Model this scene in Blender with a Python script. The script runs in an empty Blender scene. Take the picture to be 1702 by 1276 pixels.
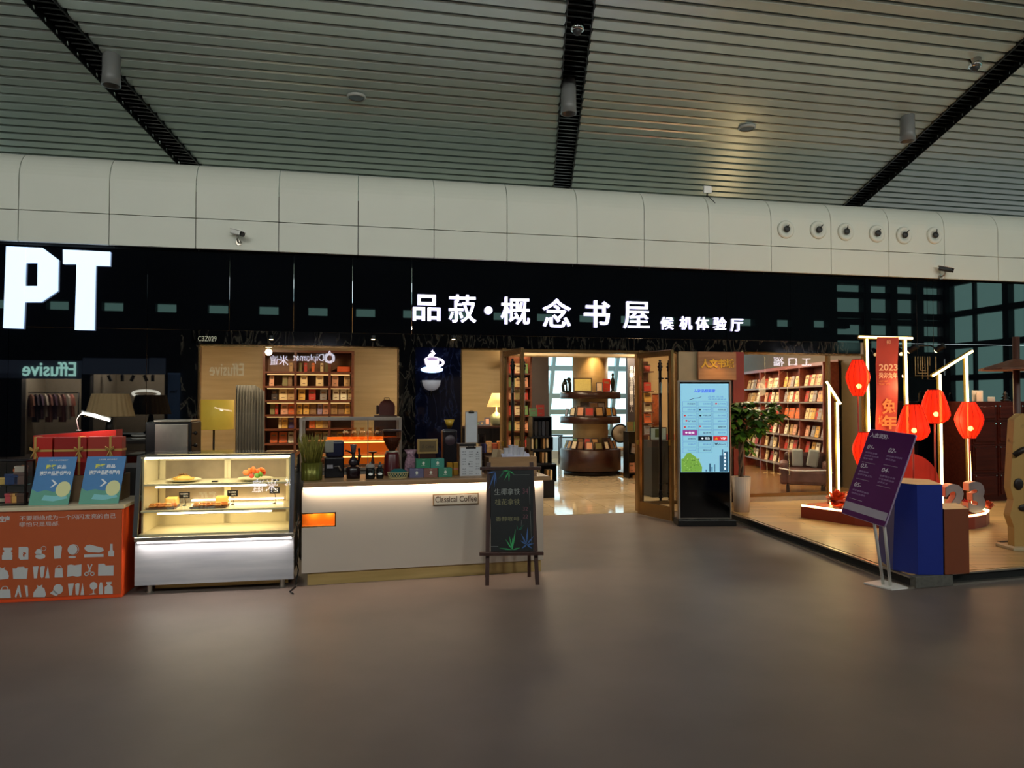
import bpy, bmesh, math, random
from mathutils import Vector, Matrix
random.seed(7)
sc = bpy.context.scene
PI = math.pi
# ------------------------------------------------------------------ camera
FPX, HOR = 1230.0, 668.0
cam_d = bpy.data.cameras.new('camera'); cam = bpy.data.objects.new('camera', cam_d)
sc.collection.objects.link(cam); sc.camera = cam
cam_d.sensor_width = 36.0; cam_d.lens = FPX/1702*36.0; cam_d.clip_end = 300
PITCH = math.atan((HOR-638)/FPX)
cam.location = (0, 0, 1.6); cam.rotation_euler = (PI/2+PITCH, 0, 0)
# ------------------------------------------------------------------ world, exposure
w = bpy.data.worlds.new('daylight'); sc.world = w; w.use_nodes = True
nt = w.node_tree; bg = nt.nodes['Background']
tc = nt.nodes.new('ShaderNodeTexCoord'); sep = nt.nodes.new('ShaderNodeSeparateXYZ'); rp = nt.nodes.new('ShaderNodeValToRGB')
nt.links.new(tc.outputs['Generated'], sep.inputs[0]); nt.links.new(sep.outputs['Z'], rp.inputs[0]); nt.links.new(rp.outputs[0], bg.inputs[0])
rp.color_ramp.elements[0].position = 0.0; rp.color_ramp.elements[0].color = (0.80, 0.94, 0.96, 1)
rp.color_ramp.elements[1].position = 0.5; rp.color_ramp.elements[1].color = (0.80, 0.95, 1.0, 1)
bg.inputs[1].default_value = 2.3
vs = sc.view_settings; vs.view_transform = 'Standard'; vs.look = 'None'; vs.gamma = 1; vs.exposure = 0.0; vs.use_curve_mapping = False
cy = sc.cycles
cy.max_bounces = 7; cy.transparent_max_bounces = 24; cy.glossy_bounces = 4; cy.diffuse_bounces = 3; cy.sample_clamp_indirect = 4; cy.use_light_tree = True
cy.caustics_reflective = False; cy.caustics_refractive = False
# ------------------------------------------------------------------ frames: u along, v behind, z up
class Frame:
    def __init__(s, x, y, deg):
        s.o = Vector((x, y, 0)); s.a = math.radians(deg); s.c, s.s = math.cos(s.a), math.sin(s.a)
    def w(s, u, v, z=0):
        return Vector((s.o.x+u*s.c-v*s.s, s.o.y+u*s.s+v*s.c, z))
    def at(s, px, py, v=0):          # where a sight line meets the vertical plane v
        r = (px-851)/FPX
        Y = (v + s.o.y*s.c - s.o.x*s.s)/(s.c - r*s.s)
        X = r*Y
        return ((X-s.o.x)*s.c+(Y-s.o.y)*s.s, 1.6+(HOR-py)/FPX*Y)
    def u(s, px, v=0): return s.at(px, HOR, v)[0]
    def z(s, px, py, v=0): return s.at(px, py, v)[1]
    def floor(s, px, py, z=0):       # where a sight line meets the height z
        Y = (1.6-z)*FPX/(py-HOR); X = (px-851)/FPX*Y
        return ((X-s.o.x)*s.c+(Y-s.o.y)*s.s, -(X-s.o.x)*s.s+(Y-s.o.y)*s.c)
FAC = Frame(0, 10.27, 12)
WLD = Frame(0, 0, 0)
# ------------------------------------------------------------------ lamps and added fill lights
def light(kind, name, loc, power, color, size=0.1, rot=(0,0,0), size_y=None, spot=None):
    d = bpy.data.lights.new(name, kind); d.energy = power; d.color = color
    if kind == 'AREA':
        d.size = size
        if size_y: d.shape = 'RECTANGLE'; d.size_y = size_y
    else: d.shadow_soft_size = size
    if kind == 'SPOT': d.spot_size = spot or 2.0; d.spot_blend = 0.6
    o = bpy.data.objects.new(name, d); sc.collection.objects.link(o); o.location = loc; o.rotation_euler = rot
    return o
for k in range(6):      # added fill lights high behind the camera, put in to brighten the bulkhead
    p = FAC.w(-13+5.6*k, -13.4, 7.3)
    d = FAC.w(-11+5*k, 0, 4.3) - p
    l = light('AREA', 'bulkhead_fill', p, 98, (0.98, 1.0, 0.93), 1.2, size_y=0.35)
    l.rotation_euler = d.to_track_quat('-Z', 'Y').to_euler(); l.data.spread = math.radians(110)
for k in range(4):      # store downlights
    light('AREA', 'store_light', FAC.w(-6+2.3*k, 2.4, 2.84), 50, (1.0, 0.78, 0.50), 0.5)
for p_, e_ in (((1.2,4.2),22),((3.3,3.6),30),((4.9,1.7),30),((1.2,8.0),22),((4.4,6.6),26)):
    light('AREA', 'store_light', FAC.w(p_[0], p_[1], 2.84), e_*1.7, (1.0, 0.78, 0.52), 0.5)

# ------------------------------------------------------------------ materials
def lin(c):
    if isinstance(c, str): c = tuple(int(c[i:i+2], 16)/255 for i in (0, 2, 4))
    return tuple(x/12.92 if x <= .04045 else ((x+.055)/1.055)**2.4 for x in c)
MATS = {}
def mat(name, col='808080', rough=0.5, metal=0.0, emit=0.0, ecol=None, ior=1.45, spec=0.5, noise=0.06, nscale=8.0, bump=0.0, alpha=1.0, sheen=0, trans=0.0):
    if name in MATS: return MATS[name]
    m = bpy.data.materials.new(name); m.use_nodes = True; MATS[name] = m
    n = m.node_tree; b = n.nodes['Principled BSDF']; c = lin(col)
    b.inputs['Roughness'].default_value = rough; b.inputs['Metallic'].default_value = metal
    b.inputs['IOR'].default_value = ior; b.inputs['Specular IOR Level'].default_value = spec
    if trans: b.inputs['Transmission Weight'].default_value = trans
    if noise > 0:
        t = n.nodes.new('ShaderNodeTexCoord'); q = n.nodes.new('ShaderNodeTexNoise'); r = n.nodes.new('ShaderNodeValToRGB')
        q.inputs['Scale'].default_value = nscale; q.inputs['Detail'].default_value = 4
        n.links.new(t.outputs['Object'], q.inputs['Vector']); n.links.new(q.outputs['Fac'], r.inputs[0])
        r.color_ramp.elements[0].position = .3; r.color_ramp.elements[1].position = .7
        r.color_ramp.elements[0].color = tuple(x*(1-noise) for x in c)+(1,)
        r.color_ramp.elements[1].color = tuple(min(1, x*(1+noise)) for x in c)+(1,)
        n.links.new(r.outputs[0], b.inputs['Base Color'])
        if bump:
            bp = n.nodes.new('ShaderNodeBump'); bp.inputs['Strength'].default_value = bump; bp.inputs['Distance'].default_value = 0.01
            n.links.new(q.outputs['Fac'], bp.inputs['Height']); n.links.new(bp.outputs[0], b.inputs['Normal'])
    else: b.inputs['Base Color'].default_value = c+(1,)
    if emit:
        b.inputs['Emission Color'].default_value = lin(ecol or col)+(1,); b.inputs['Emission Strength'].default_value = emit
    return m
def glass(name, tint=(1,1,1), ior=1.5, rough=0.0):
    if name in MATS: return MATS[name]
    m = bpy.data.materials.new(name); m.use_nodes = True; MATS[name] = m; n = m.node_tree
    n.nodes.clear(); out = n.nodes.new('ShaderNodeOutputMaterial'); mx = n.nodes.new('ShaderNodeMixShader')
    t = n.nodes.new('ShaderNodeBsdfTransparent'); g = n.nodes.new('ShaderNodeBsdfGlossy'); f = n.nodes.new('ShaderNodeFresnel')
    t.inputs[0].default_value = tuple(tint)+(1,); g.inputs['Roughness'].default_value = rough; f.inputs[0].default_value = ior
    gm = n.nodes.new('ShaderNodeNewGeometry'); iv = n.nodes.new('ShaderNodeMath'); iv.operation = 'SUBTRACT'; iv.inputs[0].default_value = 1.0
    ml = n.nodes.new('ShaderNodeMath'); ml.operation = 'MULTIPLY'; n.links.new(gm.outputs['Backfacing'], iv.inputs[1]); n.links.new(iv.outputs[0], ml.inputs[0]); n.links.new(f.outputs[0], ml.inputs[1])
    n.links.new(ml.outputs[0], mx.inputs[0]); n.links.new(t.outputs[0], mx.inputs[1]); n.links.new(g.outputs[0], mx.inputs[2]); n.links.new(mx.outputs[0], out.inputs[0])
    return m
def wood(name, c1, c2, rough=0.4, scale=3.0, axis='X', plank=0.0, mort=None, spec=.5):
    if name in MATS: return MATS[name]
    m = bpy.data.materials.new(name); m.use_nodes = True; MATS[name] = m; n = m.node_tree; b = n.nodes['Principled BSDF']
    t = n.nodes.new('ShaderNodeTexCoord'); mp = n.nodes.new('ShaderNodeMapping'); q = n.nodes.new('ShaderNodeTexNoise'); r = n.nodes.new('ShaderNodeValToRGB')
    s = {'X': (1, 12, 12), 'Y': (12, 1, 12), 'Z': (12, 12, 1)}[axis]
    mp.inputs['Scale'].default_value = s; q.inputs['Scale'].default_value = scale; q.inputs['Detail'].default_value = 6
    n.links.new(t.outputs['Object'], mp.inputs[0]); n.links.new(mp.outputs[0], q.inputs['Vector']); n.links.new(q.outputs['Fac'], r.inputs[0])
    r.color_ramp.elements[0].position = .3; r.color_ramp.elements[1].position = .72
    r.color_ramp.elements[0].color = lin(c1)+(1,); r.color_ramp.elements[1].color = lin(c2)+(1,)
    last = r.outputs[0]
    if plank:
        br = n.nodes.new('ShaderNodeTexBrick'); br.inputs['Scale'].default_value = 1.0; br.inputs['Brick Width'].default_value = 1.2; br.inputs['Row Height'].default_value = plank
        br.inputs['Mortar Size'].default_value = 0.004; br.inputs['Color1'].default_value = (1,1,1,1); br.inputs['Color2'].default_value = (.78,.78,.78,1); br.inputs['Mortar'].default_value = (.25,.25,.25,1)
        n.links.new(t.outputs['Object'], br.inputs['Vector'])
        mm = n.nodes.new('ShaderNodeMix'); mm.data_type = 'RGBA'; mm.blend_type = 'MULTIPLY'; mm.inputs[0].default_value = 1
        n.links.new(last, mm.inputs[6]); n.links.new(br.outputs[0], mm.inputs[7]); last = mm.outputs[2]
    n.links.new(last, b.inputs['Base Color']); b.inputs['Roughness'].default_value = rough; b.inputs['Specular IOR Level'].default_value = spec
    return m
def marble(name, base, vein, rough=0.12, scale=2.0, pos=(.53, .57), ior=1.5, stretch=(1,1,1)):
    if name in MATS: return MATS[name]
    m = bpy.data.materials.new(name); m.use_nodes = True; MATS[name] = m; n = m.node_tree; b = n.nodes['Principled BSDF']
    t = n.nodes.new('ShaderNodeTexCoord'); mp = n.nodes.new('ShaderNodeMapping'); mp.inputs['Scale'].default_value = stretch
    q = n.nodes.new('ShaderNodeTexNoise'); r = n.nodes.new('ShaderNodeValToRGB')
    q.inputs['Scale'].default_value = scale; q.inputs['Detail'].default_value = 8; q.inputs['Distortion'].default_value = 1.6
    n.links.new(t.outputs['Object'], mp.inputs[0]); n.links.new(mp.outputs[0], q.inputs['Vector']); n.links.new(q.outputs['Fac'], r.inputs[0])
    e = r.color_ramp.elements; e[0].position = pos[0]-.03; e[0].color = lin(base)+(1,); e[1].position = pos[1]+.03; e[1].color = lin(base)+(1,)
    x = e.new((pos[0]+pos[1])/2); x.color = lin(vein)+(1,)
    n.links.new(r.outputs[0], b.inputs['Base Color']); b.inputs['Roughness'].default_value = rough; b.inputs['IOR'].default_value = ior
    return m
# ------------------------------------------------------------------ mesh builder
class MB:
    def __init__(s): s.v = []; s.f = []; s.m = []; s.sm = []
    def add(s, vs_, fs, mi=0, smooth=False, M=None):
        o = len(s.v)
        s.v += [tuple(M @ Vector(p)) if M else tuple(p) for p in vs_]
        for f in fs: s.f.append([i+o for i in f]); s.m.append(mi); s.sm.append(smooth)
        return s
    def box(s, x0, x1, y0, y1, z0, z1, mi=0, M=None):
        v = [(x0,y0,z0),(x1,y0,z0),(x1,y1,z0),(x0,y1,z0),(x0,y0,z1),(x1,y0,z1),(x1,y1,z1),(x0,y1,z1)]
        return s.add(v, [(0,3,2,1),(4,5,6,7),(0,1,5,4),(1,2,6,5),(2,3,7,6),(3,0,4,7)], mi, False, M)
    def rbox(s, x0, x1, y0, y1, z0, z1, r=0.01, mi=0, M=None):     # box with chamfered vertical and horizontal edges
        bm = bmesh.new(); bmesh.ops.create_cube(bm, size=1)
        for q in bm.verts: q.co = Vector(((x0+x1)/2+q.co.x*(x1-x0), (y0+y1)/2+q.co.y*(y1-y0), (z0+z1)/2+q.co.z*(z1-z0)))
        bmesh.ops.bevel(bm, geom=list(bm.edges), offset=min(r, .45*min(x1-x0, y1-y0, z1-z0)), segments=2, affect='EDGES', profile=.5)
        return s.bm(bm, mi, False, M)
    def bm(s, bm, mi=0, smooth=False, M=None):
        bm.verts.index_update()
        s.add([q.co.copy() for q in bm.verts], [[q.index for q in f.verts] for f in bm.faces], mi, smooth, M); bm.free(); return s
    def lathe(s, prof, seg=24, mi=0, smooth=True, M=None, cx=0, cy=0, ribs=0, rib_d=0.0, cap=True):
        vs_, fs = [], []
        for r, z in prof:
            for k in range(seg):
                a = 2*PI*k/seg; rr = r*(1+rib_d*math.cos(ribs*a)) if ribs else r
                vs_.append((cx+rr*math.cos(a), cy+rr*math.sin(a), z))
        n = len(prof)
        for i in range(n-1):
            for k in range(seg):
                k2 = (k+1) % seg; fs.append((i*seg+k, i*seg+k2, (i+1)*seg+k2, (i+1)*seg+k))
        loop = abs(prof[0][0]-prof[-1][0])+abs(prof[0][1]-prof[-1][1]) < .035 and n > 3
        if loop: fs += [((n-1)*seg+k, (n-1)*seg+(k+1) % seg, (k+1) % seg, k) for k in range(seg)]
        if not loop and cap and prof[0][0] > 1e-5: fs.append(tuple(reversed(range(seg))))
        if not loop and cap and prof[-1][0] > 1e-5: fs.append(tuple(range((n-1)*seg, n*seg)))
        return s.add(vs_, fs, mi, smooth, M)
    def cyl(s, r, z0, z1, cx=0, cy=0, seg=20, mi=0, r2=None, M=None):
        return s.lathe([(r, z0), (r if r2 is None else r2, z1)], seg, mi, False, M, cx, cy)
    def tube(s, pts, r=0.01, seg=8, mi=0, smooth=True, M=None):
        pts = [Vector(p) for p in pts]; vs_, fs = [], []; n = len(pts); up = None
        for i, p in enumerate(pts):
            t = (pts[min(i+1, n-1)]-pts[max(i-1, 0)]).normalized()
            a = Vector((0,0,1)) if abs(t.z) < .9 else Vector((1,0,0))
            if up is None: up = (a - t*a.dot(t)).normalized()
            else: up = (up - t*up.dot(t)).normalized()
            b = t.cross(up); rr = r[i] if isinstance(r, (list, tuple)) else r
            for k in range(seg):
                q = 2*PI*k/seg; vs_.append(p+up*math.cos(q)*rr+b*math.sin(q)*rr)
        for i in range(n-1):
            for k in range(seg):
                k2 = (k+1) % seg; fs.append((i*seg+k, i*seg+k2, (i+1)*seg+k2, (i+1)*seg+k))
        fs.append(tuple(reversed(range(seg)))); fs.append(tuple(range((n-1)*seg, n*seg)))
        return s.add(vs_, fs, mi, smooth, M)
    def prism(s, poly, y0, y1, mi=0, M=None, holes=None, mi_side=None):   # poly in x,z pushed from y0 to y1
        n = len(poly)
        v = [(x, y0, z) for x, z in poly]+[(x, y1, z) for x, z in poly]
        s.add(v, [tuple(range(n)), tuple(reversed(range(n, 2*n)))], mi, False, M)
        s.add(v, [(i, i+n, (i+1) % n+n, (i+1) % n) for i in range(n)], mi if mi_side is None else mi_side, False, M); return s
    def slab(s, poly, z0, z1, mi=0, mi_side=None, M=None):       # poly in x,y
        n = len(poly); v = [(x, y, z0) for x, y in poly]+[(x, y, z1) for x, y in poly]
        s.add(v, [tuple(reversed(range(n))), tuple(range(n, 2*n))], mi, False, M)
        s.add(v, [(i, (i+1) % n, (i+1) % n+n, i+n) for i in range(n)], mi if mi_side is None else mi_side, False, M); return s
    def ball(s, c, r, seg=14, mi=0, M=None, sq=(1,1,1)):
        pr = [(max(0, math.sin(PI*i/(seg//2+2)))*r, -math.cos(PI*i/(seg//2+2))*r) for i in range(seg//2+3)]
        pr[0] = (1e-6, -r); pr[-1] = (1e-6, r)
        T = Matrix.Translation(c) @ Matrix.Diagonal((*sq, 1)); return s.lathe(pr, seg, mi, True, (M @ T) if M else T)
    def ring(s, R, r, seg=32, seg2=8, mi=0, M=None):
        v, f = [], []
        for i in range(seg):
            a = 2*PI*i/seg
            for k in range(seg2):
                b = 2*PI*k/seg2; q = R+r*math.cos(b); v.append((q*math.cos(a), q*math.sin(a), r*math.sin(b)))
        for i in range(seg):
            for k in range(seg2):
                i2, k2 = (i+1) % seg, (k+1) % seg2; f.append((i*seg2+k, i2*seg2+k, i2*seg2+k2, i*seg2+k2))
        return s.add(v, f, mi, True, M)
    def text(s, body, x0, x1, z0, z1, y=0.0, depth=0.004, mi=0, bold=0.0, keep=False, M=None, shear=0.0):
        """lettering in the x,z plane facing -y, fitted to the given rectangle"""
        vs_, fs = text_geo(body, bold, depth > 0)
        xs = [p[0] for p in vs_]; ys = [p[1] for p in vs_]
        a, b, c, d = min(xs), max(xs), min(ys), max(ys)
        sx = (x1-x0)/max(b-a, 1e-6); sz = (z1-z0)/max(d-c, 1e-6)
        if keep: sx = sz = min(sx, sz)
        zs = [p[2] for p in vs_]; zl, zh = min(zs), max(zs); rg = max(zh-zl, 1e-6)
        o = [(x0+(p[0]-a)*sx+shear*(p[1]-c)*sz, y-depth*((p[2]-zl)/rg if depth > 0 else 0), z0+(p[1]-c)*sz) for p in vs_]
        return s.add(o, fs, mi, False, M)
    def build(s, name, mats, parent=None, loc=None, rz=0.0, rot=None, bev=0):
        me = bpy.data.meshes.new(name); me.from_pydata(s.v, [], s.f)
        if not isinstance(mats, (list, tuple)): mats = [mats]
        for q in mats: me.materials.append(q)
        me.polygons.foreach_set('material_index', s.m); me.polygons.foreach_set('use_smooth', s.sm); me.update()
        o = bpy.data.objects.new(name, me); sc.collection.objects.link(o)
        if parent: o.parent = parent
        if loc is not None: o.location = loc
        o.rotation_euler = rot if rot else (0, 0, rz)
        if bev:
            b = o.modifiers.new('edges', 'BEVEL'); b.width = bev; b.segments = 2; b.limit_method = 'ANGLE'
        return o
_tg = {}
def text_geo(body, bold, extr):
    k = (body, bold, extr)
    if k in _tg: return _tg[k]
    cu = bpy.data.curves.new('lettering', 'FONT'); cu.body = body; cu.size = 1; cu.offset = bold; cu.resolution_u = 3
    cu.extrude = 0.05 if extr else 0.0; cu.fill_mode = 'BOTH' if extr else 'FRONT'
    o = bpy.data.objects.new('lettering', cu); sc.collection.objects.link(o)
    bpy.context.view_layer.update()
    me = bpy.data.meshes.new_from_object(o.evaluated_get(bpy.context.evaluated_depsgraph_get()))
    r = ([tuple(q.co) for q in me.vertices], [tuple(p.vertices) for p in me.polygons])
    bpy.data.objects.remove(o); bpy.data.curves.remove(cu); bpy.data.meshes.remove(me)
    _tg[k] = r; return r
def tag(o, label=None, cat=None, group=None, kind=None):
    if label: o['label'] = label
    if cat: o['category'] = cat
    if group: o['group'] = group
    if kind: o['kind'] = kind
    return o
def thing(name, label, cat, loc=(0,0,0), rz=0.0, group=None):
    o = bpy.data.objects.new(name, None); sc.collection.objects.link(o); o.empty_display_size = .1
    o.location = loc; o.rotation_euler = (0, 0, rz); return tag(o, label, cat, group)
def ft(name, label, cat, u, v, z=0.0, group=None, fr=FAC, rz=0.0):
    return thing(name, label, cat, fr.w(u, v, z), fr.a+rz, group)
def struct(name, mb, mats, fr=FAC, **k):
    return tag(mb.build(name, mats, None, fr.w(0, 0, 0), fr.a, **k), kind='structure')
def dup(root, loc, rz=None, label=None, group=None):
    r = root.copy(); sc.collection.objects.link(r); r.location = loc
    if rz is not None: r.rotation_euler = (0, 0, rz)
    if label: r['label'] = label
    if group: r['group'] = group
    for ch in list(root.children):
        c = ch.copy(); sc.collection.objects.link(c); c.parent = r
        for g in list(ch.children):
            d = g.copy(); sc.collection.objects.link(d); d.parent = c
    return r
ORD = ['first','second','third','fourth','fifth','sixth','seventh','eighth','ninth','tenth','eleventh','twelfth','thirteenth','fourteenth']
# ================================================================== SETTING
M_floor = mat('hall_floor', '72655f', .5, noise=.12, nscale=1.3, spec=.35)
def tile_mat(name, c1, c2, rough, size, mort, ior=1.6):
    m = marble(name, c1, c2, rough, 1.4, (.45, .55), ior); n = m.node_tree; b = n.nodes['Principled BSDF']
    t = n.nodes.new('ShaderNodeTexCoord'); br = n.nodes.new('ShaderNodeTexBrick'); br.offset = 0
    br.inputs['Scale'].default_value = 1; br.inputs['Brick Width'].default_value = size; br.inputs['Row Height'].default_value = size; br.inputs['Mortar Size'].default_value = mort
    br.inputs['Color1'].default_value = (1,1,1,1); br.inputs['Color2'].default_value = (.95,.95,.95,1); br.inputs['Mortar'].default_value = (.6,.58,.55,1)
    n.links.new(t.outputs['Object'], br.inputs['Vector'])
    mm = n.nodes.new('ShaderNodeMix'); mm.data_type = 'RGBA'; mm.blend_type = 'MULTIPLY'; mm.inputs[0].default_value = 1
    src = b.inputs['Base Color'].links[0].from_socket
    n.links.new(src, mm.inputs[6]); n.links.new(br.outputs[0], mm.inputs[7]); n.links.new(mm.outputs[2], b.inputs['Base Color']); return m
M_tile = tile_mat('store_tiles', 'd0bd9c', 'c6b18e', .06, .8, .004)
M_slat = mat('slat', 'c6d4d0', .30, .45, noise=.03, nscale=3)
M_black = mat('black_void', '050607', .8, noise=0)
M_beam = mat('beam_black', '0a0c0c', .35, noise=0)
M_white = mat('white_panel', 'd3d5c9', .42, noise=.015, nscale=2, spec=.3)
M_seam = mat('seam', '4d4c46', .8, noise=0)
M_dark = mat('dark_mirror_glass', '04060b', .015, ior=2.05, noise=.2, nscale=1.0)
M_marb = marble('black_marble', '06070a', '3a362f', .06, 3.4, (.54, .555), 1.7, (1.6, 1.6, .55))
M_pill = marble('navy_marble', '060a1c', '1a2038', .05, 3.0, (.56, .58), 1.6, (1.4, 1.4, .6))
M_glass = glass('window_glass', (.97, .985, .98), 1.42)
M_gcase = glass('case_glass', (.97, .98, .97), 1.35)
M_cream = mat('cream_wall', 'c4a87e', .6, noise=.04, nscale=3)
M_wallp = wood('beige_panel', '94805f', 'a28d6c', .5, 1.5, 'X')
M_ceil = mat('store_ceiling', 'e2d3b4', .7, noise=.02)
M_greyw = mat('grey_panel', '3f3b3e', .5, noise=.05)
M_steel = mat('steel', 'b5aea3', .28, .9, noise=.05, nscale=20)
M_chrome = mat('chrome', 'd8d8d8', .08, 1, noise=0)
M_bronze = mat('bronze_frame', '8c6c42', .22, .75, noise=.1, nscale=4)
M_iron = mat('dark_iron', '1a1412', .35, .6, noise=.1)
M_dwood = wood('dark_wood', '24100c', '3b1c14', .3, 2.5, 'X')
M_red = mat('red_panel', '7a1c12', .5)
M_wht = mat('white_plastic', 'e6e4de', .4, noise=0)
M_blk = mat('black_plastic', '0b0b0d', .35, noise=0)
M_dgrey = mat('dark_grey', '2a2b2c', .5, noise=.03)

# floors
mb = MB(); mb.box(-26, 26, -22, 34, -.3, 0); struct('floor', mb, M_floor, WLD)
uL = FAC.u(838, .1); uR = FAC.u(1066, .1)
mb = MB(); mb.box(-12, FAC.u(1236, .1), .1, 11.6, 0, .006); struct('floor_store', mb, M_tile)
M_inwood = wood('store_wood_floor', '8a6238', 'a57a4a', .25, 2, 'X', .12)
mb = MB(); mb.box(FAC.u(1236, .1), 12, .24, 11.6, 0, .07); struct('floor_reading_room', mb, M_inwood)

# ceiling: slats between dark channels
CZ, CK = 7.7, .185
def ceil_z(s): return CZ-CK*s
BEAMS = [(-13.8, .233, .17), (-7.65, .233, .17), (-1.49, .2335, .165), (5.05, .1735, .19), (11.0, .15, .19), (17.0, .14, .19)]
mb = MB(); s_ = -4.0; prof = [(-.080, .035), (-.080, .016), (-.064, 0), (.074, 0), (.079, .004), (.079, .035)]
while s_ < 17.6:
    edges = [-19.0]
    for b in BEAMS: c = b[0]+b[1]*s_; edges += [c-b[2], c+b[2]]
    edges.append(22.0); z = ceil_z(s_)
    for i in range(0, len(edges), 2):
        a, b = edges[i], edges[i+1]
        if b-a < .1: continue
        vv = [(a, s_-10.046+p, z+q-CK*p) for p, q in prof]+[(b, s_-10.046+p, z+q-CK*p) for p, q in prof]
        mb.add(vv, [(k, k+1, k+7, k+6) for k in range(5)]+[(0, 5, 4, 3, 2, 1), (6, 7, 8, 9, 10, 11), (0, 6, 11, 5)])
    s_ += .2
struct('ceiling', mb, M_slat)
mb = MB(); a, b = -4.2, 17.8
mb.add([(-19, a-10.046, ceil_z(a)+.32), (22, a-10.046, ceil_z(a)+.32), (22, b-10.046, ceil_z(b)+.32), (-19, b-10.046, ceil_z(b)+.32),
        (-19, a-10.046, ceil_z(a)+.45), (22, a-10.046, ceil_z(a)+.45), (22, b-10.046, ceil_z(b)+.45), (-19, b-10.046, ceil_z(b)+.45)],
       [(0,3,2,1),(4,5,6,7),(0,1,5,4),(1,2,6,5),(2,3,7,6),(3,0,4,7)]); struct('ceiling_void', mb, M_black)
for i, b in enumerate(BEAMS):
    mb = MB()
    for sd in (-1, 1):      # channel sides
        p0 = (b[0]+b[1]*a+sd*b[2], a-10.046); p1 = (b[0]+b[1]*17.6+sd*b[2], 17.6-10.046); z0, z1 = ceil_z(a), ceil_z(17.6)
        t = .012*sd
        mb.add([(p0[0], p0[1], z0-.03), (p1[0], p1[1], z1-.03), (p1[0], p1[1], z1+.3), (p0[0], p0[1], z0+.3),
                (p0[0]-t, p0[1], z0-.03), (p1[0]-t, p1[1], z1-.03), (p1[0]-t, p1[1], z1+.3), (p0[0]-t, p0[1], z0+.3)],
               [(0,1,2,3),(7,6,5,4),(0,4,5,1),(1,5,6,2),(2,6,7,3),(3,7,4,0)])
    s_ = -3.9
    while s_ < 17.4:     # thin cross ribs inside the channel
        c = b[0]+b[1]*s_; z = ceil_z(s_)+.06
        mb.box(c-b[2]+.012, c+b[2]-.012, s_-10.046-.012, s_-10.046+.012, z, z+.03); s_ += .1
    struct('trim_%d' % (i+1), mb, M_beam)

# bulkhead of white curved panels
mb = MB(); prof = [(0, 3.565), (0, 4.34)]+[(.30-.30*math.cos(q*PI/20), 4.34+.37*math.sin(q*PI/20)) for q in range(1, 11)]+[(.9, 4.73)]
u0 = -5.15-1.016*9
for k in range(28):
    a, b = u0+1.016*k+.005, u0+1.016*(k+1)-.005
    lo = [(0, 3.565), (0, 3.945)]; hi = [(0, 3.955)]+prof[1:]
    for pr in (lo, hi):
        vv = [(a, y, z) for y, z in pr]+[(b, y, z) for y, z in pr]+[(a, y+.03, z-.004) for y, z in pr]+[(b, y+.03, z-.004) for y, z in pr]; n = len(pr)
        nf = n-1
        mb.add(vv, [(i, i+n, i+n+1, i+1) for i in range(n-1)]+[(i+1+2*n, i+n+1+2*n, i+n+2*n, i+2*n) for i in range(n-1)]+[(i, i+1, i+1+2*n, i+2*n) for i in range(n-1)]+[(i+n, i+3*n, i+3*n+1, i+n+1) for i in range(n-1)]+[(0, 2*n, 3*n, n), (n-1, 2*n-1, 4*n-1, 3*n-1)], 0, False)
struct('wall_front_bulkhead', mb, M_white)
mb = MB(); mb.box(u0, u0+28.4, .05, .9, 3.58, 4.30); struct('wall_front_core', mb, M_seam)

# dark glass sign band, lintel and wall bays, set back a little
GV = .12
mb = MB()
OX = FAC.u(1400, 14)
edges = [-14, -9, FAC.u(243, GV), FAC.u(380, GV), FAC.u(487, GV), FAC.u(585, GV), FAC.u(684, GV), FAC.u(1208, GV), FAC.u(1315, GV), FAC.u(1440, GV), FAC.u(1580, GV), 9, 14]
for a, b in zip(edges[:-1], edges[1:]): mb.box(a+.002, b-.002, GV, GV+.06, 2.53 if b > FAC.u(325, GV) else 2.53, 3.58)
struct('wall_front_sign_band', mb, M_dark)
mb = MB()
for a, b in ((-14, FAC.u(13, GV)), (FAC.u(13, GV), FAC.u(243, GV)), (FAC.u(243, GV), FAC.u(300, GV))): mb.box(a+.003, b-.003, GV, GV+.06, 0, 2.527)
struct('wall_front_left', mb, M_dark)
zl = FAC.z(851, 579, GV)
mb = MB(); mb.box(FAC.u(318, GV), FAC.u(1430, GV), GV-.02, GV+.16, zl, 2.527)
mb.box(FAC.u(300, GV), FAC.u(329, GV), GV-.02, GV+.16, 0, 2.527)
mb.box(FAC.u(663, GV), FAC.u(690, GV), GV-.02, GV+.16, 0, zl)
struct('wall_front_lintel', mb, M_marb)
mb = MB(); mb.box(FAC.u(690, GV), FAC.u(766, GV), GV, GV+.16, 0, zl); struct('wall_front_pier', mb, M_pill)
# pier right of the door
mb = MB(); mb.box(FAC.u(1128, GV), FAC.u(1161, GV), GV, GV+.16, 0, zl); struct('wall_front_cream_pier', mb, mat('cream_pier', 'a08a68', .5))
mb = MB(); mb.box(FAC.u(1161, GV), FAC.u(1218, GV), GV, GV+.16, 0, zl); struct('wall_front_dark_pier', mb, mat('pier_dark', '140c0a', .4))
mb = MB(); mb.box(FAC.u(1218, GV), FAC.u(1236, GV), GV-.02, GV+.16, 0, zl); struct('wall_front_red_pier', mb, M_red)
# right part: dark glass wall bays
mb = MB()
ed = [FAC.u(1380, GV), FAC.u(1440, GV), FAC.u(1580, GV), 9.0, 14]
for i, (a, b) in enumerate(zip(ed[:-1], ed[1:])):
    if i: mb.box(a+.003, b-.003, GV, GV+.06, .0, 2.527)
struct('wall_front_right', mb, M_dark)

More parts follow.
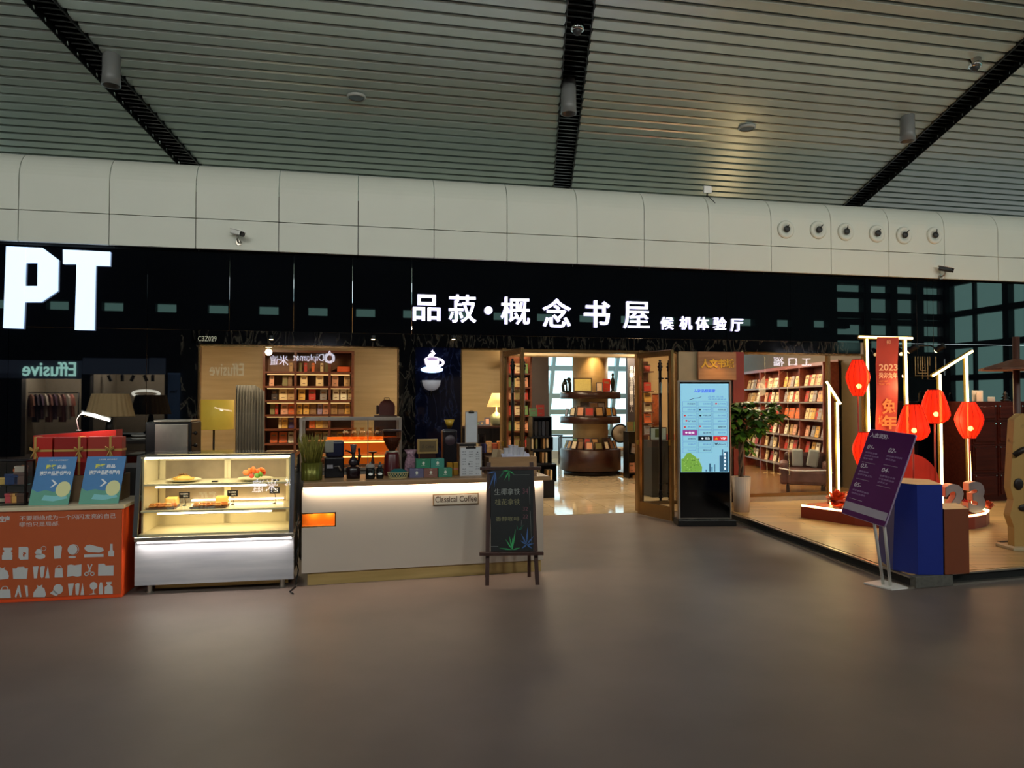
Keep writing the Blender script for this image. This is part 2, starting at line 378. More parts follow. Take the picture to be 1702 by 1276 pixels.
def window(n, px0, px1, zb, joints=(), frame=None, zt=None, mat_=None):
    zt = zt or zl; a, b = FAC.u(px0, GV), FAC.u(px1, GV); t = .022
    f = MB(); f.box(a, b, GV+.02, GV+.09, zb, zb+.05); f.box(a, b, GV+.02, GV+.09, zt-.03, zt); f.box(a, a+t, GV+.02, GV+.09, zb, zt); f.box(b-t, b, GV+.02, GV+.09, zb, zt)
    fo = struct('window_%d' % n, f, frame or M_bronze)
    g = MB(); xs = [a+t]+[FAC.u(j, GV) for j in joints]+[b-t]
    for q, r in zip(xs[:-1], xs[1:]): g.box(q+.003, r-.003, GV+.05, GV+.06, zb+.05, zt-.03)
    g.build('pane', mat_ or M_glass, fo)
window(1, 329, 663, .45, (460, 597))
window(2, 766, 838, .45)
window(3, 1068, 1128, .10)
window(4, 1236, 1380, .17, (1281,))
window(5, 1380, 1440, .17, (1382.5,))
mb = MB(); mb.box(FAC.u(329, GV), FAC.u(663, GV), GV, GV+.1, 0, .45); mb.box(FAC.u(766, GV), FAC.u(838, GV), GV, GV+.1, 0, .45); struct('wall_front_sill', mb, M_marb)
mb = MB(); mb.box(FAC.u(1236, GV), FAC.u(1440, GV), GV-.02, GV+.1, 0.1, .17); struct('trim_10', mb, M_steel)

# store shell
mb = MB(); mb.box(-9.0, 7.2, .25, 9.4, 2.9, 2.95); struct('ceiling_store', mb, M_ceil)
mb = MB(); mb.box(FAC.u(838, 3.5), FAC.u(1066, 3.5)+.6, 3.5, 3.9, FAC.z(960, 591.5, 3.5), 2.9); struct('ceiling_soffit', mb, M_ceil)
BW = 4.2
mb = MB(); mb.box(-9, FAC.u(838, BW)-.02, BW, BW+.12, 0, 2.9); struct('wall_store_back', mb, M_wallp)
mb = MB(); mb.box(-9.1, -9, .2, BW, 0, 2.9); struct('wall_store_left', mb, M_cream)
# grey return walls each side of the window wall
ug = FAC.u(1043, 7.0)
mb = MB(); mb.box(ug, 6.4, 7.0, 7.12, 0, 2.9); struct('wall_store_grey', mb, M_greyw)
mb = MB(); mb.box(FAC.u(885, 5.5), FAC.u(912, 5.5), 5.5, 5.6, 0, 2.9); mb.box(FAC.u(838, BW)-.02, FAC.u(885, 5.5)+.0, 5.5, 5.6, 0, 2.9); struct('wall_store_return', mb, M_greyw)
# slanted window wall of the terminal
WV = 10.3
mb = MB(); mb.box(-14, 14, WV-.05, WV+.05, 0, FAC.z(960, 748, WV)); struct('wall_back_sill', mb, mat('sill_white', 'cfd6d8', .5))
M_mull = mat('mullion_pale', 'a9c8cc', .4, noise=0)
mb = MB()
for z in (FAC.z(960, 612, WV), FAC.z(960, 652, WV)-.1, 1.32, .74): mb.box(-14, 14, WV-.06, WV+.06, z-.07, z+.07)
for k in range(14):
    x = -12.1+1.9*k; mb.add([(x-.05, WV-.08, 0), (x+.05, WV-.08, 0), (x+.05, WV+.06, 0), (x-.05, WV+.06, 0), (x+.45, WV-.08, 4.6), (x+.55, WV-.08, 4.6), (x+.55, WV+.06, 4.6), (x+.45, WV+.06, 4.6)],
                            [(0,3,2,1),(4,5,6,7),(0,1,5,4),(1,2,6,5),(2,3,7,6),(3,0,4,7)])
wf = struct('window_6', mb, M_mull)
mb = MB(); mb.box(-14, 14, WV, WV+.012, 0.2, 4.4); mb.build('pane', glass('terminal_glass', (.86, .96, .98), 1.3), wf)
# side and far walls of the hall
mb = MB(); mb.box(-17, -16.8, -14.2, 8, 0, 10); struct('wall_left', mb, mat('hall_wall', '8d8a82', .6))
mb = MB()
for k in range(9): mb.box(20, 20.25, -14+2.6*k, -13.75+2.6*k, 0, 9)
for z in (0, 1.2, 2.4, 3.6, 4.8, 6.0, 7.2): mb.box(20, 20.2, -14.2, 8, z, z+.22)
for k in range(18): mb.box(20.02, 20.15, -14+1.3*k, -13.9+1.3*k, 0, 9)
w7 = struct('window_7', mb, M_dgrey)
mb = MB(); mb.box(20.26, 20.28, -14, 8, 0, 9); mb.build('pane', glass('tinted_side_pane', (.48, .62, .58), 1.3), w7)
# opposite side of the hall (seen in the dark glass)
OV = -14.0
mb = MB()
zs1, zs2 = 4.35, 4.62
sho = [(-15.8, -12.3), (FAC.u(33, 14)-.05, FAC.u(130, 14)), (FAC.u(145, 14), FAC.u(270, 14)), (-3.2, -.6), (0.2, 3.6), (4.4, 7.6)]
x = -17
for a, b in sho:
    mb.box(x, a, OV-.3, OV, 0, 2.45); x = b
mb.box(x, 20, OV-.3, OV, 0, 2.45)
mb.box(-17, 20, OV-.3, OV-.02, 2.45, 3.25); mb.box(-17, OX, OV-.3, OV, 3.25, zs1); mb.box(OX, 20, OV-.3, OV, 3.25, 3.5)
mb.box(-17, OX, OV-.3, OV, zs2, 9); mb.box(OX, 20, OV-.3, OV, 6.0, 9)
x = -16.5
while x < 20:
    mb.box(x, x+(.9 if x < OX else .3), OV-.3, OV, zs1-.01 if x < OX else 3.5, zs2+.01 if x < OX else 6.0); x += 1.5 if x < OX else 1.15
for z in (3.9, 4.5, 4.75, 5.5): mb.box(OX, 20, OV-.25, OV-.05, z, z+.22)
struct('wall_opposite', mb, mat('opposite_wall', '2c2b2a', .6))
mb = MB(); mb.box(-16.9, OX, OV-.2, OV-.18, 4.3, 4.7); mb.box(OX, 19.9, OV-.2, OV-.18, 3.5, 6.0); struct('window_8', mb, glass('tinted_pane', (.42, .54, .50), 1.3))
mb = MB(); mb.box(-17, 20, OV-2.6, OV-2.5, 0, 3.2); mb.box(-17, 20, OV-2.6, OV-.3, 3.0, 3.1)
for x in (-12.1, -9.98, -7.6, -3.3, 0, 4.1, 8): mb.box(x, x+.1, OV-2.5, OV-.3, 0, 3)
struct('wall_opposite_shops', mb, mat('shop_wall', 'a59a88', .7))
for (x, e) in ((-14, 30), (-10.95, 150), (-8.7, 110), (-1.9, 28), (1.9, 22), (6, 20)):
    light('POINT', 'opposite_shop_light', FAC.w(x, OV-1.0, 2.7), e, (1.0, .92, .8), .15)
# ================================================================== SIGNS AND HALL FIXTURES
M_led = mat('sign_led', 'f2efff', .5, emit=3.2, ecol='dcd8ff', noise=0)
M_ledc = mat('sign_led_cool', 'e8f4ff', .5, emit=1.25, ecol='b8d4ff', noise=0)
M_side = mat('sign_side', 'b0acd8', .5, emit=2.2, ecol='c8c0ff', noise=0)
def pxpoly(pts, ox, oy, k, v, fr=FAC): return [fr.at(ox+x*k, oy+y*k, v) for x, y in pts]
SV = .08
# big P and T
kz = .26646
P = [[(22,105),(145,110),(140,455),(135,622),(12,618)], [(145,110),(250,115),(347,188),(222,208),(145,208)], [(347,188),(347,385),(222,355),(222,208)], [(347,385),(245,455),(140,455),(140,355),(222,355)]]
Tt = [[(378,125),(675,140),(673,228),(583,225),(466,215),(380,215)], [(466,215),(583,225),(580,632),(460,630)]]
for nm, polys, lab in (('P', P, 'large illuminated white letter P on the dark glass wall'), ('T', Tt, 'large illuminated white letter T on the dark glass wall')):
    u0_ = FAC.at(polys[0][0][0]*kz, 380, SV)[0]
    t = ft('sign_letter', lab, 'sign letter', u0_, SV, 2.6, 'large letters on the left wall')
    m = MB(); sd = MB()
    for q in polys:
        pp = [(x-u0_, z-2.6) for x, z in pxpoly(q, 0, 380, kz, SV)]
        pp = pp[::-1]; m.prism(pp, 0, .02); sd.prism(pp, .021, .036)
    m.build('letter_face', M_ledc, t); sd.build('letter_return', M_ledc, t)
CH = [('品',686,732,488,533),('菽',746,792,488,536),('概',833,881,492,539),('念',903,950,495,544),('书',972,1015,498,544),('屋',1038,1081,500,546),
      ('候',1100,1121,526,547),('机',1132,1152,525,547),('体',1159,1180,526,548),('验',1188,1209,526,548),('厅',1217,1237,529,550)]
for i, (c, a, b, y0, y1) in enumerate(CH):
    u0_, z1 = FAC.at(a, y0, SV); u1_, z0 = FAC.at(b, y1, SV)
    t = ft('sign_character', 'illuminated white %s character %s on the dark shop sign' % ('large' if i < 6 else 'small', c), 'sign character', u0_, SV, z0, 'characters of the bookshop sign')
    MB().text(c, 0, u1_-u0_, 0, z1-z0, .03, .02, bold=(.014, .007, .007, .009, .014, .0)[i] if i < 6 else .004).build('letter_face', M_led, t)
    MB().text(c, 0, u1_-u0_, 0, z1-z0, .037, .006, bold=(.014, .007, .007, .009, .014, .0)[i] if i < 6 else .004).build('letter_return', M_side, t)
u_, z_ = FAC.at(812, 515, SV); m = MB(); m.lathe([(.055, 0), (.055, .02)], 20, 0, False)
tag(m.build('sign_dot', M_led, None, FAC.w(u_, SV+.02, z_), rot=(PI/2, 0, FAC.a)), 'round white illuminated dot between 菽 and 概 on the shop sign', 'sign character')
a, z1 = FAC.at(328, 558, GV-.03); b, z0 = FAC.at(359, 567, GV-.03)
m = MB().text('C3Z029', 0, b-a, 0, z1-z0, 0, .004, bold=.0)
tag(m.build('unit_number', mat('number_white', 'c9c8b0', .5, noise=0), None, FAC.w(a, GV-.024, z0), FAC.a), 'small white unit number C3Z029 over the left shop window', 'sign')
# coffee cup sign
cu0, cz0 = FAC.at(720, 614, GV-.06); kk = FAC.at(739, 614, GV-.06)[0]-FAC.at(701, 614, GV-.06)[0]; kk /= 200.0
cup = ft('coffee_cup_sign', 'glowing coffee cup shaped sign on the dark marble pier', 'sign', cu0, GV-.06, cz0)
M_cup = mat('cup_led', 'fff6ff', .5, emit=3.0, ecol='f4e8ff', noise=0); M_sau = mat('saucer_led', 'bfe0ff', .5, emit=2.6, ecol='a8ccff', noise=0)
def ell(cx, cy, rx, ry, n=28, a0=0, a1=2*PI): return [((cx+rx*math.cos(a0+(a1-a0)*i/n))*kk, (cy+ry*math.sin(a0+(a1-a0)*i/n))*kk) for i in range(n+(0 if a1-a0 > 6.2 else 1))]
m = MB(); m.prism(ell(-10, 0, 98, 28), 0, .03); m.build('saucer', M_sau, cup)
bowl = [(-72, 92)]+[(-68+6*math.sin(i), 0) for i in ()]
bl = [(-74*kk, 88*kk), (-66*kk, 50*kk), (-48*kk, 22*kk), (-25*kk, 8*kk), (10*kk, 8*kk), (30*kk, 22*kk), (46*kk, 50*kk), (52*kk, 88*kk)]
m = MB(); m.prism(bl, -.02, .03); m.build('bowl', M_cup, cup)
m = MB(); m.prism(ell(-11, 90, 64, 22), -.03, .02)
m.build('rim', M_cup, cup)
m = MB(); m.prism(ell(-11, 92, 52, 14), -.034, -.03); m.build('coffee_surface', mat('coffee_outline', 'b79ac8', .5, emit=.6, noise=0), cup)
m = MB(); m.tube([((45+44*math.sin(t_))*kk, 0, (62+30*math.cos(t_))*kk) for t_ in [i*PI/10 for i in range(11)]], 9*kk, 8); m.build('handle', M_cup, cup)
m = MB(); m.tube([(x*kk, 0, z*kk) for x, z in ((-30,105),(-36,118),(-26,128),(-4,134),(6,142),(0,152),(-14,160),(-4,170))], [5*kk,10*kk,12*kk,14*kk,12*kk,9*kk,6*kk,3*kk], 8); m.build('steam', M_cup, cup)

# small things on the ceiling and bulkhead
def on_ceiling(px, py, dz=0.0):
    r = (px-851)/FPX; h = (HOR-py)/FPX; c, s = FAC.c, FAC.s
    Y = (CZ-dz-1.6)/(h+CK*(c-r*s)); return Vector((r*Y, Y, 1.6+h*Y))
for (px, py, lab) in ((590, 158, 'flush round speaker grille in the left ceiling slats'), (1245, 210, 'flush round speaker grille in the right ceiling slats')):
    p = on_ceiling(px, py, .03); t = thing('ceiling_speaker', lab, 'speaker', p, FAC.a, 'round ceiling speakers')
    m = MB(); m.lathe([(.13, .03), (.13, .0), (.115, -.012), (.105, 0.0), (.105, .02)], 28); m.build('trim_ring', mat('grille_ring', 'a5a69f', .4), t)
    m = MB(); m.lathe([(.02, -.004), (.1, -.002), (.104, .03)], 24, 0, False); m.build('grille', M_dgrey, t)
M_lampc = mat('lamp_can', '6d6e6c', .4, noise=.02)
for (px, py, lab) in ((178, 121, 'grey cylinder downlight hanging in the left ceiling channel'), (946, 170, 'grey cylinder downlight hanging in the middle ceiling channel'), (1514, 218, 'grey cylinder downlight hanging in the right ceiling channel')):
    p = on_ceiling(px, py, .25); t = thing('cylinder_downlight', lab, 'lamp', p, 0, 'cylinder downlights in the ceiling channels')
    m = MB(); m.lathe([(.1, .5), (.105, .0), (.11, -.12), (.10, -.12), (.09, .0)], 22); m.build('can', M_lampc, t)
    m = MB(); m.lathe([(.001, -.04), (.088, -.04)], 20, 0, False); m.build('reflector', mat('can_reflector', '9a9a96', .3, .3), t)
    m = MB(); m.tube([(0, 0, .5), (0, 0, .62)], .015); m.build('stem', M_beam, t)
for (px, py, lab) in ((961, 44, 'shiny chrome dome camera in the middle ceiling channel'), (1629, 106, 'shiny chrome dome camera in the right ceiling channel')):
    p = on_ceiling(px, py, .1); t = thing('dome_camera', lab, 'camera', p, 0, 'dome cameras in the ceiling channels')
    m = MB(); m.lathe([(.075, .12), (.08, .03), (.075, .0), (.06, .0)], 22); m.build('housing', M_chrome, t)
    m = MB(); m.ball((0, 0, 0), .055, 14); m.build('dome', M_dgrey, t)
NV = -.004
for i, (px, py) in enumerate(((1308, 380), (1362, 381), (1408, 384), (1460, 387), (1505, 390), (1556, 390))):
    u_, z_ = FAC.at(px, py, 0)
    t = thing('air_nozzle', 'round white air jet nozzle in the bulkhead, %s of six from the left' % ORD[i], 'air vent', FAC.w(u_, NV, z_), FAC.a, 'six air jet nozzles in the bulkhead')
    R = Matrix.Rotation(PI/2, 4, 'X')
    m = MB(); m.lathe([(.137, .0), (.137, .012), (.115, .035), (.085, .02), (.055, .006), (.052, .002)], 28, M=R); m.build('ring', M_white, t)
    m = MB(); m.ball((.006, -.03, .004), .05, 16, sq=(1, .5, 1)); m.build('nozzle_ball', M_dgrey, t)
    m = MB(); m.tube([(0, -.05, .02), (.015+.03*math.sin(i*2.1), -.075, .06+.012*(i % 3))], [.012, .006], 8); m.build('lever', M_dgrey, t)
for (px, py, lab, fl) in ((392, 386, 'white bullet camera on a bracket at the left of the bulkhead', 1), (1575, 447, 'dark bullet camera on a bracket at the right of the bulkhead', -1)):
    u_, z_ = FAC.at(px, py, -.12); t = thing('security_camera', lab, 'camera', FAC.w(u_, -.12, z_), FAC.a, 'bullet cameras on the bulkhead')
    R = Matrix.Rotation(math.radians(20), 4, 'Y') @ Matrix.Rotation(math.radians(-40), 4, 'Z')
    m = MB(); m.rbox(-.1, .08, -.035, .035, -.025, .03, .01, M=R); m.build('housing', M_wht if fl > 0 else M_dgrey, t)
    m = MB(); m.rbox(-.12, .11, -.04, .04, .03, .038, .003, M=R); m.build('sun_shield', M_wht, t)
    m = MB(); m.cyl(.03, .08, .11, M=R @ Matrix.Rotation(PI/2, 4, 'Y')); m.build('lens', M_blk, t)
    m = MB(); m.tube([(0, 0, -.03), (0, .02, -.08), (0, .10, -.1)], .012); m.cyl(.035, 0, .012, M=Matrix.Translation((0, .114, -.1)) @ Matrix.Rotation(PI/2, 4, 'X')); m.build('bracket', M_steel, t)
u_, z_ = FAC.at(1178, 313, .15); t = thing('access_point', 'small square white wireless box on top of the bulkhead', 'antenna', FAC.w(u_, .15, z_), FAC.a)
m = MB(); m.rbox(-.065, .065, -.02, .02, -.055, .055, .008); m.build('housing', M_wht, t)
m = MB(); m.tube([(0, 0, -.05), (0, .02, -.1)], .012); m.tube([(0, 0, -.09), (.02, -.08, -.16), (.04, -.16, -.24)], .006); m.build('cable', M_dgrey, t)
# recessed spotlights under the lintel
for i, px in enumerate((449, 620, 755)):
    u_, z_ = FAC.at(px, 559, -.02); t = thing('spot_fixture', 'tiny black spotlight clipped to the lintel, %s from the left' % ORD[i], 'lamp', FAC.w(u_, .06, z_), FAC.a, 'spotlights along the lintel')
    m = MB(); m.cyl(.03, -.03, .02); m.build('can', M_blk, t); m = MB(); m.cyl(.024, -.034, -.03); m.build('bulb', mat('bulb_warm', 'ffe8c0', .5, emit=6, ecol='ffdca8', noise=0), t)

# ---- opposite shops, seen mirrored in the dark glass
M_osign = mat('opposite_sign', '59636f', .5, emit=.16, ecol='8090b0', noise=0); M_olet = mat('opposite_letters', 'd8fff8', .5, emit=3.2, ecol='c0fff0', noise=0)
def opp(px, py, D=14): return FAC.at(px, py, D)
def osign(lab, x0, x1, y0, y1, body, tx0, tx1, ty0, ty1, D=14, m1=M_osign, m2=M_olet, logo=False):
    a, z1 = opp(x0, y0, D); b, z0 = opp(x1, y1, D)
    t = ft('shop_sign', lab, 'sign', b, -D, z0, rz=PI)
    if m1:
        m = MB(); m.rbox(0, b-a, 0.0, .06, 0, z1-z0, .01); m.build('panel', m1, t)
    c, q1 = opp(tx0, ty0, D); d, q0 = opp(tx1, ty1, D)
    m = MB(); m.text(body, b-d, b-c, q0-z0, q1-z0, 0, .03, bold=.01); m.build('lettering', m2, t)
    return t
osign('grey fascia with white lettering Effusive across the hall', -20, 131, 597, 629, 'Effusive', 31, 121, 600, 625)
osign('added second Effusive fascia standing in for a doubled window reflection', 330, 404, 598, 628, 'Effusive', 345, 402, 602, 624)  # added sign imitates the Effusive reflection doubled by a tilted pane
M_olet2 = mat('opposite_letters_white', 'ffffff', .5, emit=26, ecol='f4f0ff', noise=0)
osign('white glowing sign reading Diplomat across the hall', 484, 538, 584, 603, 'Diplomat', 485, 537, 586, 603, m1=None, m2=M_olet2)
osign('white glowing two character sign beside the Diplomat sign', 445, 478, 588, 606, '米谊', 446, 477, 589, 606, m1=None, m2=M_olet2)
u_, z_ = opp(547, 594); t = ft('logo_sign', 'glowing drop shaped logo ring across the hall', 'sign', u_, -13.95, z_, rz=PI)
R = Matrix.Rotation(PI/2, 4, 'X'); m = MB(); m.ring(.13, .045, 24, 8, M=R); m.prism([(-.1, .1), (.1, .1), (0, .24)], -.04, .04); m.build('ring', M_olet2, t)
osign('pale blue lit poster panel across the hall', 275, 297, 619, 712, 'Tushu', 279, 292, 648, 653, m1=mat('blue_panel', '6f8cb8', .5, emit=.25, noise=0), m2=M_blk)
for i, (x0, x1) in enumerate(((133, 242), (244, 272))):
    a, z1 = opp(x0, 594); b, z0 = opp(x1, 622); m = MB(); m.rbox(0, b-a, 0, .06, 0, z1-z0, .01)
    tag(m.build('fascia_board', M_osign, None, FAC.w(b, -13.93, z0), FAC.a+PI), '%s blank grey fascia board beside the Effusive sign across the hall' % ('wide', 'narrow')[i], 'fascia', 'blank fascia boards across the hall')
# white characters over the right windows
osign('pale glowing characters reflected over the right shop window', 1290, 1360, 590, 608, '工 口 福', 1295, 1358, 592, 608, m1=None, m2=M_olet2)
# clothes rail with garments across the hall
CL = ['d98a7c', 'e8dcc8', '8a5a58', 'b09080', '6a5060', '9a6a60', 'c8b8a8', '705868', '5c5058', 'a87868']
a, zr = opp(36, 652, 15.2); b, _ = opp(126, 652, 15.2)
t = ft('clothes_rail', 'thin dark clothes rail in the shop across the hall', 'clothes rail', b, -15.2, 0, rz=PI)
m = MB(); m.tube([(0, 0, zr), (b-a, 0, zr)], .015); m.tube([(0, 0, 0), (0, 0, zr)], .02); m.tube([(b-a, 0, 0), (b-a, 0, zr)], .02); m.build('rail', M_blk, t)
for i in range(10):
    x = b-(b-a)*(i+1.6)/12; g = MB(); h = .75+.25*((i*7) % 3)/3
    g.add([(-.02,-.02,zr-.05),(.02,-.02,zr-.05),(.13,-.03,zr-.14),(.2,-.03,zr-.4),(.12,-.03,zr-.42),(.15,-.04,zr-h),(-.15,-.04,zr-h),(-.12,-.03,zr-.42),(-.2,-.03,zr-.4),(-.13,-.03,zr-.14)]+
          [(-.02,.02,zr-.05),(.02,.02,zr-.05),(.13,.03,zr-.14),(.2,.03,zr-.4),(.12,.03,zr-.42),(.15,.04,zr-h),(-.15,.04,zr-h),(-.12,.03,zr-.42),(-.2,.03,zr-.4),(-.13,.03,zr-.14)],
          [tuple(reversed(range(10))), tuple(range(10, 20))]+[(k, (k+1) % 10, (k+1) % 10+10, k+10) for k in range(10)])
    tag(g.build('hanging_garment', mat('cloth_%s' % CL[i], CL[i], .9), None, FAC.w(x, -15.2, 0), FAC.a+.75),
        '%s garment hanging on the rail across the hall' % ['coral', 'ivory', 'brick', 'tan', 'plum', 'rust', 'cream', 'mauve', 'charcoal', 'dusty pink'][i], 'garment', 'garments on the rail across the hall')
# ring lamp and spotlights across the hall
u_, z_ = opp(239, 654, 12.5); m = MB(); m.ring(.34, .035, 40, 8)
tag(m.build('ring_lamp', mat('ring_led', 'fffbe8', .5, emit=4, noise=0), None, FAC.w(u_, -12.5, z_), 0, rot=(.25, 0, 0)), 'glowing round ring lamp hanging in the hall opposite', 'lamp')
for i, px in enumerate((178, 199, 216, 238, 250)):
    u_, z_ = opp(px, 628, 15); t = ft('track_spotlight', 'black track spotlight over the shop across the hall, %s from the left' % ORD[i], 'lamp', u_, -15, z_, 'track spotlights across the hall')
    m = MB(); m.cyl(.05, -.1, .1, M=Matrix.Rotation(.4*(i % 3-1), 4, 'Y')); m.build('can', M_blk, t); m = MB(); m.tube([(0, 0, .1), (0, 0, .3)], .012); m.build('stem', M_blk, t)
# ================================================================== LEFT: ORANGE STAND, CAKE CASE, COFFEE COUNTER
# --- orange promotional stand
ORG = Frame(-3.20, 6.11, 11.5)
OW = 1.75
M_org = mat('orange_board', 'b4552c', .5, noise=.02); M_orgs = mat('orange_side', 'e8501c', .5, noise=.02); M_otop = mat('stand_top', 'd8c8a8', .4); M_print = mat('grey_print', 'c3c5c6', .5, noise=0)
zt = ORG.z(205, 838, 0); zt0 = zt-.03
st = ft('display_stand', 'orange promotional stand with white pictograms of shopping goods', 'stand', -OW, 0, 0, fr=ORG)
m = MB(); m.rbox(0, OW, .0, .62, .0, zt0, .004); m.build('body', M_orgs, st)
m = MB(); m.box(.004, OW-.006, -.006, -.001, .03, zt0-.008); fp = m.build('front_board', M_org, st)
m = MB(); m.rbox(-.01, OW+.012, -.02, .64, zt0, zt, .004); m.build('tabletop', M_otop, st)
def ou(px): return ORG.u(px, -.006)+OW
def oz(px, py): return ORG.z(px, py, -.006)
def otext(body, x0, x1, y0, y1, b=.0):
    MB().text(body, ou(x0), ou(x1), oz(x1, y1), oz(x1, y0), -.006, .001, bold=b).build('lettering', M_print, fp)
otext('不要拒绝成为一个闪闪发亮的自己', 36, 195, 852, 860); otext('哪怕只是局部.', 36, 102, 865, 872.5); otext('宝库', 3, 20, 856, 867, .03)
K = 230/1702.0
def opic(name, polys, rings=(), lines=()):
    m = MB()
    for q in polys: m.prism([(ou(x*K), oz(x*K, 840+y*K)) for x, y in q][::-1], -.009, -.0065)
    for cx, cy_, R, r in rings:
        c = (ou(cx*K), oz(cx*K, 840+cy_*K)); kk_ = (ou(100)-ou(0))/100*K
        m.ring(R*kk_, r*kk_, 20, 5, M=Matrix.Translation((c[0], -.008, c[1])) @ Matrix.Rotation(PI/2, 4, 'X') @ Matrix.Diagonal((1, 1, .2, 1)))
    m.build(name, M_print, fp)
def circ(cx, cy_, rx, ry=None, n=16): return [(cx+rx*math.cos(2*PI*i/n), cy_+(ry or rx)*math.sin(2*PI*i/n)) for i in range(n)]
opic('printed_jar', [[(72,508),(182,508),(186,530),(170,540),(170,560),(188,572),(178,590),(188,600),(184,655),(60,655),(58,600),(72,590),(64,572),(86,560),(86,540),(72,530)]])
opic('printed_pillow', [[(262,500),(368,498),(382,515),(382,650),(285,655),(262,630)]])
MB().text('?', ou(310*K), ou(355*K), oz(330*K, 840+615*K), oz(330*K, 840+565*K), -.0095, .001, bold=.03).build('lettering', M_org, fp)
opic('printed_duck', [circ(508,560,38), circ(528,612,62,34), [(458,568),(480,560),(480,590)]], [(567,517,30,4)])
opic('printed_cup', [[(690,490),(776,482),(792,500),(778,638),(700,642)]])
opic('printed_globe', [circ(922,528,58), circ(918,622,48,13)], [(930,530,68,4)])
opic('printed_stapler', [[(1068,505),(1090,480),(1130,470),(1290,510),(1305,545),(1250,568),(1110,562),(1068,525)], [(1065,592),(1300,582),(1302,618),(1065,625)]])
opic('printed_brush', [[(1382,462),(1410,462),(1412,538),(1432,556),(1428,612),(1362,612),(1358,556),(1380,538)]])
opic('printed_sack', [[(30,740),(62,760),(100,740),(90,772),(128,790),(148,850),(142,885),(0,900),(0,800),(40,780)]])
opic('printed_basket', [[(192,760),(240,760),(250,742),(330,740),(345,760),(378,758),(366,886),(202,886)]])
opic('printed_tubes', [[(440,738),(508,732),(490,878),(455,880)], [(526,745),(550,730),(586,735),(570,865),(550,878),(536,862)], [(622,730),(645,876),(592,876)]])
opic('printed_bag', [[(712,758),(802,756),(812,868),(706,870)]], [(760,750,26,5)])
opic('printed_map', [[(864,720),(905,712),(950,722),(1034,708),(1032,850),(985,860),(930,850),(860,860)]])
opic('printed_scissors', [[(1102,712),(1116,708),(1150,800),(1136,806)], [(1156,706),(1168,712),(1128,810),(1112,800)]], [(1096,828,22,8), (1168,826,22,8)])
opic('printed_folder', [[(1240,705),(1312,702),(1330,726),(1426,722),(1426,846),(1238,848)]])
opic('printed_handbag', [[(38,1018),(165,1014),(176,1115),(30,1120)]], [(100,1012,38,6)])
opic('printed_pliers', [[(262,965),(280,968),(306,1105),(290,1112),(266,1040),(240,1115),(224,1100)], [(340,965),(378,970),(388,1100),(366,1108)]])
opic('printed_sack_large', [[(490,960),(520,975),(560,955),(552,985),(585,1005),(604,1080),(590,1108),(448,1106),(452,1050),(500,990)]])
opic('printed_cap', [circ(752,1012,60,62), [(700,1020),(760,1070),(730,1095),(652,1062)]])
opic('printed_tubes', [[(872,945),(944,942),(920,1084),(888,1086)], [(960,950),(990,938),(1016,945),(1002,1075),(985,1084),(968,1070)], [(1050,935),(1072,1080),(1026,1082)]])
opic('printed_mirror', [circ(1184,970,46), [(1178,1015),(1190,1015),(1192,1060),(1222,1072),(1130,1078),(1176,1060)]])
opic('printed_bottle', [[(1262,930),(1288,930),(1300,990),(1300,1072),(1250,1074),(1250,990)], [(1340,925),(1405,922),(1404,945),(1385,958),(1418,985),(1420,1068),(1320,1070),(1322,985),(1355,958),(1342,945)]])
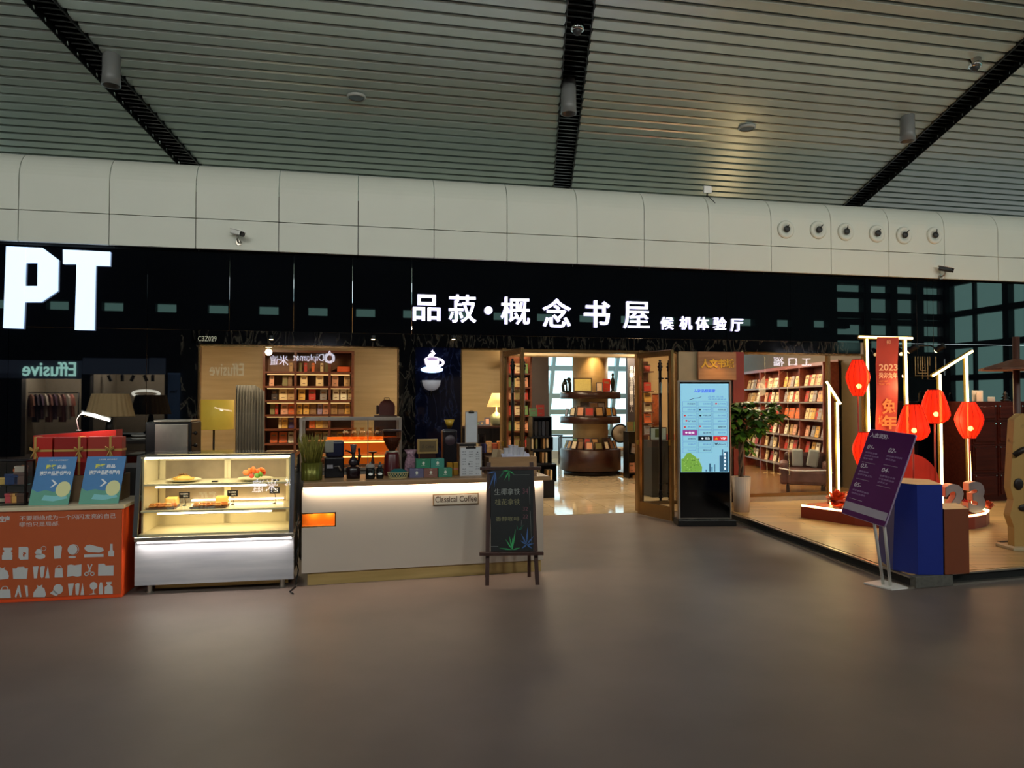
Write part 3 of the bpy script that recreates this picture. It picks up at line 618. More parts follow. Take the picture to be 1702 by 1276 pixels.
# --- two blue leaflets on the stand
M_lblue = mat('leaflet_blue', '2a76b4', .45, noise=.03, nscale=30); M_ly = mat('leaflet_yellow', 'd8dc50', .5, noise=0); M_lgreen = mat('leaflet_green', '5aa08c', .5); M_lw = mat('leaflet_white', 'e6eef4', .5, noise=0); M_lcy = mat('leaflet_cyan', '7cc4cc', .5, noise=0)
for i, (xa, xb) in enumerate(((50, 116), (133, 199))):
    v_ = .10; a = ORG.u(xa, v_); b = ORG.u(xb, v_); h = .385; wd = b-a
    t = ft('leaflet_board', 'blue leaflet with yellow and white Chinese lettering, %s of the two on the orange stand' % ('left', 'right')[i], 'leaflet', a, v_, zt, 'blue leaflets on the orange stand', fr=ORG)
    T = Matrix(((1, 0, .07, 0), (0, 1, .28, 0), (0, 0, 1, 0), (0, 0, 0, 1)))
    m = MB(); m.box(0, wd, 0, .006, 0, h, M=T); card = m.build('card', M_lblue, t)
    m = MB(); m.prism([(0, 0), (wd, 0), (wd, .10), (wd*.8, .115), (wd*.55, .105), (wd*.35, .12), (wd*.15, .105), (0, .13)], -.002, -.0005, 0, T); m.prism([(wd*.3, .04), (wd*.6, .03), (wd*.95, .05), (wd*.9, .08), (wd*.6, .07), (wd*.35, .08)], -.0035, -.002, 1, T); m.build('printed_waves', [M_lgreen, M_lcy], card)
    m = MB(); m.text('购买', wd*.25, wd*.5, .285, .325, -.001, .001, bold=.04, M=T); m.build('lettering', M_ly, card)
    m = MB(); m.text('商品', wd*.54, wd*.76, .29, .32, -.001, .001, bold=.03, M=T); m.text('请移步品菽书屋内', wd*.12, wd*.9, .235, .272, -.001, .001, bold=.03, M=T); m.text('品菽书屋 候机体验厅', wd*.3, wd*.78, .352, .364, -.001, .001, M=T)
    m.prism([(wd*.45, .14), (wd*.5, .14), (wd*.62, .17), (wd*.5, .2), (wd*.45, .2), (wd*.55, .17)], -.002, -.0005, 0, T); m.build('lettering', M_lw, card)
    m = MB(); m.prism([(wd*.8+.055*math.cos(q*PI/12), .125+.062*math.sin(q*PI/12)) for q in range(24)], -.005, -.0035, 0, T); m.build('printed_disc', mat('disc_yellow', 'dfe0a4', .5, noise=0), card)
    m = MB(); m.add([(wd*.3, .12, 0), (wd*.7, .12, 0), (wd*.7, .105, .34), (wd*.3, .1, .3)], [(0, 1, 2, 3)]); m.box(wd*.35, wd*.65, .02, .15, 0, .006); m.build('support', M_wht, t)
# --- glass jewellery cabinet at the left end
a, b = ORG.u(-32, .12), ORG.u(46, .12); cw = b-a; ch = ORG.z(46, 765, .12)-zt
t = ft('jewellery_case', 'small black framed glass case with trinkets at the left of the orange stand', 'display case', a, .12, zt, fr=ORG)
m = MB(); d_ = .17
for x in (0, cw-.015):
    for y in (0, d_-.015): m.box(x, x+.015, y, y+.015, 0, ch)
for z in (0, ch-.012):
    m.box(0, cw, 0, .015, z, z+.012); m.box(0, cw, d_-.015, d_, z, z+.012); m.box(0, .015, 0, d_, z, z+.012); m.box(cw-.015, cw, 0, d_, z, z+.012)
m.build('frame', M_iron, t)
m = MB(); m.box(.015, cw-.015, .004, .008, .012, ch-.012); m.box(cw-.008, cw-.004, .015, d_-.015, .012, ch-.012); m.box(.01, cw-.01, .01, d_-.01, ch-.006, ch-.002); m.build('pane', M_gcase, t)
m = MB(); m.box(.02, cw-.02, .02, d_-.02, .155, .161); m.build('shelf', glass('shelf_glass', (.85, .9, .9), 1.5), t)
for i, (x, y, z, w_, h_, c, lab) in enumerate(((.3, .12, .165, .1, .09, '2c3f6a', 'dark blue jewellery box on the glass shelf'), (.42, .12, .165, .08, .10, '6a5450', 'brown jewellery box on the glass shelf'), (.42, .13, .27, .075, .05, 'b8aca0', 'small pale box stacked on the brown jewellery box'),
        (.29, .14, .012, .06, .08, 'c8505a', 'red trinket box at the bottom of the glass case'), (.36, .14, .012, .055, .08, 'e0a860', 'amber trinket box at the bottom of the glass case'), (.43, .14, .012, .07, .08, '584038', 'brown trinket box at the bottom of the glass case'), (.18, .14, .165, .07, .06, 'c8a860', 'gold trinket box on the glass shelf near its left end'))):
    if i == 2: z = .265
    m = MB(); m.rbox(0, w_, 0, .07, 0, h_, .005); m.rbox(-.003, w_+.003, -.003, .073, h_*.7, h_, .004)
    tag(m.build('trinket_box', mat('trinket_'+c, c, .4), None, ORG.w(a+x*cw/.62, .12+y-.08, zt+z+.001), ORG.a), lab, 'box', 'trinket boxes in the glass case')
for i, (px, py, c) in enumerate(((30, 780, 'e87850'), (40, 779, 'f09a60'), (25, 798, 'f05860'))):
    u_, z_ = ORG.at(px, py, .25); m = MB(); m.ball((0, 0, 0), .028, 12, sq=(1, 1, 1.2)); m.tube([(0, 0, -.03), (0, 0, -(z_-zt-.17)+.0)], .003)
    tag(m.build('trinket', mat('trinket_glow_'+c, c, .3), None, FAC.w(0, 0)*0+ORG.w(u_, .25, z_), 0), ['orange', 'peach', 'pink'][i]+' bead trinket on a thin stand inside the glass case', 'trinket', 'bead trinkets in the glass case')
# --- red gift boxes
M_gred = mat('gift_red', 'b3261e', .38, noise=.03); M_gred2 = mat('gift_red_dark', '8f1c18', .4, noise=.03); M_gold = mat('gold_ribbon', 'c9a25c', .35, .4, noise=.05); M_kraft = mat('kraft', '94795c', .6)
def gift(lab, xa, xb, yt, v_, dep, m_, ribbon=True, zb=None, bow=None):
    a, z1 = ORG.at(xa, yt, v_); b, _ = ORG.at(xb, yt, v_); z0 = zb if zb is not None else zt+.22; w_ = b-a; h_ = z1-z0
    t = ft('gift_box', lab, 'gift box', a, v_, z0, 'red gift boxes on the orange stand', fr=ORG)
    m = MB(); m.rbox(.003, w_-.003, .003, dep, 0, h_, .006); m.build('box', m_, t)
    m = MB(); m.rbox(0, w_, 0, .055, -.001 if h_ < 0 else 0, h_+.003, .005); m.build('lid', m_, t)
    if ribbon:
        bx = w_*(bow or .68)
        m = MB(); m.box(-.002, w_+.002, -.003, dep+.002, h_*.66-.009, h_*.66+.009); m.box(bx-.009, bx+.009, -.004, dep+.003, 0, h_+.006); m.build('ribbon', M_gold, t)
        m = MB(); R = Matrix.Translation((bx, -.015, h_*.66)) @ Matrix.Scale(.62, 4)
        for s1 in (-1, 1):
            m.tube([(0, 0, 0), (s1*.03, -.01, .03), (s1*.05, -.015, .045), (s1*.05, -.012, .02), (s1*.02, -.005, .0), (0, 0, 0)], [.004, .009, .011, .011, .007, .004], 6, M=R)
            m.tube([(0, 0, 0), (s1*.02, -.005, -.05), (s1*.045, -.004, -.1)], [.005, .009, .007], 6, M=R)
        m.ball((0, 0, 0), .012, 10, M=R); m.build('bow', M_gold, t)
    return t
m = MB(); a = ORG.u(112, .3); b = ORG.u(203, .3); m.rbox(0, b-a, 0, .26, 0, .218, .004); m.box(.02, b-a-.02, -.002, .0, .03, .19)
tag(m.build('cardboard_box', M_kraft, None, ORG.w(a, .3, zt), ORG.a), 'brown cardboard box under the red gift boxes', 'box')
m = MB(); a2 = ORG.u(57, .3); m.rbox(0, a-a2-.01, 0, .26, 0, .218, .004)
tag(m.build('cardboard_box', mat('box_dark_red', '6a1612', .5), None, ORG.w(a2, .3, zt), ORG.a), 'dark red box hidden behind the left blue leaflet', 'box')
gift('plain red gift box with narrow end showing, leftmost on the stand', 57, 88, 727, .30, .12, M_gred, True, bow=.1)
gift('red gift box with gold bow, middle of the three upright ones', 91, 145, 727, .30, .12, M_gred2, bow=.78)
gift('red gift box with gold bow, rightmost of the three upright ones', 147, 204, 726, .30, .12, mat('gift_red_mid', '9c3228', .4, noise=.03), bow=.66)
z1 = ORG.z(150, 715, .5); t = ft('gift_box', 'long red gift box tilted behind the three upright red ones', 'gift box', ORG.u(57, .44), .435, zt+.221, 'red gift boxes on the orange stand', fr=ORG)
m = MB(); w_ = ORG.u(194, .44)-ORG.u(57, .44); m.prism([(0, 0), (w_, 0), (w_, z1-zt-.215), (0, z1-zt-.26)], 0, .18); m.build('box', M_gred, t)
# --- LED book lamp
LZ = zt+.221+(z1-zt-.26)+.04
u_, z_ = ORG.at(137, 686, .45); u2, z2 = ORG.at(181, 698, .30)
t = ft('desk_lamp', 'slim bright white tube lamp on a bent arm over the red boxes', 'lamp', u_, .52, LZ, fr=ORG)
q0 = Vector((0, -.05, z_-LZ)); q1 = Vector((u2-u_, -.2, z2-LZ))
m = MB(); m.tube([q0, q1], .012, 10); m.build('tube', mat('tube_led', 'ffffff', .4, emit=14, ecol='fff2e6', noise=0), t)
m = MB(); m.tube([q0+Vector((-.01, 0, .014)), q1+Vector((.01, 0, .014))], .008); m.build('lamp_head', M_wht, t)
m = MB(); m.tube([q0, q0+Vector((-.03, .0, -.02)), q0+Vector((-.05, 0, -.06)), (-.05, 0, 0)], .004); m.cyl(.02, -.002, .004, -.05, 0, 12); m.build('arm', M_wht, t)
light('POINT', 'desk_lamp_light', ORG.w(u_+.1, .34, z_-.03), 2.2, (1, .95, .88), .03)
# --- pleated table lamp on a dark table by the wall
TV = -.75
a, z1 = FAC.at(158, 654, TV); b, z0 = FAC.at(214, 692, TV); cxl = (FAC.u(150, TV)+FAC.u(217, TV))/2
tbh = FAC.z(180, 730, TV)
t = ft('side_table', 'dark lacquered side table against the black glass wall', 'table', cxl-.7, TV-.28, 0)
m = MB(); m.rbox(0, 1.6, 0, .55, tbh-.04, tbh, .006); m.build('tabletop', M_iron, t)
for x in (.02, 1.54):
    for y in (.02, .49): m = MB(); m.rbox(x, x+.04, y, y+.04, 0, tbh-.04, .004); m.build('leg', M_iron, t)
t = ft('table_lamp', 'table lamp with a pleated tan shade near the black glass wall', 'lamp', cxl, TV, tbh)
h0, h1 = z0-tbh, z1-tbh
m = MB(); m.lathe([(.255, h0), (.25, h0+.01), (.19, h1-.01), (.185, h1), (.18, h1), (.182, h1-.012), (.245, h0+.01)], 96, ribs=24, rib_d=.03); m.build('lamp_shade', mat('pleat_tan', '8a7350', .9), t)
m = MB(); m.lathe([(.09, 0), (.09, .02), (.03, .04), (.05, .1), (.045, .16), (.015, h0+.03), (.012, h0+.1)], 20); m.build('base', M_iron, t)
for k, (dx, dy) in enumerate(((.33, -.05), (.54, -.02), (.75, -.08))):
    for j in range(2):
        m = MB(); m.lathe([(.001, .004), (.07, .004), (.09, .018), (.095, .018), (.08, .0), (.04, 0)], 24)
        tag(m.build('saucer', mat('saucer_grey', '8f8d88', .2), None, FAC.w(cxl+dx, TV+dy, tbh+.034*j)), '%s grey saucer of the %s pair on the dark side table' % (('lower', 'upper')[j], ('left', 'middle', 'right')[k]), 'saucer', 'saucers on the side table')

# ---------------------------------------------------------------- cake case
CAS = Frame(-3.13, 6.17, 11)
cL = CAS.u(490, 0); M_cw = mat('case_white_wood', 'c9c9cc', .35, noise=.05, nscale=5)
m_cw = wood('case_white', '9fa0a8', 'bcbcc0', .3, 1.2, 'X')
zb = CAS.z(350, 888, 0); ztop = CAS.z(350, 755, .12); DP = .62
M_warmcase = mat('case_interior', 'd9cca4', .35, noise=.02); M_cfr = mat('case_frame', '4b4d50', .3, .5, noise=0)
t = ft('cake_display_case', 'lit glass cake display case with a white wooden base panel', 'display case', 0, 0, 0, fr=CAS); cs = t
m = MB(); m.rbox(0, cL, 0, .03, .075, zb-.04, .004); m.build('base_panel', m_cw, t)
m = MB(); m.box(.02, cL-.02, .03, DP, .09, zb-.01); m.build('base_cabinet', mat('cab_grey', '6c6a66', .5), t)
m = MB(); m.rbox(-.004, cL+.004, -.01, DP+.01, zb-.036, zb, .004); m.build('deck', M_steel, t)
m = MB(); m.box(.02, cL-.02, -.004, .0, zb-.05, zb-.038); m.build('light_strip', mat('led_strip_white', 'ffffff', .4, emit=10, ecol='fff0ea', noise=0), t)
for x in (.1, cL-.1):
    for y in (.08, DP-.08): m = MB(); m.cyl(.022, 0, .09, x, y, 12); m.cyl(.03, 0, .012, x, y, 12); m.build('leg', M_steel, t)
m = MB(); m.box(.12, cL-.06, .16, .165, .01, .085); m.build('kick_plate', M_gold, t)
lean = .10
x0_, x1_ = CAS.u(223, .0)-0, CAS.u(489, .0)
def cz(f): return zb+(ztop-zb)*f
m = MB()
for x in (x0_, x1_-.034):
    m.prism([(0, 0)]*0 or [(x, zb), (x+.034, zb), (x+.034, ztop), (x, ztop)], .0, .03, M=Matrix(((1,0,0,0),(0,1,lean/(ztop-zb),-lean/(ztop-zb)*zb),(0,0,1,0),(0,0,0,1))))
    m.box(x, x+.034, DP-.03, DP, zb, ztop); m.box(x, x+.034, lean, DP, ztop-.03, ztop)
m.box(x0_, x1_, lean, lean+.02, ztop-.012, ztop); m.box(x0_, x1_, DP-.02, DP, ztop-.02, ztop)
m.build('frame', M_cfr, t)
m = MB(); LM = Matrix(((1,0,0,0),(0,1,lean/(ztop-zb),-lean/(ztop-zb)*zb),(0,0,1,0),(0,0,0,1)))
m.box(x0_+.034, x1_-.034, .008, .014, zb, ztop, M=LM); m.box(x0_+.002, x1_-.002, lean, DP, ztop, ztop+.008)
for x in (x0_+.01, x1_-.016): m.prism([(0, 0)]*0 or [(-DP, zb), (-.03, zb), (-lean-.03, ztop-.03), (-DP, ztop-.03)], x, x+.005, M=Matrix(((0,1,0,0),(-1,0,0,0),(0,0,1,0),(0,0,0,1))))
m.build('pane', M_gcase, t)
# interior
m = MB(); m.box(x0_+.03, x1_-.03, .06, DP-.02, zb, zb+.012); m.build('floor_plate', M_warmcase, t)
m = MB(); xm = (x0_+x1_)/2
for x in (x0_+.06, xm-.025, xm+.0, x1_-.12): m.box(x, x+.03 if x != x0_+.06 else x+.05, DP-.06, DP-.02, zb, ztop-.02)
m.box(x0_+.03, x1_-.03, DP-.06, DP-.02, zb, zb+.1); m.box(x0_+.03, x1_-.03, DP-.06, DP-.02, ztop-.08, ztop-.02); m.box(x0_+.035, x0_+.05, .12, DP-.02, zb, ztop-.03); m.box(x1_-.05, x1_-.035, .12, DP-.02, zb, ztop-.03); m.build('back_frame', M_warmcase, t)
m = MB(); m.box(x0_+.05, x1_-.05, DP-.05, DP-.044, zb+.05, ztop-.03); m.build('back_pane', mat('back_pane', '8f8068', .25, noise=.3, nscale=3), t)  # opaque beige stands in for the interior reflected in this pane
zS = [CAS.z(350, 840, .3), CAS.z(350, 799, .3)]
M_led1 = mat('case_tube', 'ffffff', .4, emit=13, ecol='ffe9c4', noise=0)
for k, z in enumerate(zS):
    y0 = .07+.05*k
    m = MB(); m.box(x0_+.04, x1_-.04, y0, DP-.07, z-.014, z); m.build('shelf', mat('case_shelf', 'd8cda6', .25, noise=.02), t)
    m = MB(); m.box(x0_+.14+.03*(1-k), x1_-.24+.05*(1-k), y0+.006, y0+.02, z-.032, z-.02); m.build('tube_light', M_led1, t)
m = MB(); m.box(x0_+.05, x1_-.05, lean+.04, lean+.055, ztop-.035, ztop-.02); m.build('tube_light', M_led1, t)
m = MB(); m.box(xm-.3, x1_-.14, DP-.09, DP-.078, zS[0]+.02, zS[0]+.03); m.build('tube_light', M_led1, t)
# food on the shelves
def plate(lab, px, z, r, v_=.3, c='e8dcae'):
    u_ = CAS.u(px, v_); m = MB(); m.lathe([(.001, .008), (r*.55, .008), (r, .022), (r+.004, .022), (r*.6, 0), (.001, 0)], 28)
    return tag(m.build('plate', mat('plate_'+c, c, .25), None, CAS.w(u_, v_, z+.002)), lab, 'plate', 'plates in the cake case'), u_
_, pu = plate('cream plate holding a mound of pasta on the top shelf', 307, zS[1], .14)
random.seed(3)
m = MB()
for k in range(70):
    a_ = random.random()*2*PI; r_ = .075*random.random()**.5; z_ = .02+.045*(1-r_/.08); q = random.random()*PI
    m.tube([(r_*math.cos(a_), r_*math.sin(a_), z_), (r_*math.cos(a_)+.02*math.cos(q), r_*math.sin(a_)+.02*math.sin(q), z_+.006), (r_*math.cos(a_)+.035*math.cos(q+.8), r_*math.sin(a_)+.035*math.sin(q+.8), z_-.004)], .0035, 5)
m.lathe([(.085, .018), (.06, .04), (.02, .055), (.001, .058)], 16)
fo = m.build('spaghetti', mat('pasta', 'd8ac50', .6), None, CAS.w(pu, .3, zS[1]+.0)); tag(fo, 'mound of yellow spaghetti on the left plate', 'food')
m = MB()
for k in range(14): m.ball((.03*random.uniform(-1, 1), .03*random.uniform(-1, 1), .062+.006*random.random()), .008, 8)
m.build('mince_topping', mat('mince', '6a4a22', .7), fo)
_, pu = plate('cream plate piled with fruit and crackers on the top shelf', 426, zS[1], .15, .3)
for k, (n_, c, r_, ps) in enumerate((('orange slice', 'e8702c', .03, ((-.08, .0), (-.05, .03), (-.02, .01), (.01, .03), (.04, .02), (.06, -.0))), ('red tomato piece', 'c83c20', .022, ((-.03, -.03), (.03, .04), (.07, .03))), ('green leaf garnish', '5a8a2c', .026, ((.02, -.04), (.05, -.04))))):
    for j, (x, y) in enumerate(ps):
        m = MB(); Rm = Matrix.Translation((0, 0, r_)) @ Matrix.Rotation(.5+j, 4, 'Z') @ Matrix.Rotation(.9+.3*j, 4, 'X')
        m.ball((0, 0, 0), r_, 12, M=Rm, sq=(1, 1, .45)); m.ring(r_*.75, r_*.15, 14, 6, M=Rm)
        tag(m.build('salad_piece', mat('salad_'+c, c, .5), None, CAS.w(pu+x, .3+y, zS[1]+.02+.012*(j % 3)+.02*(k == 0)), 0), '%s, %s from the left on the right plate' % (n_, ORD[j]), 'food', 'pieces of food on the right plate')
for i, (pa, pb, n) in enumerate(((253, 292, 6), (325, 376, 6))):
    ua, ub = CAS.u(pa, .22), CAS.u(pb, .22)
    t = ft('pastry_tray', '%s dark tray of bread slices on the middle shelf' % ('left', 'right')[i], 'tray', ua-.02, .13, zS[0]+.002, 'pastry trays in the cake case', fr=CAS)
    m = MB(); m.rbox(0, ub-ua+.04, 0, .2, 0, .008, .003); m.box(0, ub-ua+.04, 0, .006, .008, .014); m.box(0, ub-ua+.04, .194, .2, .008, .014); m.build('tray_plate', mat('tray', '5a3c28', .4), t)
    for k in range(n):
        m = MB(); m.rbox(-.028, .028, -.03, .03, 0, .022, .01); m.rbox(-.02, .022, -.024, .02, .02, .034, .008)
        tag(m.build('pastry', mat('pastry_%d' % (k % 3), ('d08a3c', 'e0a050', 'c87830')[k % 3], .6), None, CAS.w(ua+.02+(ub-ua-.03)*k/(n-1), .2+.03*(k % 2), zS[0]+.012), CAS.a+.2*(k % 3)), '%s golden pastry from the left on the %s tray' % (ORD[k], ('left', 'right')[i]), 'pastry', 'pastries on the middle shelf')
    m = MB(); m.rbox(0, .1, 0, .09, 0, .07, .012)
    tag(m.build('sponge_cake', mat('sponge', 'e8bc60', .7), None, CAS.w((ua+ub)/2+(.03 if i else .0), .29, zS[0]+.0085 if False else zS[0]+.012), CAS.a), 'tall block of sponge cake behind the %s tray of pastries' % ('left', 'right')[i], 'cake', 'sponge cakes in the case')
for i, (px, py) in enumerate(((307, 823), (387, 820), (457, 815))):
    v_ = .32+.0*i; u_, z_ = CAS.at(px, py, v_)
    t = ft('price_card', 'small black chalk price card in the cake case, %s from the left' % ORD[i], 'price card', u_, v_+.03, zS[0]+.001, 'chalk price cards in the cake case', fr=CAS)
    h_ = z_-zS[0]
    m = MB(); m.rbox(-.045, .045, 0, .004, h_-.028, h_+.028, .001); m.build('card', M_blk, t)
    m = MB(); m.text('生日蛋糕', -.035, .03, h_+.005, h_+.018, -.001, .0005); m.text('38元', -.01, .03, h_-.018, h_-.003, -.001, .0005); m.build('lettering', M_wht, t)
    m = MB(); m.tube([(0, .006, h_-.02), (.012, .006, .02), (0, .006, .004)], .0025); m.cyl(.016, 0, .005, 0, .006); m.build('stand', M_iron, t)
for i, px in enumerate((353, 455)):
    u_ = CAS.u(px, .2); m = MB(); m.rbox(0, .05, 0, .03, 0, .012, .002); tag(m.build('label_block', M_dgrey, None, CAS.w(u_, .2, zS[1]), CAS.a), 'tiny dark price block on the top shelf, %s of two' % ('left', 'right')[i], 'price block', 'price blocks on the top shelf')
light('AREA', 'case_base_light', CAS.w(cL/2, -.03, zb-.055), 3.2, (1, .92, .84), cL-.06, (math.radians(-12), 0, CAS.a), .01)
light('AREA', 'case_light', CAS.w((x0_+x1_)/2, .3, ztop-.04), 3.2, (1, .86, .58), 1.0, (0, 0, CAS.a), .3)
light('AREA', 'case_light', CAS.w((x0_+x1_)/2, .3, zS[0]-.04), 2.4, (1, .86, .58), 1.0, (0, 0, CAS.a), .3)
light('AREA', 'case_light', CAS.w((x0_+x1_)/2, .3, zS[1]-.04), 2.4, (1, .86, .58), 1.0, (0, 0, CAS.a), .3)
# underfloor glow and power cable between case and counter
m = MB(); pts = []
for k in range(15): pts.append((.006*math.sin(k*1.3), .02*math.cos(k*1.1), .62-.62*k/14.0+.006))
m.tube(pts+[(.0, -.2, .008), (.05, -.28, .008)], .006)
tag(m.build('power_cable', M_blk, None, CAS.w(cL+.024, .06, 0), 0), 'black power cable dangling between the cake case and the counter', 'cable')

# ---------------------------------------------------------------- coffee counter
CTR = Frame(-1.83, 6.47, 14.9)
CLn = CTR.u(903, 0); M_cfront = mat('counter_white', 'b8aea2', .35, noise=.015, nscale=2); M_cwood = wood('counter_wood', '8b6a48', 'a58360', .4, 2, 'X'); M_kick = wood('kick_wood', '9c8450', 'b49a64', .4, 1.6, 'X')
hz = CTR.z(503, 801, 0)
t = ft('coffee_counter', 'long white coffee counter with a wooden top and glowing edge strip', 'counter', 0, 0, 0, fr=CTR)
nz0, nz1 = CTR.z(530, 875, 0), CTR.z(530, 851, 0); nx = CTR.u(560, 0)
m = MB(); kz = .11
m.box(0, CLn, .0, .03, kz, nz0); m.box(nx, CLn, 0, .03, nz0, nz1); m.box(0, CLn, 0, .03, nz1, hz-.06); m.box(.05, .08, .15, .62, kz, nz0-.02); m.box(CLn-.03, CLn, .03, .62, kz, hz-.06)
m.build('front_panel', M_cfront, t)
m = MB(); m.box(.05, CLn-.02, .02, .6, .0, kz); m.build('kickboard', M_kick, t)
m = MB(); m.rbox(.012, CLn+.06, -.03, .6, hz-.045, hz, .006); m.build('worktop', M_cwood, t)
m = MB(); m.box(.01, CLn-.01, -.012, -.002, hz-.058, hz-.046); m.build('light_strip', mat('led_strip_warm', 'ffffff', .4, emit=11, ecol='ffd9b0', noise=0), t)
M_niche = mat('niche_orange', 'd07a28', .3, .2)
m = MB(); m.box(.0, nx, .14, .15, nz0, nz1); m.box(0, nx, .03, .15, nz0-.012, nz0); m.box(0, nx, .03, .15, nz1, nz1+.01); m.box(nx, nx+.01, .03, .15, nz0, nz1); m.build('niche', M_niche, t)
m = MB(); m.box(.0, nx, .004, .03, nz1-.01, nz1); m.box(0, nx, .004, .03, nz0, nz0+.008); m.box(nx-.012, nx, .004, .03, nz0, nz1); m.build('niche_frame', M_bronze, t)
pu_, pz0 = CTR.at(720, 840, -.01); pu2, pz1 = CTR.at(796, 818, -.01)
m = MB(); m.rbox(pu_, pu2, -.012, 0, pz0, pz1, .003); sp = m.build('name_plaque', mat('plaque_edge', '8a7258', .35, .4), t)
m = MB(); m.box(pu_+.012, pu2-.012, -.016, -.012, pz0+.012, pz1-.012); m.build('plaque_face', mat('plaque_face', 'd8ccb8', .4), sp)
m = MB(); m.text('Classical Coffee', pu_+.02, pu2-.02, pz0+.03, pz1-.022, -.016, .001, bold=.01); m.build('lettering', mat('plaque_ink', '5a4434', .5, noise=0), sp)
light('POINT', 'niche_light', CTR.w(.1, .085, nz1-.02), .7, (1, .62, .22), .01); light('POINT', 'niche_light', CTR.w(.24, .085, nz1-.02), .7, (1, .62, .22), .01)
light('AREA', 'counter_strip_light', CTR.w(CLn/2, -.02, hz-.06), 10, (1, .78, .56), CLn-.05, (0, 0, CTR.a), .01)
# glass partition upright beside the counter (left edge)
# ---- items on the counter
def cu(px, v=.2): return CTR.u(px, v)
def cz_(px, py, v=.2): return CTR.z(px, py, v)
def item(name, lab, cat, px, v, group=None, rz=0): return ft(name, lab, cat, cu(px, v), v, hz, group, fr=CTR, rz=rz)
# grass in a ribbed metal pot
t = item('grass_planter', 'bundle of green straw grass in a ribbed olive metal pot', 'plant', 519, .18)
rw = (cu(536, .25)-cu(502, .25))/2; ph = cz_(519, 767, .25)-hz
m = MB(); m.lathe([(rw*.97, 0), (rw, .01), (rw, ph), (rw*.94, ph), (rw*.92, ph-.02)], 64, ribs=16, rib_d=.03); m.lathe([(.001, ph-.03), (rw*.95, ph-.03)], 20, 0, False); m.build('pot', mat('olive_metal', '6b6a2a', .3, .5), t)
m = MB(); random.seed(5); gh = cz_(519, 722, .25)-hz
for k in range(150):
    a_ = random.random()*2*PI; r0 = rw*.8*random.random()**.5; r1 = r0*1.6+.012; h_ = gh*(.78+.26*random.random()); j = random.uniform(-.3, .3)
    m.tube([(r0*math.cos(a_), r0*math.sin(a_), ph-.03), ((r0+r1)/2*math.cos(a_+j*.4), (r0+r1)/2*math.sin(a_+j*.4), (ph+h_)/2), (r1*math.cos(a_+j), r1*math.sin(a_+j), h_)], [.003, .0035, .0015], 4)
m.build('grass', mat('grass_olive', '7a7228', .7, noise=.35, nscale=40), t)
# dark espresso machine body with pages
t = item('coffee_grinder_box', 'dark blue coffee machine seen from behind beside the grass pot', 'coffee machine', 556, .42)
wv = (cu(572, .42)-cu(540, .42)); hh = cz_(553, 733, .3)-hz
m = MB(); m.rbox(-wv/2, wv/2, -.1, .14, 0, hh*.55, .01); m.build('body', mat('machine_black', '0e0d12', .3), t)
m = MB(); m.rbox(-wv/2+.01, wv/2, -.1, .14, hh*.56, hh, .02); m.build('upper_body', mat('machine_navy', '151a34', .3), t)
m = MB(); m.box(-wv/2+.0, -wv/2+.08, -.112, -.108, hh*.7, hh*1.0); m.build('paper_sheet', mat('paper_grey', '8f8c80', .7), t)
m = MB(); m.box(-wv/2+.02, -wv/2+.075, -.112, -.102, hh*.26, hh*.36); m.build('sticker', mat('sticker_grey', '9a98a0', .6), t)
m = MB(); m.tube([(0, -.105, hh*.3), (.04, -.13, hh*.32), (.06, -.13, hh*.2)], .008); m.build('spout', M_steel, t)
# pink folding napkin stack / dark coffee siphon
t = item('coffee_siphon', 'dark glass coffee siphon with valves and knobs on the counter', 'coffee maker', 588, .24)
m = MB(); m.lathe([(.06, 0), (.062, .03), (.065, .09), (.05, .11), (.001, .11)], 20); m.build('base', mat('siphon_dark', '1c0e12', .2), t)
m = MB(); m.lathe([(.02, .11), (.04, .13), (.045, .15), (.03, .18), (.015, .2), (.015, .235), (.02, .24)], 18); m.build('flask', mat('siphon_glass', '241c22', .08), t)
m = MB(); m.tube([(0, 0, .22), (-.05, -.0, .25), (-.075, 0, .255)], .008); m.tube([(.04, 0, .12), (.055, 0, .2), (.05, 0, .275)], [.012, .009, .012]); m.ball((.055, 0, .2), .018, 10); m.build('valve', M_iron, t)
m = MB(); m.lathe([(.02, .24), (.028, .3), (.034, .31)], 14); m.build('upper_cup', mat('siphon_cup', '5c5a66', .2), t)
# jars
for i, (px, r_) in enumerate(((616, .042), (632, .034))):
    t = item('coffee_jar', ('dark jar with a glass dome lid and white label, left of the two', 'smaller dark jar with a white label, right of the two')[i], 'jar', px, .16, 'labelled jars on the counter')
    m = MB(); m.lathe([(r_*.95, 0), (r_, .01), (r_, .085), (r_*.8, .1), (.001, .1)], 20); m.build('jar', mat('jar_dark', '0f0c0b', .15), t)
    m = MB(); m.lathe([(r_*.98, .098), (r_*.95, .12), (r_*.6, .135), (.001, .138)] if i == 0 else [(r_*.6, .098), (r_*.62, .12), (.001, .135)], 18); m.ball((0, 0, .143), .01, 10); m.build('lid', mat('jar_lid_%d' % i, ('8f8a84', '3c4448')[i], .2), t)
    m = MB(); m.prism([(.02*math.cos(q*PI/8), .045+.011*math.sin(q*PI/8)) for q in range(16)], -r_-.003, -r_+.004); m.build('label', M_wht, t)
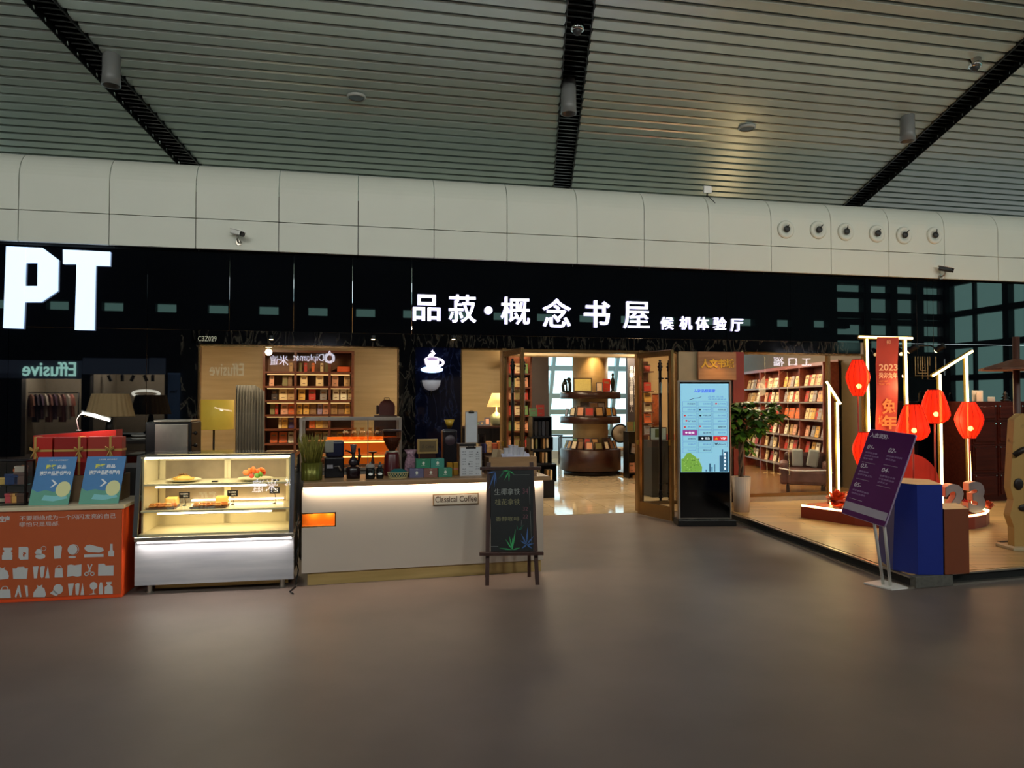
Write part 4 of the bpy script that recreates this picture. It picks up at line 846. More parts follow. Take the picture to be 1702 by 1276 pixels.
# coffee bean hopper grinder
t = item('hopper_grinder', 'tall coffee grinder with a clear bean hopper and maroon body', 'coffee grinder', 652, .42)
k_ = (cu(664, .42)-cu(640, .42)); zz = lambda py: cz_(652, py, .42)-hz
m = MB(); m.lathe([(k_*.62, 0), (k_*.6, .02), (k_*.52, zz(755)), (k_*.42, zz(750)), (.001, zz(750))], 32); m.build('body', mat('grinder_maroon', '4a1418', .25), t)
m = MB(); m.lathe([(k_*.18, zz(750)), (k_*.42, zz(741)), (k_*.62, zz(730)), (k_*.64, zz(716))], 32, cap=False); m.build('hopper', glass('smoky_hopper', (.62, .48, .42), 1.4), t)
m = MB(); m.lathe([(k_*.16, zz(750)), (k_*.4, zz(741)+.002), (k_*.58, zz(730)), (k_*.58, zz(727)), (.001, zz(726))], 24); m.build('coffee_beans', mat('beans', '5c3424', .6, noise=.5, nscale=90, bump=.8), t)
m = MB(); m.lathe([(k_*.66, zz(717)), (k_*.66, zz(714)), (.001, zz(713))], 28); m.build('hopper_lid', M_dwood, t)
m = MB(); m.lathe([(k_*.44, zz(752)), (k_*.44, zz(749)), (k_*.2, zz(748))], 24); m.build('collar', M_steel, t)
# small tripod statuette
t = item('dripper_stand', 'slim dark dripper stand behind the jars', 'dripper stand', 620, .4)
m = MB(); m.cyl(.045, 0, .01); m.lathe([(.012, .01), (.022, .05), (.01, .09), (.018, .13), (.008, .17), (.008, .21), (.04, .225), (.045, .23)], 14); m.build('stand', M_dwood, t)
# wicker basket with teal cloth
t = item('wicker_basket', 'woven pale wicker basket lined with a teal cloth', 'basket', 662, .15)
rb = (cu(679, .15)-cu(645, .15))/2
m = MB(); n_ = 22
for k in range(n_):
    a0, a1 = 2*PI*k/n_, 2*PI*(k+1.5)/n_
    for q0_, q1_ in ((a0, a1), (a1, a0)): m.tube([(rb*.86*math.cos(q0_), rb*.86*math.sin(q0_)*.7, .004), (rb*.95*math.cos((q0_+q1_)/2), rb*.95*math.sin((q0_+q1_)/2)*.7, .025), (rb*math.cos(q1_), rb*math.sin(q1_)*.7, .05)], .003, 4)
m.ring(rb, .006, 32, 6, M=Matrix.Translation((0, 0, .052)) @ Matrix.Diagonal((1, .7, 1, 1))); m.ring(rb*.87, .005, 32, 6, M=Matrix.Translation((0, 0, .005)) @ Matrix.Diagonal((1, .7, 1, 1))); m.build('weave', mat('wicker', 'b5a878', .7), t)
m = MB(); m.lathe([(rb*.8, .01), (rb*.93, .05), (rb*.75, .066), (rb*.4, .085), (.001, .08)], 24, ribs=5, rib_d=.06, M=Matrix.Diagonal((1, .7, 1, 1))); m.build('cloth', mat('teal_cloth', '0f5a5c', .85), t)
# tea boxes
TB = [('purple', '5c5a78', 681, 705, 0, 'at the left end of the bottom row'), ('brown', '7a544a', 705, 728, 0, 'in the middle of the bottom row'), ('green', '3a7a62', 729, 752, 0, 'at the right end of the bottom row'),
      ('green', '2a7658', 692, 716, 1, 'stacked on the left of the upper row'), ('teal', '3a8274', 716, 739, 1, 'stacked on the right of the upper row')]
bh = cz_(705, 778, .12)-hz; random.seed(2)
for nm, c, xa, xb, lv, wh in TB:
    v_ = .12+.004*lv; a, b = cu(xa, v_), cu(xb, v_)
    t = ft('tea_box', '%s tea box with a white emblem %s' % (nm, wh), 'tea box', a+.001, v_, hz+lv*(bh+.0005), 'small tea boxes stacked on the counter', fr=CTR)
    w_ = b-a-.003; m = MB(); m.rbox(0, w_, 0, .09, 0, bh, .002); m.build('carton', mat('tea_'+c, c, .5, noise=.03), t)
    m = MB(); m.text('TEA', w_*.4, w_*.62, bh*.88, bh*.93, -.0005, .0005); m.prism([(w_*.5+.012*math.cos(q*PI/6)+.003*(q % 2), bh*.55+.016*math.sin(q*PI/6)) for q in range(12)], -.001, 0); m.prism([(w_*.36, bh*.28), (w_*.64, bh*.28), (w_*.64, bh*.31), (w_*.36, bh*.31)], -.001, 0); m.build('emblem', mat('tea_print', 'd0d4c4', .5, noise=0), t)
t = item('pastry_bag', 'clear bag of colourful sweets left of the green tea boxes', 'bag', 683, .3)
m = MB(); m.lathe([(.05, 0), (.06, .05), (.055, .13), (.035, .2), (.06, .25)], 20, ribs=7, rib_d=.1, M=Matrix.Diagonal((1, .6, 1, 1))); m.build('bag', mat('sweet_bag', '8a6a78', .3, noise=.5, nscale=60), t)
a, z0 = CTR.at(694, 754, .26); b, z1 = CTR.at(728, 729, .26)
t = ft('framed_plaque', 'gold framed plaque standing behind the stacked tea boxes', 'plaque', a, .26, hz, fr=CTR)
m = MB(); m.rbox(0, b-a, 0, .03, z0-hz, z1-hz, .004); m.build('frame', mat('plaque_gold', '9c8250', .4, .3), t)
m = MB(); m.box(.02, b-a-.02, -.003, 0, z0-hz+.02, z1-hz-.02); pf = m.build('face', mat('plaque_brown', '5c4a2c', .5), t)
m = MB(); m.text('店 Coffee', .04, b-a-.04, (z0+z1)/2-hz-.02, (z0+z1)/2-hz+.02, -.003, .001); m.build('lettering', mat('plaque_dark', '2c2014', .5), pf)
m = MB(); m.box(.02, b-a-.02, .005, .06, 0, z0-hz); m.build('stand', M_dwood, t)
# clipboard menus
for i, (xa, xb, ya, yb, v_, lab) in enumerate(((764, 801, 741, 794, .1, 'white drinks menu on a clipboard standing on the counter'), (773, 794, 683, 708, .5, 'clipboard with blank paper propped behind the counter, upper one'))):
    a, z0 = CTR.at(xa, yb, v_); b, z1 = CTR.at(xb, ya, v_); w_ = b-a
    t = ft('clipboard', lab, 'clipboard', a, v_, hz if i == 0 else hz+.29, 'clipboards on the counter', fr=CTR); zo = hz if i == 0 else hz+.29
    h_ = z1-zo
    m = MB(); m.rbox(0, w_, 0, .006, 0, h_, .002); m.build('board', mat('clip_board', 'a09080', .5), t)
    m = MB(); m.box(.008, w_-.008, -.003, 0, .01, h_-.012); pg = m.build('paper', mat('menu_paper', 'b9bcc0' if i == 0 else 'c0a284', .6), t)
    m = MB(); m.box(w_*.28, w_*.72, -.008, -.001, h_-.022, h_-.008); m.tube([(w_*.32, -.008, h_-.012), (w_*.4, -.012, h_+.004), (w_*.6, -.012, h_+.004), (w_*.68, -.008, h_-.012)], .003); m.build('clip', M_blk, t)
    if i == 0:
        m = MB()
        for r_ in range(10):
            for c_ in range(3):
                if (r_+c_) % 4 != 3: m.text(('拿铁', '美式', '摩卡', '红茶', '奶茶')[(r_*3+c_) % 5], .025+c_*w_*.3, .025+c_*w_*.3+w_*.17, h_*.08+r_*h_*.08, h_*.08+r_*h_*.08+h_*.035, -.0035, .0004)
        m.prism([(w_*.42+.008*math.cos(q*PI/6), h_*.42+.008*math.sin(q*PI/6)) for q in range(12)], -.005, -.003); m.prism([(w_*.8+.006*math.cos(q*PI/6), h_*.8+.006*math.sin(q*PI/6)) for q in range(12)], -.005, -.003)
        m.build('lettering', mat('menu_ink', '4a4a52', .6, noise=0), pg)
    m = MB(); m.add([(w_*.3, .006, h_*.6), (w_*.7, .006, h_*.6), (w_*.7, .08, 0), (w_*.3, .08, 0), (w_*.3, .009, h_*.6), (w_*.7, .009, h_*.6), (w_*.7, .083, 0), (w_*.3, .083, 0)], [(0,1,2,3),(7,6,5,4),(0,4,5,1),(1,5,6,2),(2,6,7,3),(3,7,4,0)]); m.build('prop', M_dgrey, t)
m = MB(); a, b = cu(764, .48), cu(792, .48); m.rbox(0, b-a, 0, .16, 0, .288, .006)
tag(m.build('storage_box', mat('dark_marble_box', '26221f', .3, noise=.3), None, CTR.w(a, .48, hz), CTR.a), 'dark square box under the upper clipboard', 'box')
# column of stacked clear cups
for k in range(12):
    t = None; m = MB(); r_ = .034
    m.lathe([(r_*.72, 0), (r_, .09), (r_*1.05, .092)], 18, cap=False)
    tag(m.build('plastic_cup', glass('clear_cup', (.82, .8, .82), 1.5), None, CTR.w(cu(801, .3), .3, hz+.0+.027*k)), 'clear plastic cup in the tall stack beside the menu, %s from the bottom' % ORD[k], 'cup', 'clear cups stacked in a column')
# wooden tray with paper cups and napkins
a, b = cu(813, .22), cu(892, .22); bz = cz_(850, 759, .22)-hz; bw = b-a
t = ft('wooden_tray', 'open wooden box for takeaway supplies at the counter end', 'box', a, .22, hz, fr=CTR)
for nm, (q0_, q1_, q2, q3) in (('front_board', (0, bw, 0, .012)), ('back_board', (0, bw, .22, .232)), ('side_board', (0, .012, .012, .22)), ('side_board', (bw-.012, bw, .012, .22))):
    m = MB(); m.box(q0_, q1_, q2, q3, 0, bz); m.build(nm, mat('tray_wood', '8c6c44', .5) if False else M_cwood, t)
m = MB(); m.box(.012, bw-.012, .012, .22, 0, .01); m.build('bottom_board', M_cwood, t)
for i, (x, h_, n_) in enumerate(((.26, .055, 0), (.295, .05, 1), (.33, .03, 2), (.365, .03, 3), (.21, .025, 4))):
    m = MB(); m.lathe([(.0235, 0), (.031, .1), (.033, .102)], 18, cap=False)
    tag(m.build('paper_cup', mat('cup_white', 'c9c8d0', .6), None, CTR.w(a+x*bw/.5, .33-.02*(i % 2), hz+.012+ (bz-.06)+h_)), 'white paper cup in the wooden box, %s' % ('tallest one', 'just right of the tallest', 'low in the middle right', 'rightmost', 'leftmost')[n_], 'cup', 'paper cups in the wooden box')
m = MB(); m.box(.02, bw-.02, .03, .21, .012, bz-.02); m.build('divider_fill', mat('cardboard', '9a8468', .7), t)
m = MB(); random.seed(4)
for k in range(9): m.add([(bw*.3+.022*k, .04, bz-.02), (bw*.3+.028*k+.06, .05, bz-.02), (bw*.3+.028*k+.05+.02*random.random(), .12, bz+.02+.03*random.random()), (bw*.3+.028*k, .1, bz+.015+.03*random.random())], [(0, 1, 2, 3)])
tag(m.build('napkin_pile', mat('napkin', 'b8b8cc', .8), None, CTR.w(a, .22, hz), CTR.a), 'loose heap of pale napkins in the wooden box', 'napkins')
for k in range(3):
    m = MB(); m.box(0, .05, 0, .012, 0, .12); tag(m.build('straw_packet', mat('packet_%d' % k, ('a08a6a', '8f7658', 'b49c7c')[k], .6), None, CTR.w(a+.03+.03*k, .27+.03*k, hz+bz-.04), rot=(0, .15+.1*k, CTR.a)), 'brown straw packet at the left of the wooden box, %s' % ('leftmost', 'middle', 'rightmost')[k], 'packet', 'straw packets in the wooden box')

# ---------------------------------------------------------------- chalkboard easel in front of the counter
EZ = Frame((812-851)/FPX*6.5, 6.5, 3)
M_ew = wood('easel_wood', '2a140c', '40221a', .5, 3, 'Z')
t = ft('chalkboard_easel', 'black chalk menu board on a dark wooden easel by the counter', 'chalkboard', 0, 0, 0, fr=EZ)
def ez(px, py, v=0): return EZ.at(px, py, v)
def bar(m, p0, p1, v0, v1, w_=.035, th=.025, mi=0):
    a = Vector((p0[0], v0, p0[1])); b = Vector((p1[0], v1, p1[1])); m.add([a+Vector((-w_/2, 0, 0)), a+Vector((w_/2, 0, 0)), a+Vector((w_/2, th, 0)), a+Vector((-w_/2, th, 0)), b+Vector((-w_/2, 0, 0)), b+Vector((w_/2, 0, 0)), b+Vector((w_/2, th, 0)), b+Vector((-w_/2, th, 0))], [(0,3,2,1),(4,5,6,7),(0,1,5,4),(1,2,6,5),(2,3,7,6),(3,0,4,7)], mi)
ztp = ez(812, 770)[1]
xl0, xl1 = ez(810, 900)[0], ez(813, 800)[0]; xr0, xr1 = ez(893, 900)[0], ez(885, 800)[0]
for p, q in (((xl0, 0), (xl1, ztp)), ((xr0, 0), (xr1, ztp))): m = MB(); bar(m, p, q, 0, .12); m.build('front_leg', M_ew, t)
for p, q in (((xl0+.0, 0), (xl1+.02, ztp-.05)), ((xr0-.05, 0), (xr1-.02, ztp-.05))): m = MB(); bar(m, p, q, .29, .15, .03, .02); m.build('rear_leg', M_ew, t)
z1 = ez(850, 778, .1)[1]; z2 = ez(850, 918)[1]
m = MB(); m.rbox(ez(798, 800)[0], ez(901, 800)[0], .09, .12, z1-.014, z1+.014, .003); m.build('top_rail', M_ew, t)
m = MB(); m.rbox(ez(797, 916)[0], ez(903, 916)[0], -.02, .03, z2-.016, z2+.012, .003); m.build('tray_rail', M_ew, t)
SH = Matrix(((1, 0, 0, 0), (0, 1, .095, -.095*z2+.026), (0, 0, 1, 0), (0, 0, 0, 1)))
bx0, bx1 = ez(816, 850)[0], ez(887, 850)[0]; M_chb = mat('chalkboard', '0a1012', .55, noise=.3, nscale=5)
m = MB(); m.box(bx0, bx1, 0, .012, z2+.012, z1-.005, M=SH); cb = m.build('board', M_chb, t)
KX = 110/936.0
def ezb(x, y): p = ez(800+x*KX, 770+y*KX, .03); return p
def leafs(m, base, tips, wd_, mi=0):
    for tp in tips:
        a = Vector(ezb(*base)); b = Vector(ezb(*tp)); d = b-a; n_ = Vector((-d.y, d.x)).normalized()*wd_
        m.prism([tuple(a), tuple(a+d*.45+n_), tuple(b), tuple(a+d*.45-n_)], -.0015, -.0003, mi, SH)
M_cg = mat('chalk_green', '3aa060', .8); M_cb = mat('chalk_blue', '41639a', .8); M_cw2 = mat('chalk_white', '8f9490', .8, noise=0); M_cy = mat('chalk_ochre', '7d7a5a', .8, noise=0); M_cp = mat('chalk_pink', '6e4650', .8, noise=0); M_cgd = mat('chalk_dim_green', '23604a', .8)
m = MB(); leafs(m, (400, 110), ((330, 240), (395, 260), (470, 160), (300, 110)), .006); leafs(m, (440, 1210), ((340, 1060), (395, 1010), (485, 920), (250, 1185), (550, 1180), (440, 1040)), .006); m.build('chalk_leaves', M_cg, cb)
m = MB(); leafs(m, (200, 120), ((105, 380), (185, 350), (90, 150), (215, 290)), .006); leafs(m, (640, 1140), ((560, 980), (655, 895), (740, 1020), (745, 1125), (570, 1190), (720, 1190), (550, 1080)), .007); m.build('chalk_blue_leaves', M_cb, cb)
m = MB(); leafs(m, (330, 110), ((240, 230), (275, 210)), .004); leafs(m, (520, 940), ((500, 860), (610, 860), (590, 910)), .004); m.build('chalk_dim_leaves', M_cgd, cb)
def chalk(body, x0, x1, y0, y1, mm):
    p0 = ezb(x0, y1); p1 = ezb(x1, y0); MB().text(body, p0[0], p1[0], p0[1], p1[1], -.0003, .001, M=SH).build('chalk_writing', mm, cb)
chalk('生椰拿铁', 190, 550, 355, 450, M_cw2); chalk('桂花拿铁', 195, 550, 500, 590, M_cy); chalk('香醇咖啡', 205, 540, 750, 815, M_cy)
chalk('34', 590, 665, 360, 430, M_cp); chalk('32', 590, 660, 615, 670, M_cp); chalk('22', 590, 660, 720, 775, M_cp)
m = MB(); 
for p, q in (((450, 168), (690, 168)), ((682, 330), (690, 580)), ((692, 670), (712, 1130)), ((120, 1160), (240, 1160)), ((575, 800), (565, 880))):
    a, b = ezb(*p), ezb(*q); m.tube([(a[0], -.001, a[1]), (b[0], -.001, b[1])], .0012, 4, M=SH)
m.build('chalk_lines', M_cw2, cb)
# ================================================================== DOORS, KIOSK, STORE INTERIOR
def door(n, hx, hy, fx, fy, flip):
    fr = Frame(hx, hy, math.degrees(math.atan2(fy-hy, fx-hx))); L = math.hypot(fx-hx, fy-hy); H = 2.30
    m = MB(); s = .055
    m.rbox(0, s, -.022, .022, .02, H, .004); m.rbox(L-s, L, -.022, .022, .02, H, .004); m.rbox(s, L-s, -.022, .022, H-.08, H, .004); m.rbox(s, L-s, -.022, .022, .02, .20, .004)
    d = struct('door_%d' % n, m, M_bronze, fr)
    m = MB(); m.box(s, L-s, -.006, .006, .2, H-.08); m.build('pane', glass('door_glass', (.93, .91, .87), 1.4), d)
    for sd in (-1, 1):
        m = MB(); x = L-.17; y = sd*.075; z0, z1 = .42, 2.02
        m.tube([(x, y, z0), (x, y, z1)], .021, 12)
        fin = [(.002, .0), (.014, .012), (.008, .03), (.022, .05), (.012, .07), (.026, .095), (.014, .12), (.02, .135), (.017, .15)]
        m.lathe([(r*1.5, z0-.15+z) for r, z in fin], 14, cx=x, cy=y); m.lathe([(r*1.5, z1+.15-z) for r, z in reversed(fin)], 14, cx=x, cy=y)
        for z in (.5, 1.92): m.tube([(x, y, z), (x, sd*.02, z)], .01); m.ring(.02, .008, 14, 6, M=Matrix.Translation((x, y, z)))
        hd = m.build('door_handle', M_iron, d)
        m = MB(); m.cyl(.023, 1.72, 1.86, x, y, 14); m.build('sleeve', M_chrome, hd)
    m = MB(); m.cyl(.02, 1.0, 1.06, .03, -.03, 12); m.box(L-.05, L-.02, -.03, .03, 1.02, 1.1); m.build('lock', mat('brass', 'b08a3c', .3, .8), d)
door(1, 1.80, 10.55, 2.14, 9.86, 1)
door(2, -.11, 10.20, .135, 9.50, 1)
mb = MB()
for px in (838, 1065): a = FAC.u(px, GV); mb.box(a-.03, a+.03, GV-.02, GV+.16, 0, zl)
mb.box(FAC.u(838, GV), FAC.u(1065, GV), GV, GV+.1, zl-.05, zl); struct('trim_11', mb, M_bronze)
# --- information kiosk
KI = Frame((1127-851)/FPX*9.62, 9.62, 1)
kw = KI.u(1215, 0); kh = KI.z(1170, 632, 0); kb = KI.z(1170, 862, 0)
t = ft('information_kiosk', 'tall black information kiosk with a lit pale blue screen of logos', 'kiosk', 0, 0, 0, fr=KI)
m = MB(); m.rbox(-.02, kw+.04, -.06, .22, 0, kb, .008); m.build('base', M_blk, t)
m = MB(); m.rbox(0, kw, 0, .07, kb, kh, .012); m.build('silver_frame', M_steel, t)
m = MB(); m.box(.022, kw-.022, -.004, .0, kb+.02, kh-.022); m.build('glass_front', mat('kiosk_black', '020202', .08, noise=0), t)
sx0, sz1 = KI.at(1131, 637.5, -.005); sx1, sz0 = KI.at(1211, 784, -.005); sw, sh_ = sx1-sx0, sz1-sz0
M_scr = mat('screen_blue', '8cc4dc', .3, emit=.62, ecol='8ccbe6', noise=0)
m = MB(); m.box(sx0, sx1, -.007, -.004, sz0, sz1); scr = m.build('screen', M_scr, t)
def kp(x, y): return (sx0+(x-75)/(712-75)*sw, sz1-(y-45)/(1235-45)*sh_)
def krect(m, x0, x1, y0, y1, mi=0, y=-.0085): a = kp(x0, y1); b = kp(x1, y0); m.box(a[0], b[0], y, -.007, a[1], b[1], mi)
def klt(body, x0, x1, y0, y1, mm, y=-.0095, b_=.0, nm='lettering'): a = kp(x0, y1); b = kp(x1, y0); m = MB(); m.text(body, a[0], b[0], a[1], b[1], y, .0008, bold=b_); m.build(nm, mm, scr)
def em(name, c, e=.6): return mat('screen_'+name, c, .3, emit=e, ecol=c, noise=0)
M_sline, M_sblue, M_sred, M_smag, M_sdk, M_swh, M_sgr = em('line', '5a90ac', .4), em('title', '3c5ce0'), em('red', 'd02c30'), em('magenta', '9a3c90'), em('dark', '18283a', .05), em('white', 'e8f6ff', .8), em('green', '7cb048', .5)
klt('入驻品牌商家', 250, 535, 120, 165, M_sblue, b_=.02); klt('品质 生活', 440, 640, 210, 232, M_sline); klt('欢迎光临体验', 440, 680, 245, 265, M_sline)
m = MB()
for cx0, cx1 in ((100, 290), (303, 488), (500, 690)):
    for r in range(9):
        if r == 8 and cx0 == 500: continue
        y0 = 283+78*r; y1 = y0+68
        for a in ((cx0, cx1, y0, y0+3), (cx0, cx1, y1-3, y1), (cx0, cx0+4, y0, y1), (cx1-4, cx1, y0, y1)): krect(m, *a)
m.build('grid_lines', M_sline, scr)
for c_, nm, mm in (((100, 294, 670, 742), 'magenta_tile', M_smag), ((303, 488, 752, 812), 'dark_tile', M_sdk), ((504, 690, 752, 812), 'red_tile', M_sred)):
    m = MB(); krect(m, *c_); m.build(nm, mm, scr)
NM = [['民航服务', '云航餐饮', '东方购物'], ['西点屋', '天禧商店', '机场礼品'], ['咖啡时光', '书香之家', '旅行用品'], ['特产名店', '时尚百货', '精品钟表'], ['茶语轩', '文创空间', '健康药房'], ['', '童装馆', '箱包专柜'], ['丝绸坊', '', ''], ['土特产', '眼镜店', 'Watch'], ['Gourmet', '便利店']]
for r, row in enumerate(NM):
    for c_, s_ in enumerate(row):
        if s_: x = (165, 370, 565)[c_]; y0 = 283+78*r+22; klt(s_, x, x+105, y0, y0+22, M_sline if (r+c_) % 3 else M_sdk)
klt('W', 520, 565, 840, 872, M_sdk, b_=.04); klt('贵宾', 175, 255, 690, 722, M_swh, b_=.02); klt('星品', 395, 455, 765, 795, M_swh); klt('VIP', 600, 675, 768, 795, M_swh, b_=.02)
m = MB()
for (x, y, mi) in ((130, 475, 0), (545, 315, 0), (150, 545, 0), (330, 395, 1), (335, 475, 1), (148, 705, 2), (360, 780, 2), (330, 620, 0), (130, 630, 0)):
    c_ = kp(x, y); m.prism([(c_[0]+.014*math.cos(q*PI/5), c_[1]+.011*math.sin(q*PI/5)) for q in range(10)], -.0105, -.0085, mi)
c_ = kp(545, 782); m.prism([(c_[0]-.02, c_[1]-.012), (c_[0]+.02, c_[1]-.012), (c_[0], c_[1]+.018)], -.011, -.0085, 3); m.build('logo_marks', [M_sred, M_sdk, M_swh, em('amber', 'e0a030')], scr)
m = MB(); pts = [kp(200, 262), kp(260, 240), (kp(320, 235)), kp(350, 218)]; m.tube([(x, -.009, z) for x, z in pts], .003, 5); c_ = kp(200, 262); m.prism([(c_[0]+.008*math.cos(q*PI/5), c_[1]+.007*math.sin(q*PI/5)) for q in range(10)], -.010, -.0085); m.build('brush_stroke', M_sdk, scr)
m = MB(); m.prism([kp(x, y) for x, y in ((80, 1232), (350, 1232), (355, 1170), (320, 1090), (270, 1030), (200, 975), (150, 985), (110, 1050), (80, 1060))], -.0085, -.007); m.build('picture_tree', M_sgr, scr)
m = MB(); random.seed(9)
for k in range(60):
    x, y = random.uniform(100, 330), random.uniform(1050, 1215); c_ = kp(x, y); q_ = random.uniform(.004, .01); m.prism([(c_[0]-q_, c_[1]-q_*.6), (c_[0]+q_, c_[1]-q_*.5), (c_[0]+q_*.2, c_[1]+q_)], -.0095, -.0085, k % 2)
m.build('picture_leaves', [em('leaf_a', '4a7c34', .4), em('leaf_b', 'a8c878', .6)], scr)
m = MB()
for x0, x1, y0 in ((585, 640, 1010), (618, 632, 930), (645, 700, 960), (448, 470, 1120), (478, 492, 1165), (515, 527, 1130), (400, 415, 1200)): krect(m, x0, x1, y0, 1228)
m.build('picture_towers', em('tower', '3c6c8c', .35), scr)
m = MB()
for k in range(5): krect(m, 646, 668, 980+48*k, 1010+48*k, 0, -.0095)
m.build('picture_tower_windows', M_swh, scr)
# --- lit wooden name board right of the door
a, z0 = FAC.at(1161, 631, .05); b, z1 = FAC.at(1224, 585, .05)
t = ft('name_board', 'spotlit wooden name board with gold calligraphy right of the door', 'sign', a, .05, z0)
m = MB(); m.rbox(0, b-a, 0, .04, 0, z1-z0, .004); m.build('board', wood('board_oak', '8a5c34', 'a8764a', .5, 2), t)
m = MB(); m.text('人文书城', .04, b-a-.04, (z1-z0)*.42, (z1-z0)*.75, 0, .012, bold=.03); m.build('lettering', mat('gold_letters', 'c89838', .3, .6, emit=.25), t)
light('SPOT', 'name_board_light', FAC.w((a+b)/2-.05, -.12, z1+.06), 16, (1, .66, .3), .02, (math.radians(-12), 0, FAC.a), spot=1.9)
# --- bookshelf helpers
def bcol(c): return mat('book_'+c, c, .6, noise=.08, nscale=30)
M_page = mat('book_pages', 'd9cdb0', .8)
BK = {}
def book(col, w_, h_, th, loc, rot, lab, grp, blk=None):
    key = (col, round(w_, 2), round(h_, 2))
    if key not in BK:
        m = MB(); m.box(-w_/2, w_/2, 0, .003, 0, h_, 0); m.box(-w_/2, w_/2, th-.003, th, 0, h_, 0); m.box(-w_/2, -w_/2+.003, .003, th-.003, 0, h_, 0); m.box(-w_/2+.003, w_/2-.004, .003, th-.003, .003, h_-.003, 1)
        m.box(-w_*.3, w_*.3, -.0015, 0, h_*.62, h_*.78, 2); m.box(-w_*.2, w_*.2, -.0015, 0, h_*.18, h_*.24, 2)
        o = m.build('book', [bcol(col), M_page, mat('book_print', '8a6a50', .6)]); BK[key] = o
    else: o = BK[key].copy(); sc.collection.objects.link(o)
    o.location = Vector(loc)+Vector((0, 0, th*abs(math.sin(rot[0]))+w_/2*abs(math.sin(rot[1]))+.001)); o.rotation_euler = rot; return tag(o, lab, 'book', grp)
CN = {'cream': 'e2c490', 'tan': 'b9905c', 'orange': 'd8662c', 'red': 'b23222', 'dark': '2c1e1a', 'olive': '7c7444', 'pink': 'd89a78', 'mauve': '94809a', 'ivory': 'eadcbc', 'amber': 'd8a44c', 'brown': '85603c', 'purple': '4a3870', 'grey': '98908c', 'green': '6a9058'}
# left bookcase
k8 = 170/1205.0; V8 = 3.72
def s8(x, y): return FAC.at(430+x*k8, 580+y*k8, V8)
bz = [s8(600, y)[1] for y in (265, 435, 600, 770, 935, 1105)]
bx = [s8(60, 600)[0], s8(430, 600)[0], s8(835, 600)[0], s8(1105, 600)[0]]
ztop_ = s8(600, 40)[1]
M_bsh = wood('bookcase_wood', '4a2416', '6a3822', .4, 2)
t = ft('bookcase', 'wide brown wall bookcase behind the left shop window', 'bookcase', 0, V8, 0)
m = MB(); m.box(bx[0]-.03, bx[3]+.03, .38, .4, .0, ztop_); m.build('back_panel', mat('bookcase_back', '8a5f42', .5), t)
for z in bz+[bz[-1]-.27]: m = MB(); m.box(bx[0], bx[3], .0, .38, z-.035, z); m.build('shelf', M_bsh, t)
m = MB(); m.box(bx[0]-.03, bx[3]+.03, 0, .4, ztop_, ztop_+.04); m.build('top_board', M_bsh, t)
for i, x in enumerate(bx): m = MB(); m.box(x-.02, x+.02, 0.0, .38, 0, ztop_); m.build('upright', M_bsh, t)
for z in bz[1:]: m = MB(); m.box(bx[0]+.05, bx[3]-.05, .06, .08, z+.2, z+.21); m.build('light_strip', mat('shelf_led', 'fff0c8', .5, emit=1.6, ecol='ffc880', noise=0), t) if z != bz[-1] else None
ROWS = [[(355,385,'tan'),(465,500,'olive'),(530,560,'red'),(615,650,'orange'),(720,755,'cream'),(780,805,'olive')],
 [(115,170,'pink'),(270,330,'olive'),(335,385,'brown'),(485,565,'cream'),(670,755,'cream'),(860,935,'pink'),(1000,1075,'tan')],
 [(140,212,'dark'),(230,325,'cream'),(335,415,'tan'),(460,540,'amber'),(585,665,'red'),(720,800,'grey'),(870,945,'ivory'),(960,1035,'ivory'),(1050,1095,'cream')],
 [(125,180,'olive'),(185,220,'red'),(255,335,'pink'),(345,412,'orange'),(445,508,'amber'),(522,588,'amber'),(600,675,'brown'),(690,745,'mauve'),(755,820,'pink'),(850,925,'tan'),(935,1005,'brown'),(1012,1080,'amber')],
 [(225,262,'cream'),(268,335,'amber'),(345,410,'purple'),(590,660,'orange'),(670,750,'amber'),(755,815,'tan')],
 [(130,212,'orange'),(235,328,'orange'),(345,405,'ivory'),(660,745,'tan'),(755,815,'cream'),(850,920,'tan'),(925,990,'amber'),(1000,1085,'pink')]]
for r, row in enumerate(ROWS):
    for j, (x0, x1, c) in enumerate(row):
        a, b = s8(x0, 600)[0], s8(x1, 600)[0]
        book(CN[c], round(max(b-a, .05), 2), .19 if r else .16, .02, FAC.w((a+b)/2, V8+.13, bz[r]+.001), (-.14, 0, FAC.a), '%s book, %s from the left on the %s shelf of the left bookcase' % (c, ORD[j], ORD[r]), 'books in the left bookcase')
a, b = s8(920, 50)[0], s8(1080, 50)[0]; m = MB(); m.rbox(0, b-a, 0, .2, 0, .1, .01)
tag(m.build('storage_box', mat('box_orange', 'c8501c', .5), None, FAC.w(a, V8+.1, bz[0]+.001), FAC.a), 'orange box on the top shelf of the left bookcase', 'box')
# right bookcase, runs away from the camera
RB = Frame(5.63, 18.0, -90)
ru = [0, 18-16.8, 18-15.6, 18-14.5, 18-13.4]; rz_ = [1.91, 1.605, 1.27, .935, .625, .31]
M_rb = wood('bookcase_red_wood', '6a2c1c', '8a4630', .35, 2)
t = ft('bookcase', 'long reddish wooden bookcase receding behind the right shop window', 'bookcase', 0, 0, 0.07, fr=RB)
m = MB(); m.box(0, ru[-1], .28, .3, 0, 2.3); m.build('back_panel', mat('bookcase_red_back', '7c4030', .5), t)
for z in rz_: m = MB(); m.box(0, ru[-1], 0, .28, z-.07-.03, z-.07); m.build('shelf', mat('shelf_grey', '8a7a70', .35), t)
m = MB(); m.box(0, ru[-1], 0, .3, 2.2, 2.26); m.build('top_board', M_rb, t)
for x in ru: m = MB(); m.box(x-.02, x+.02, 0, .28, 0, 2.2); m.build('upright', M_rb, t)
random.seed(12); pal = ['cream', 'ivory', 'cream', 'tan', 'ivory', 'pink', 'red', 'cream', 'grey', 'amber']
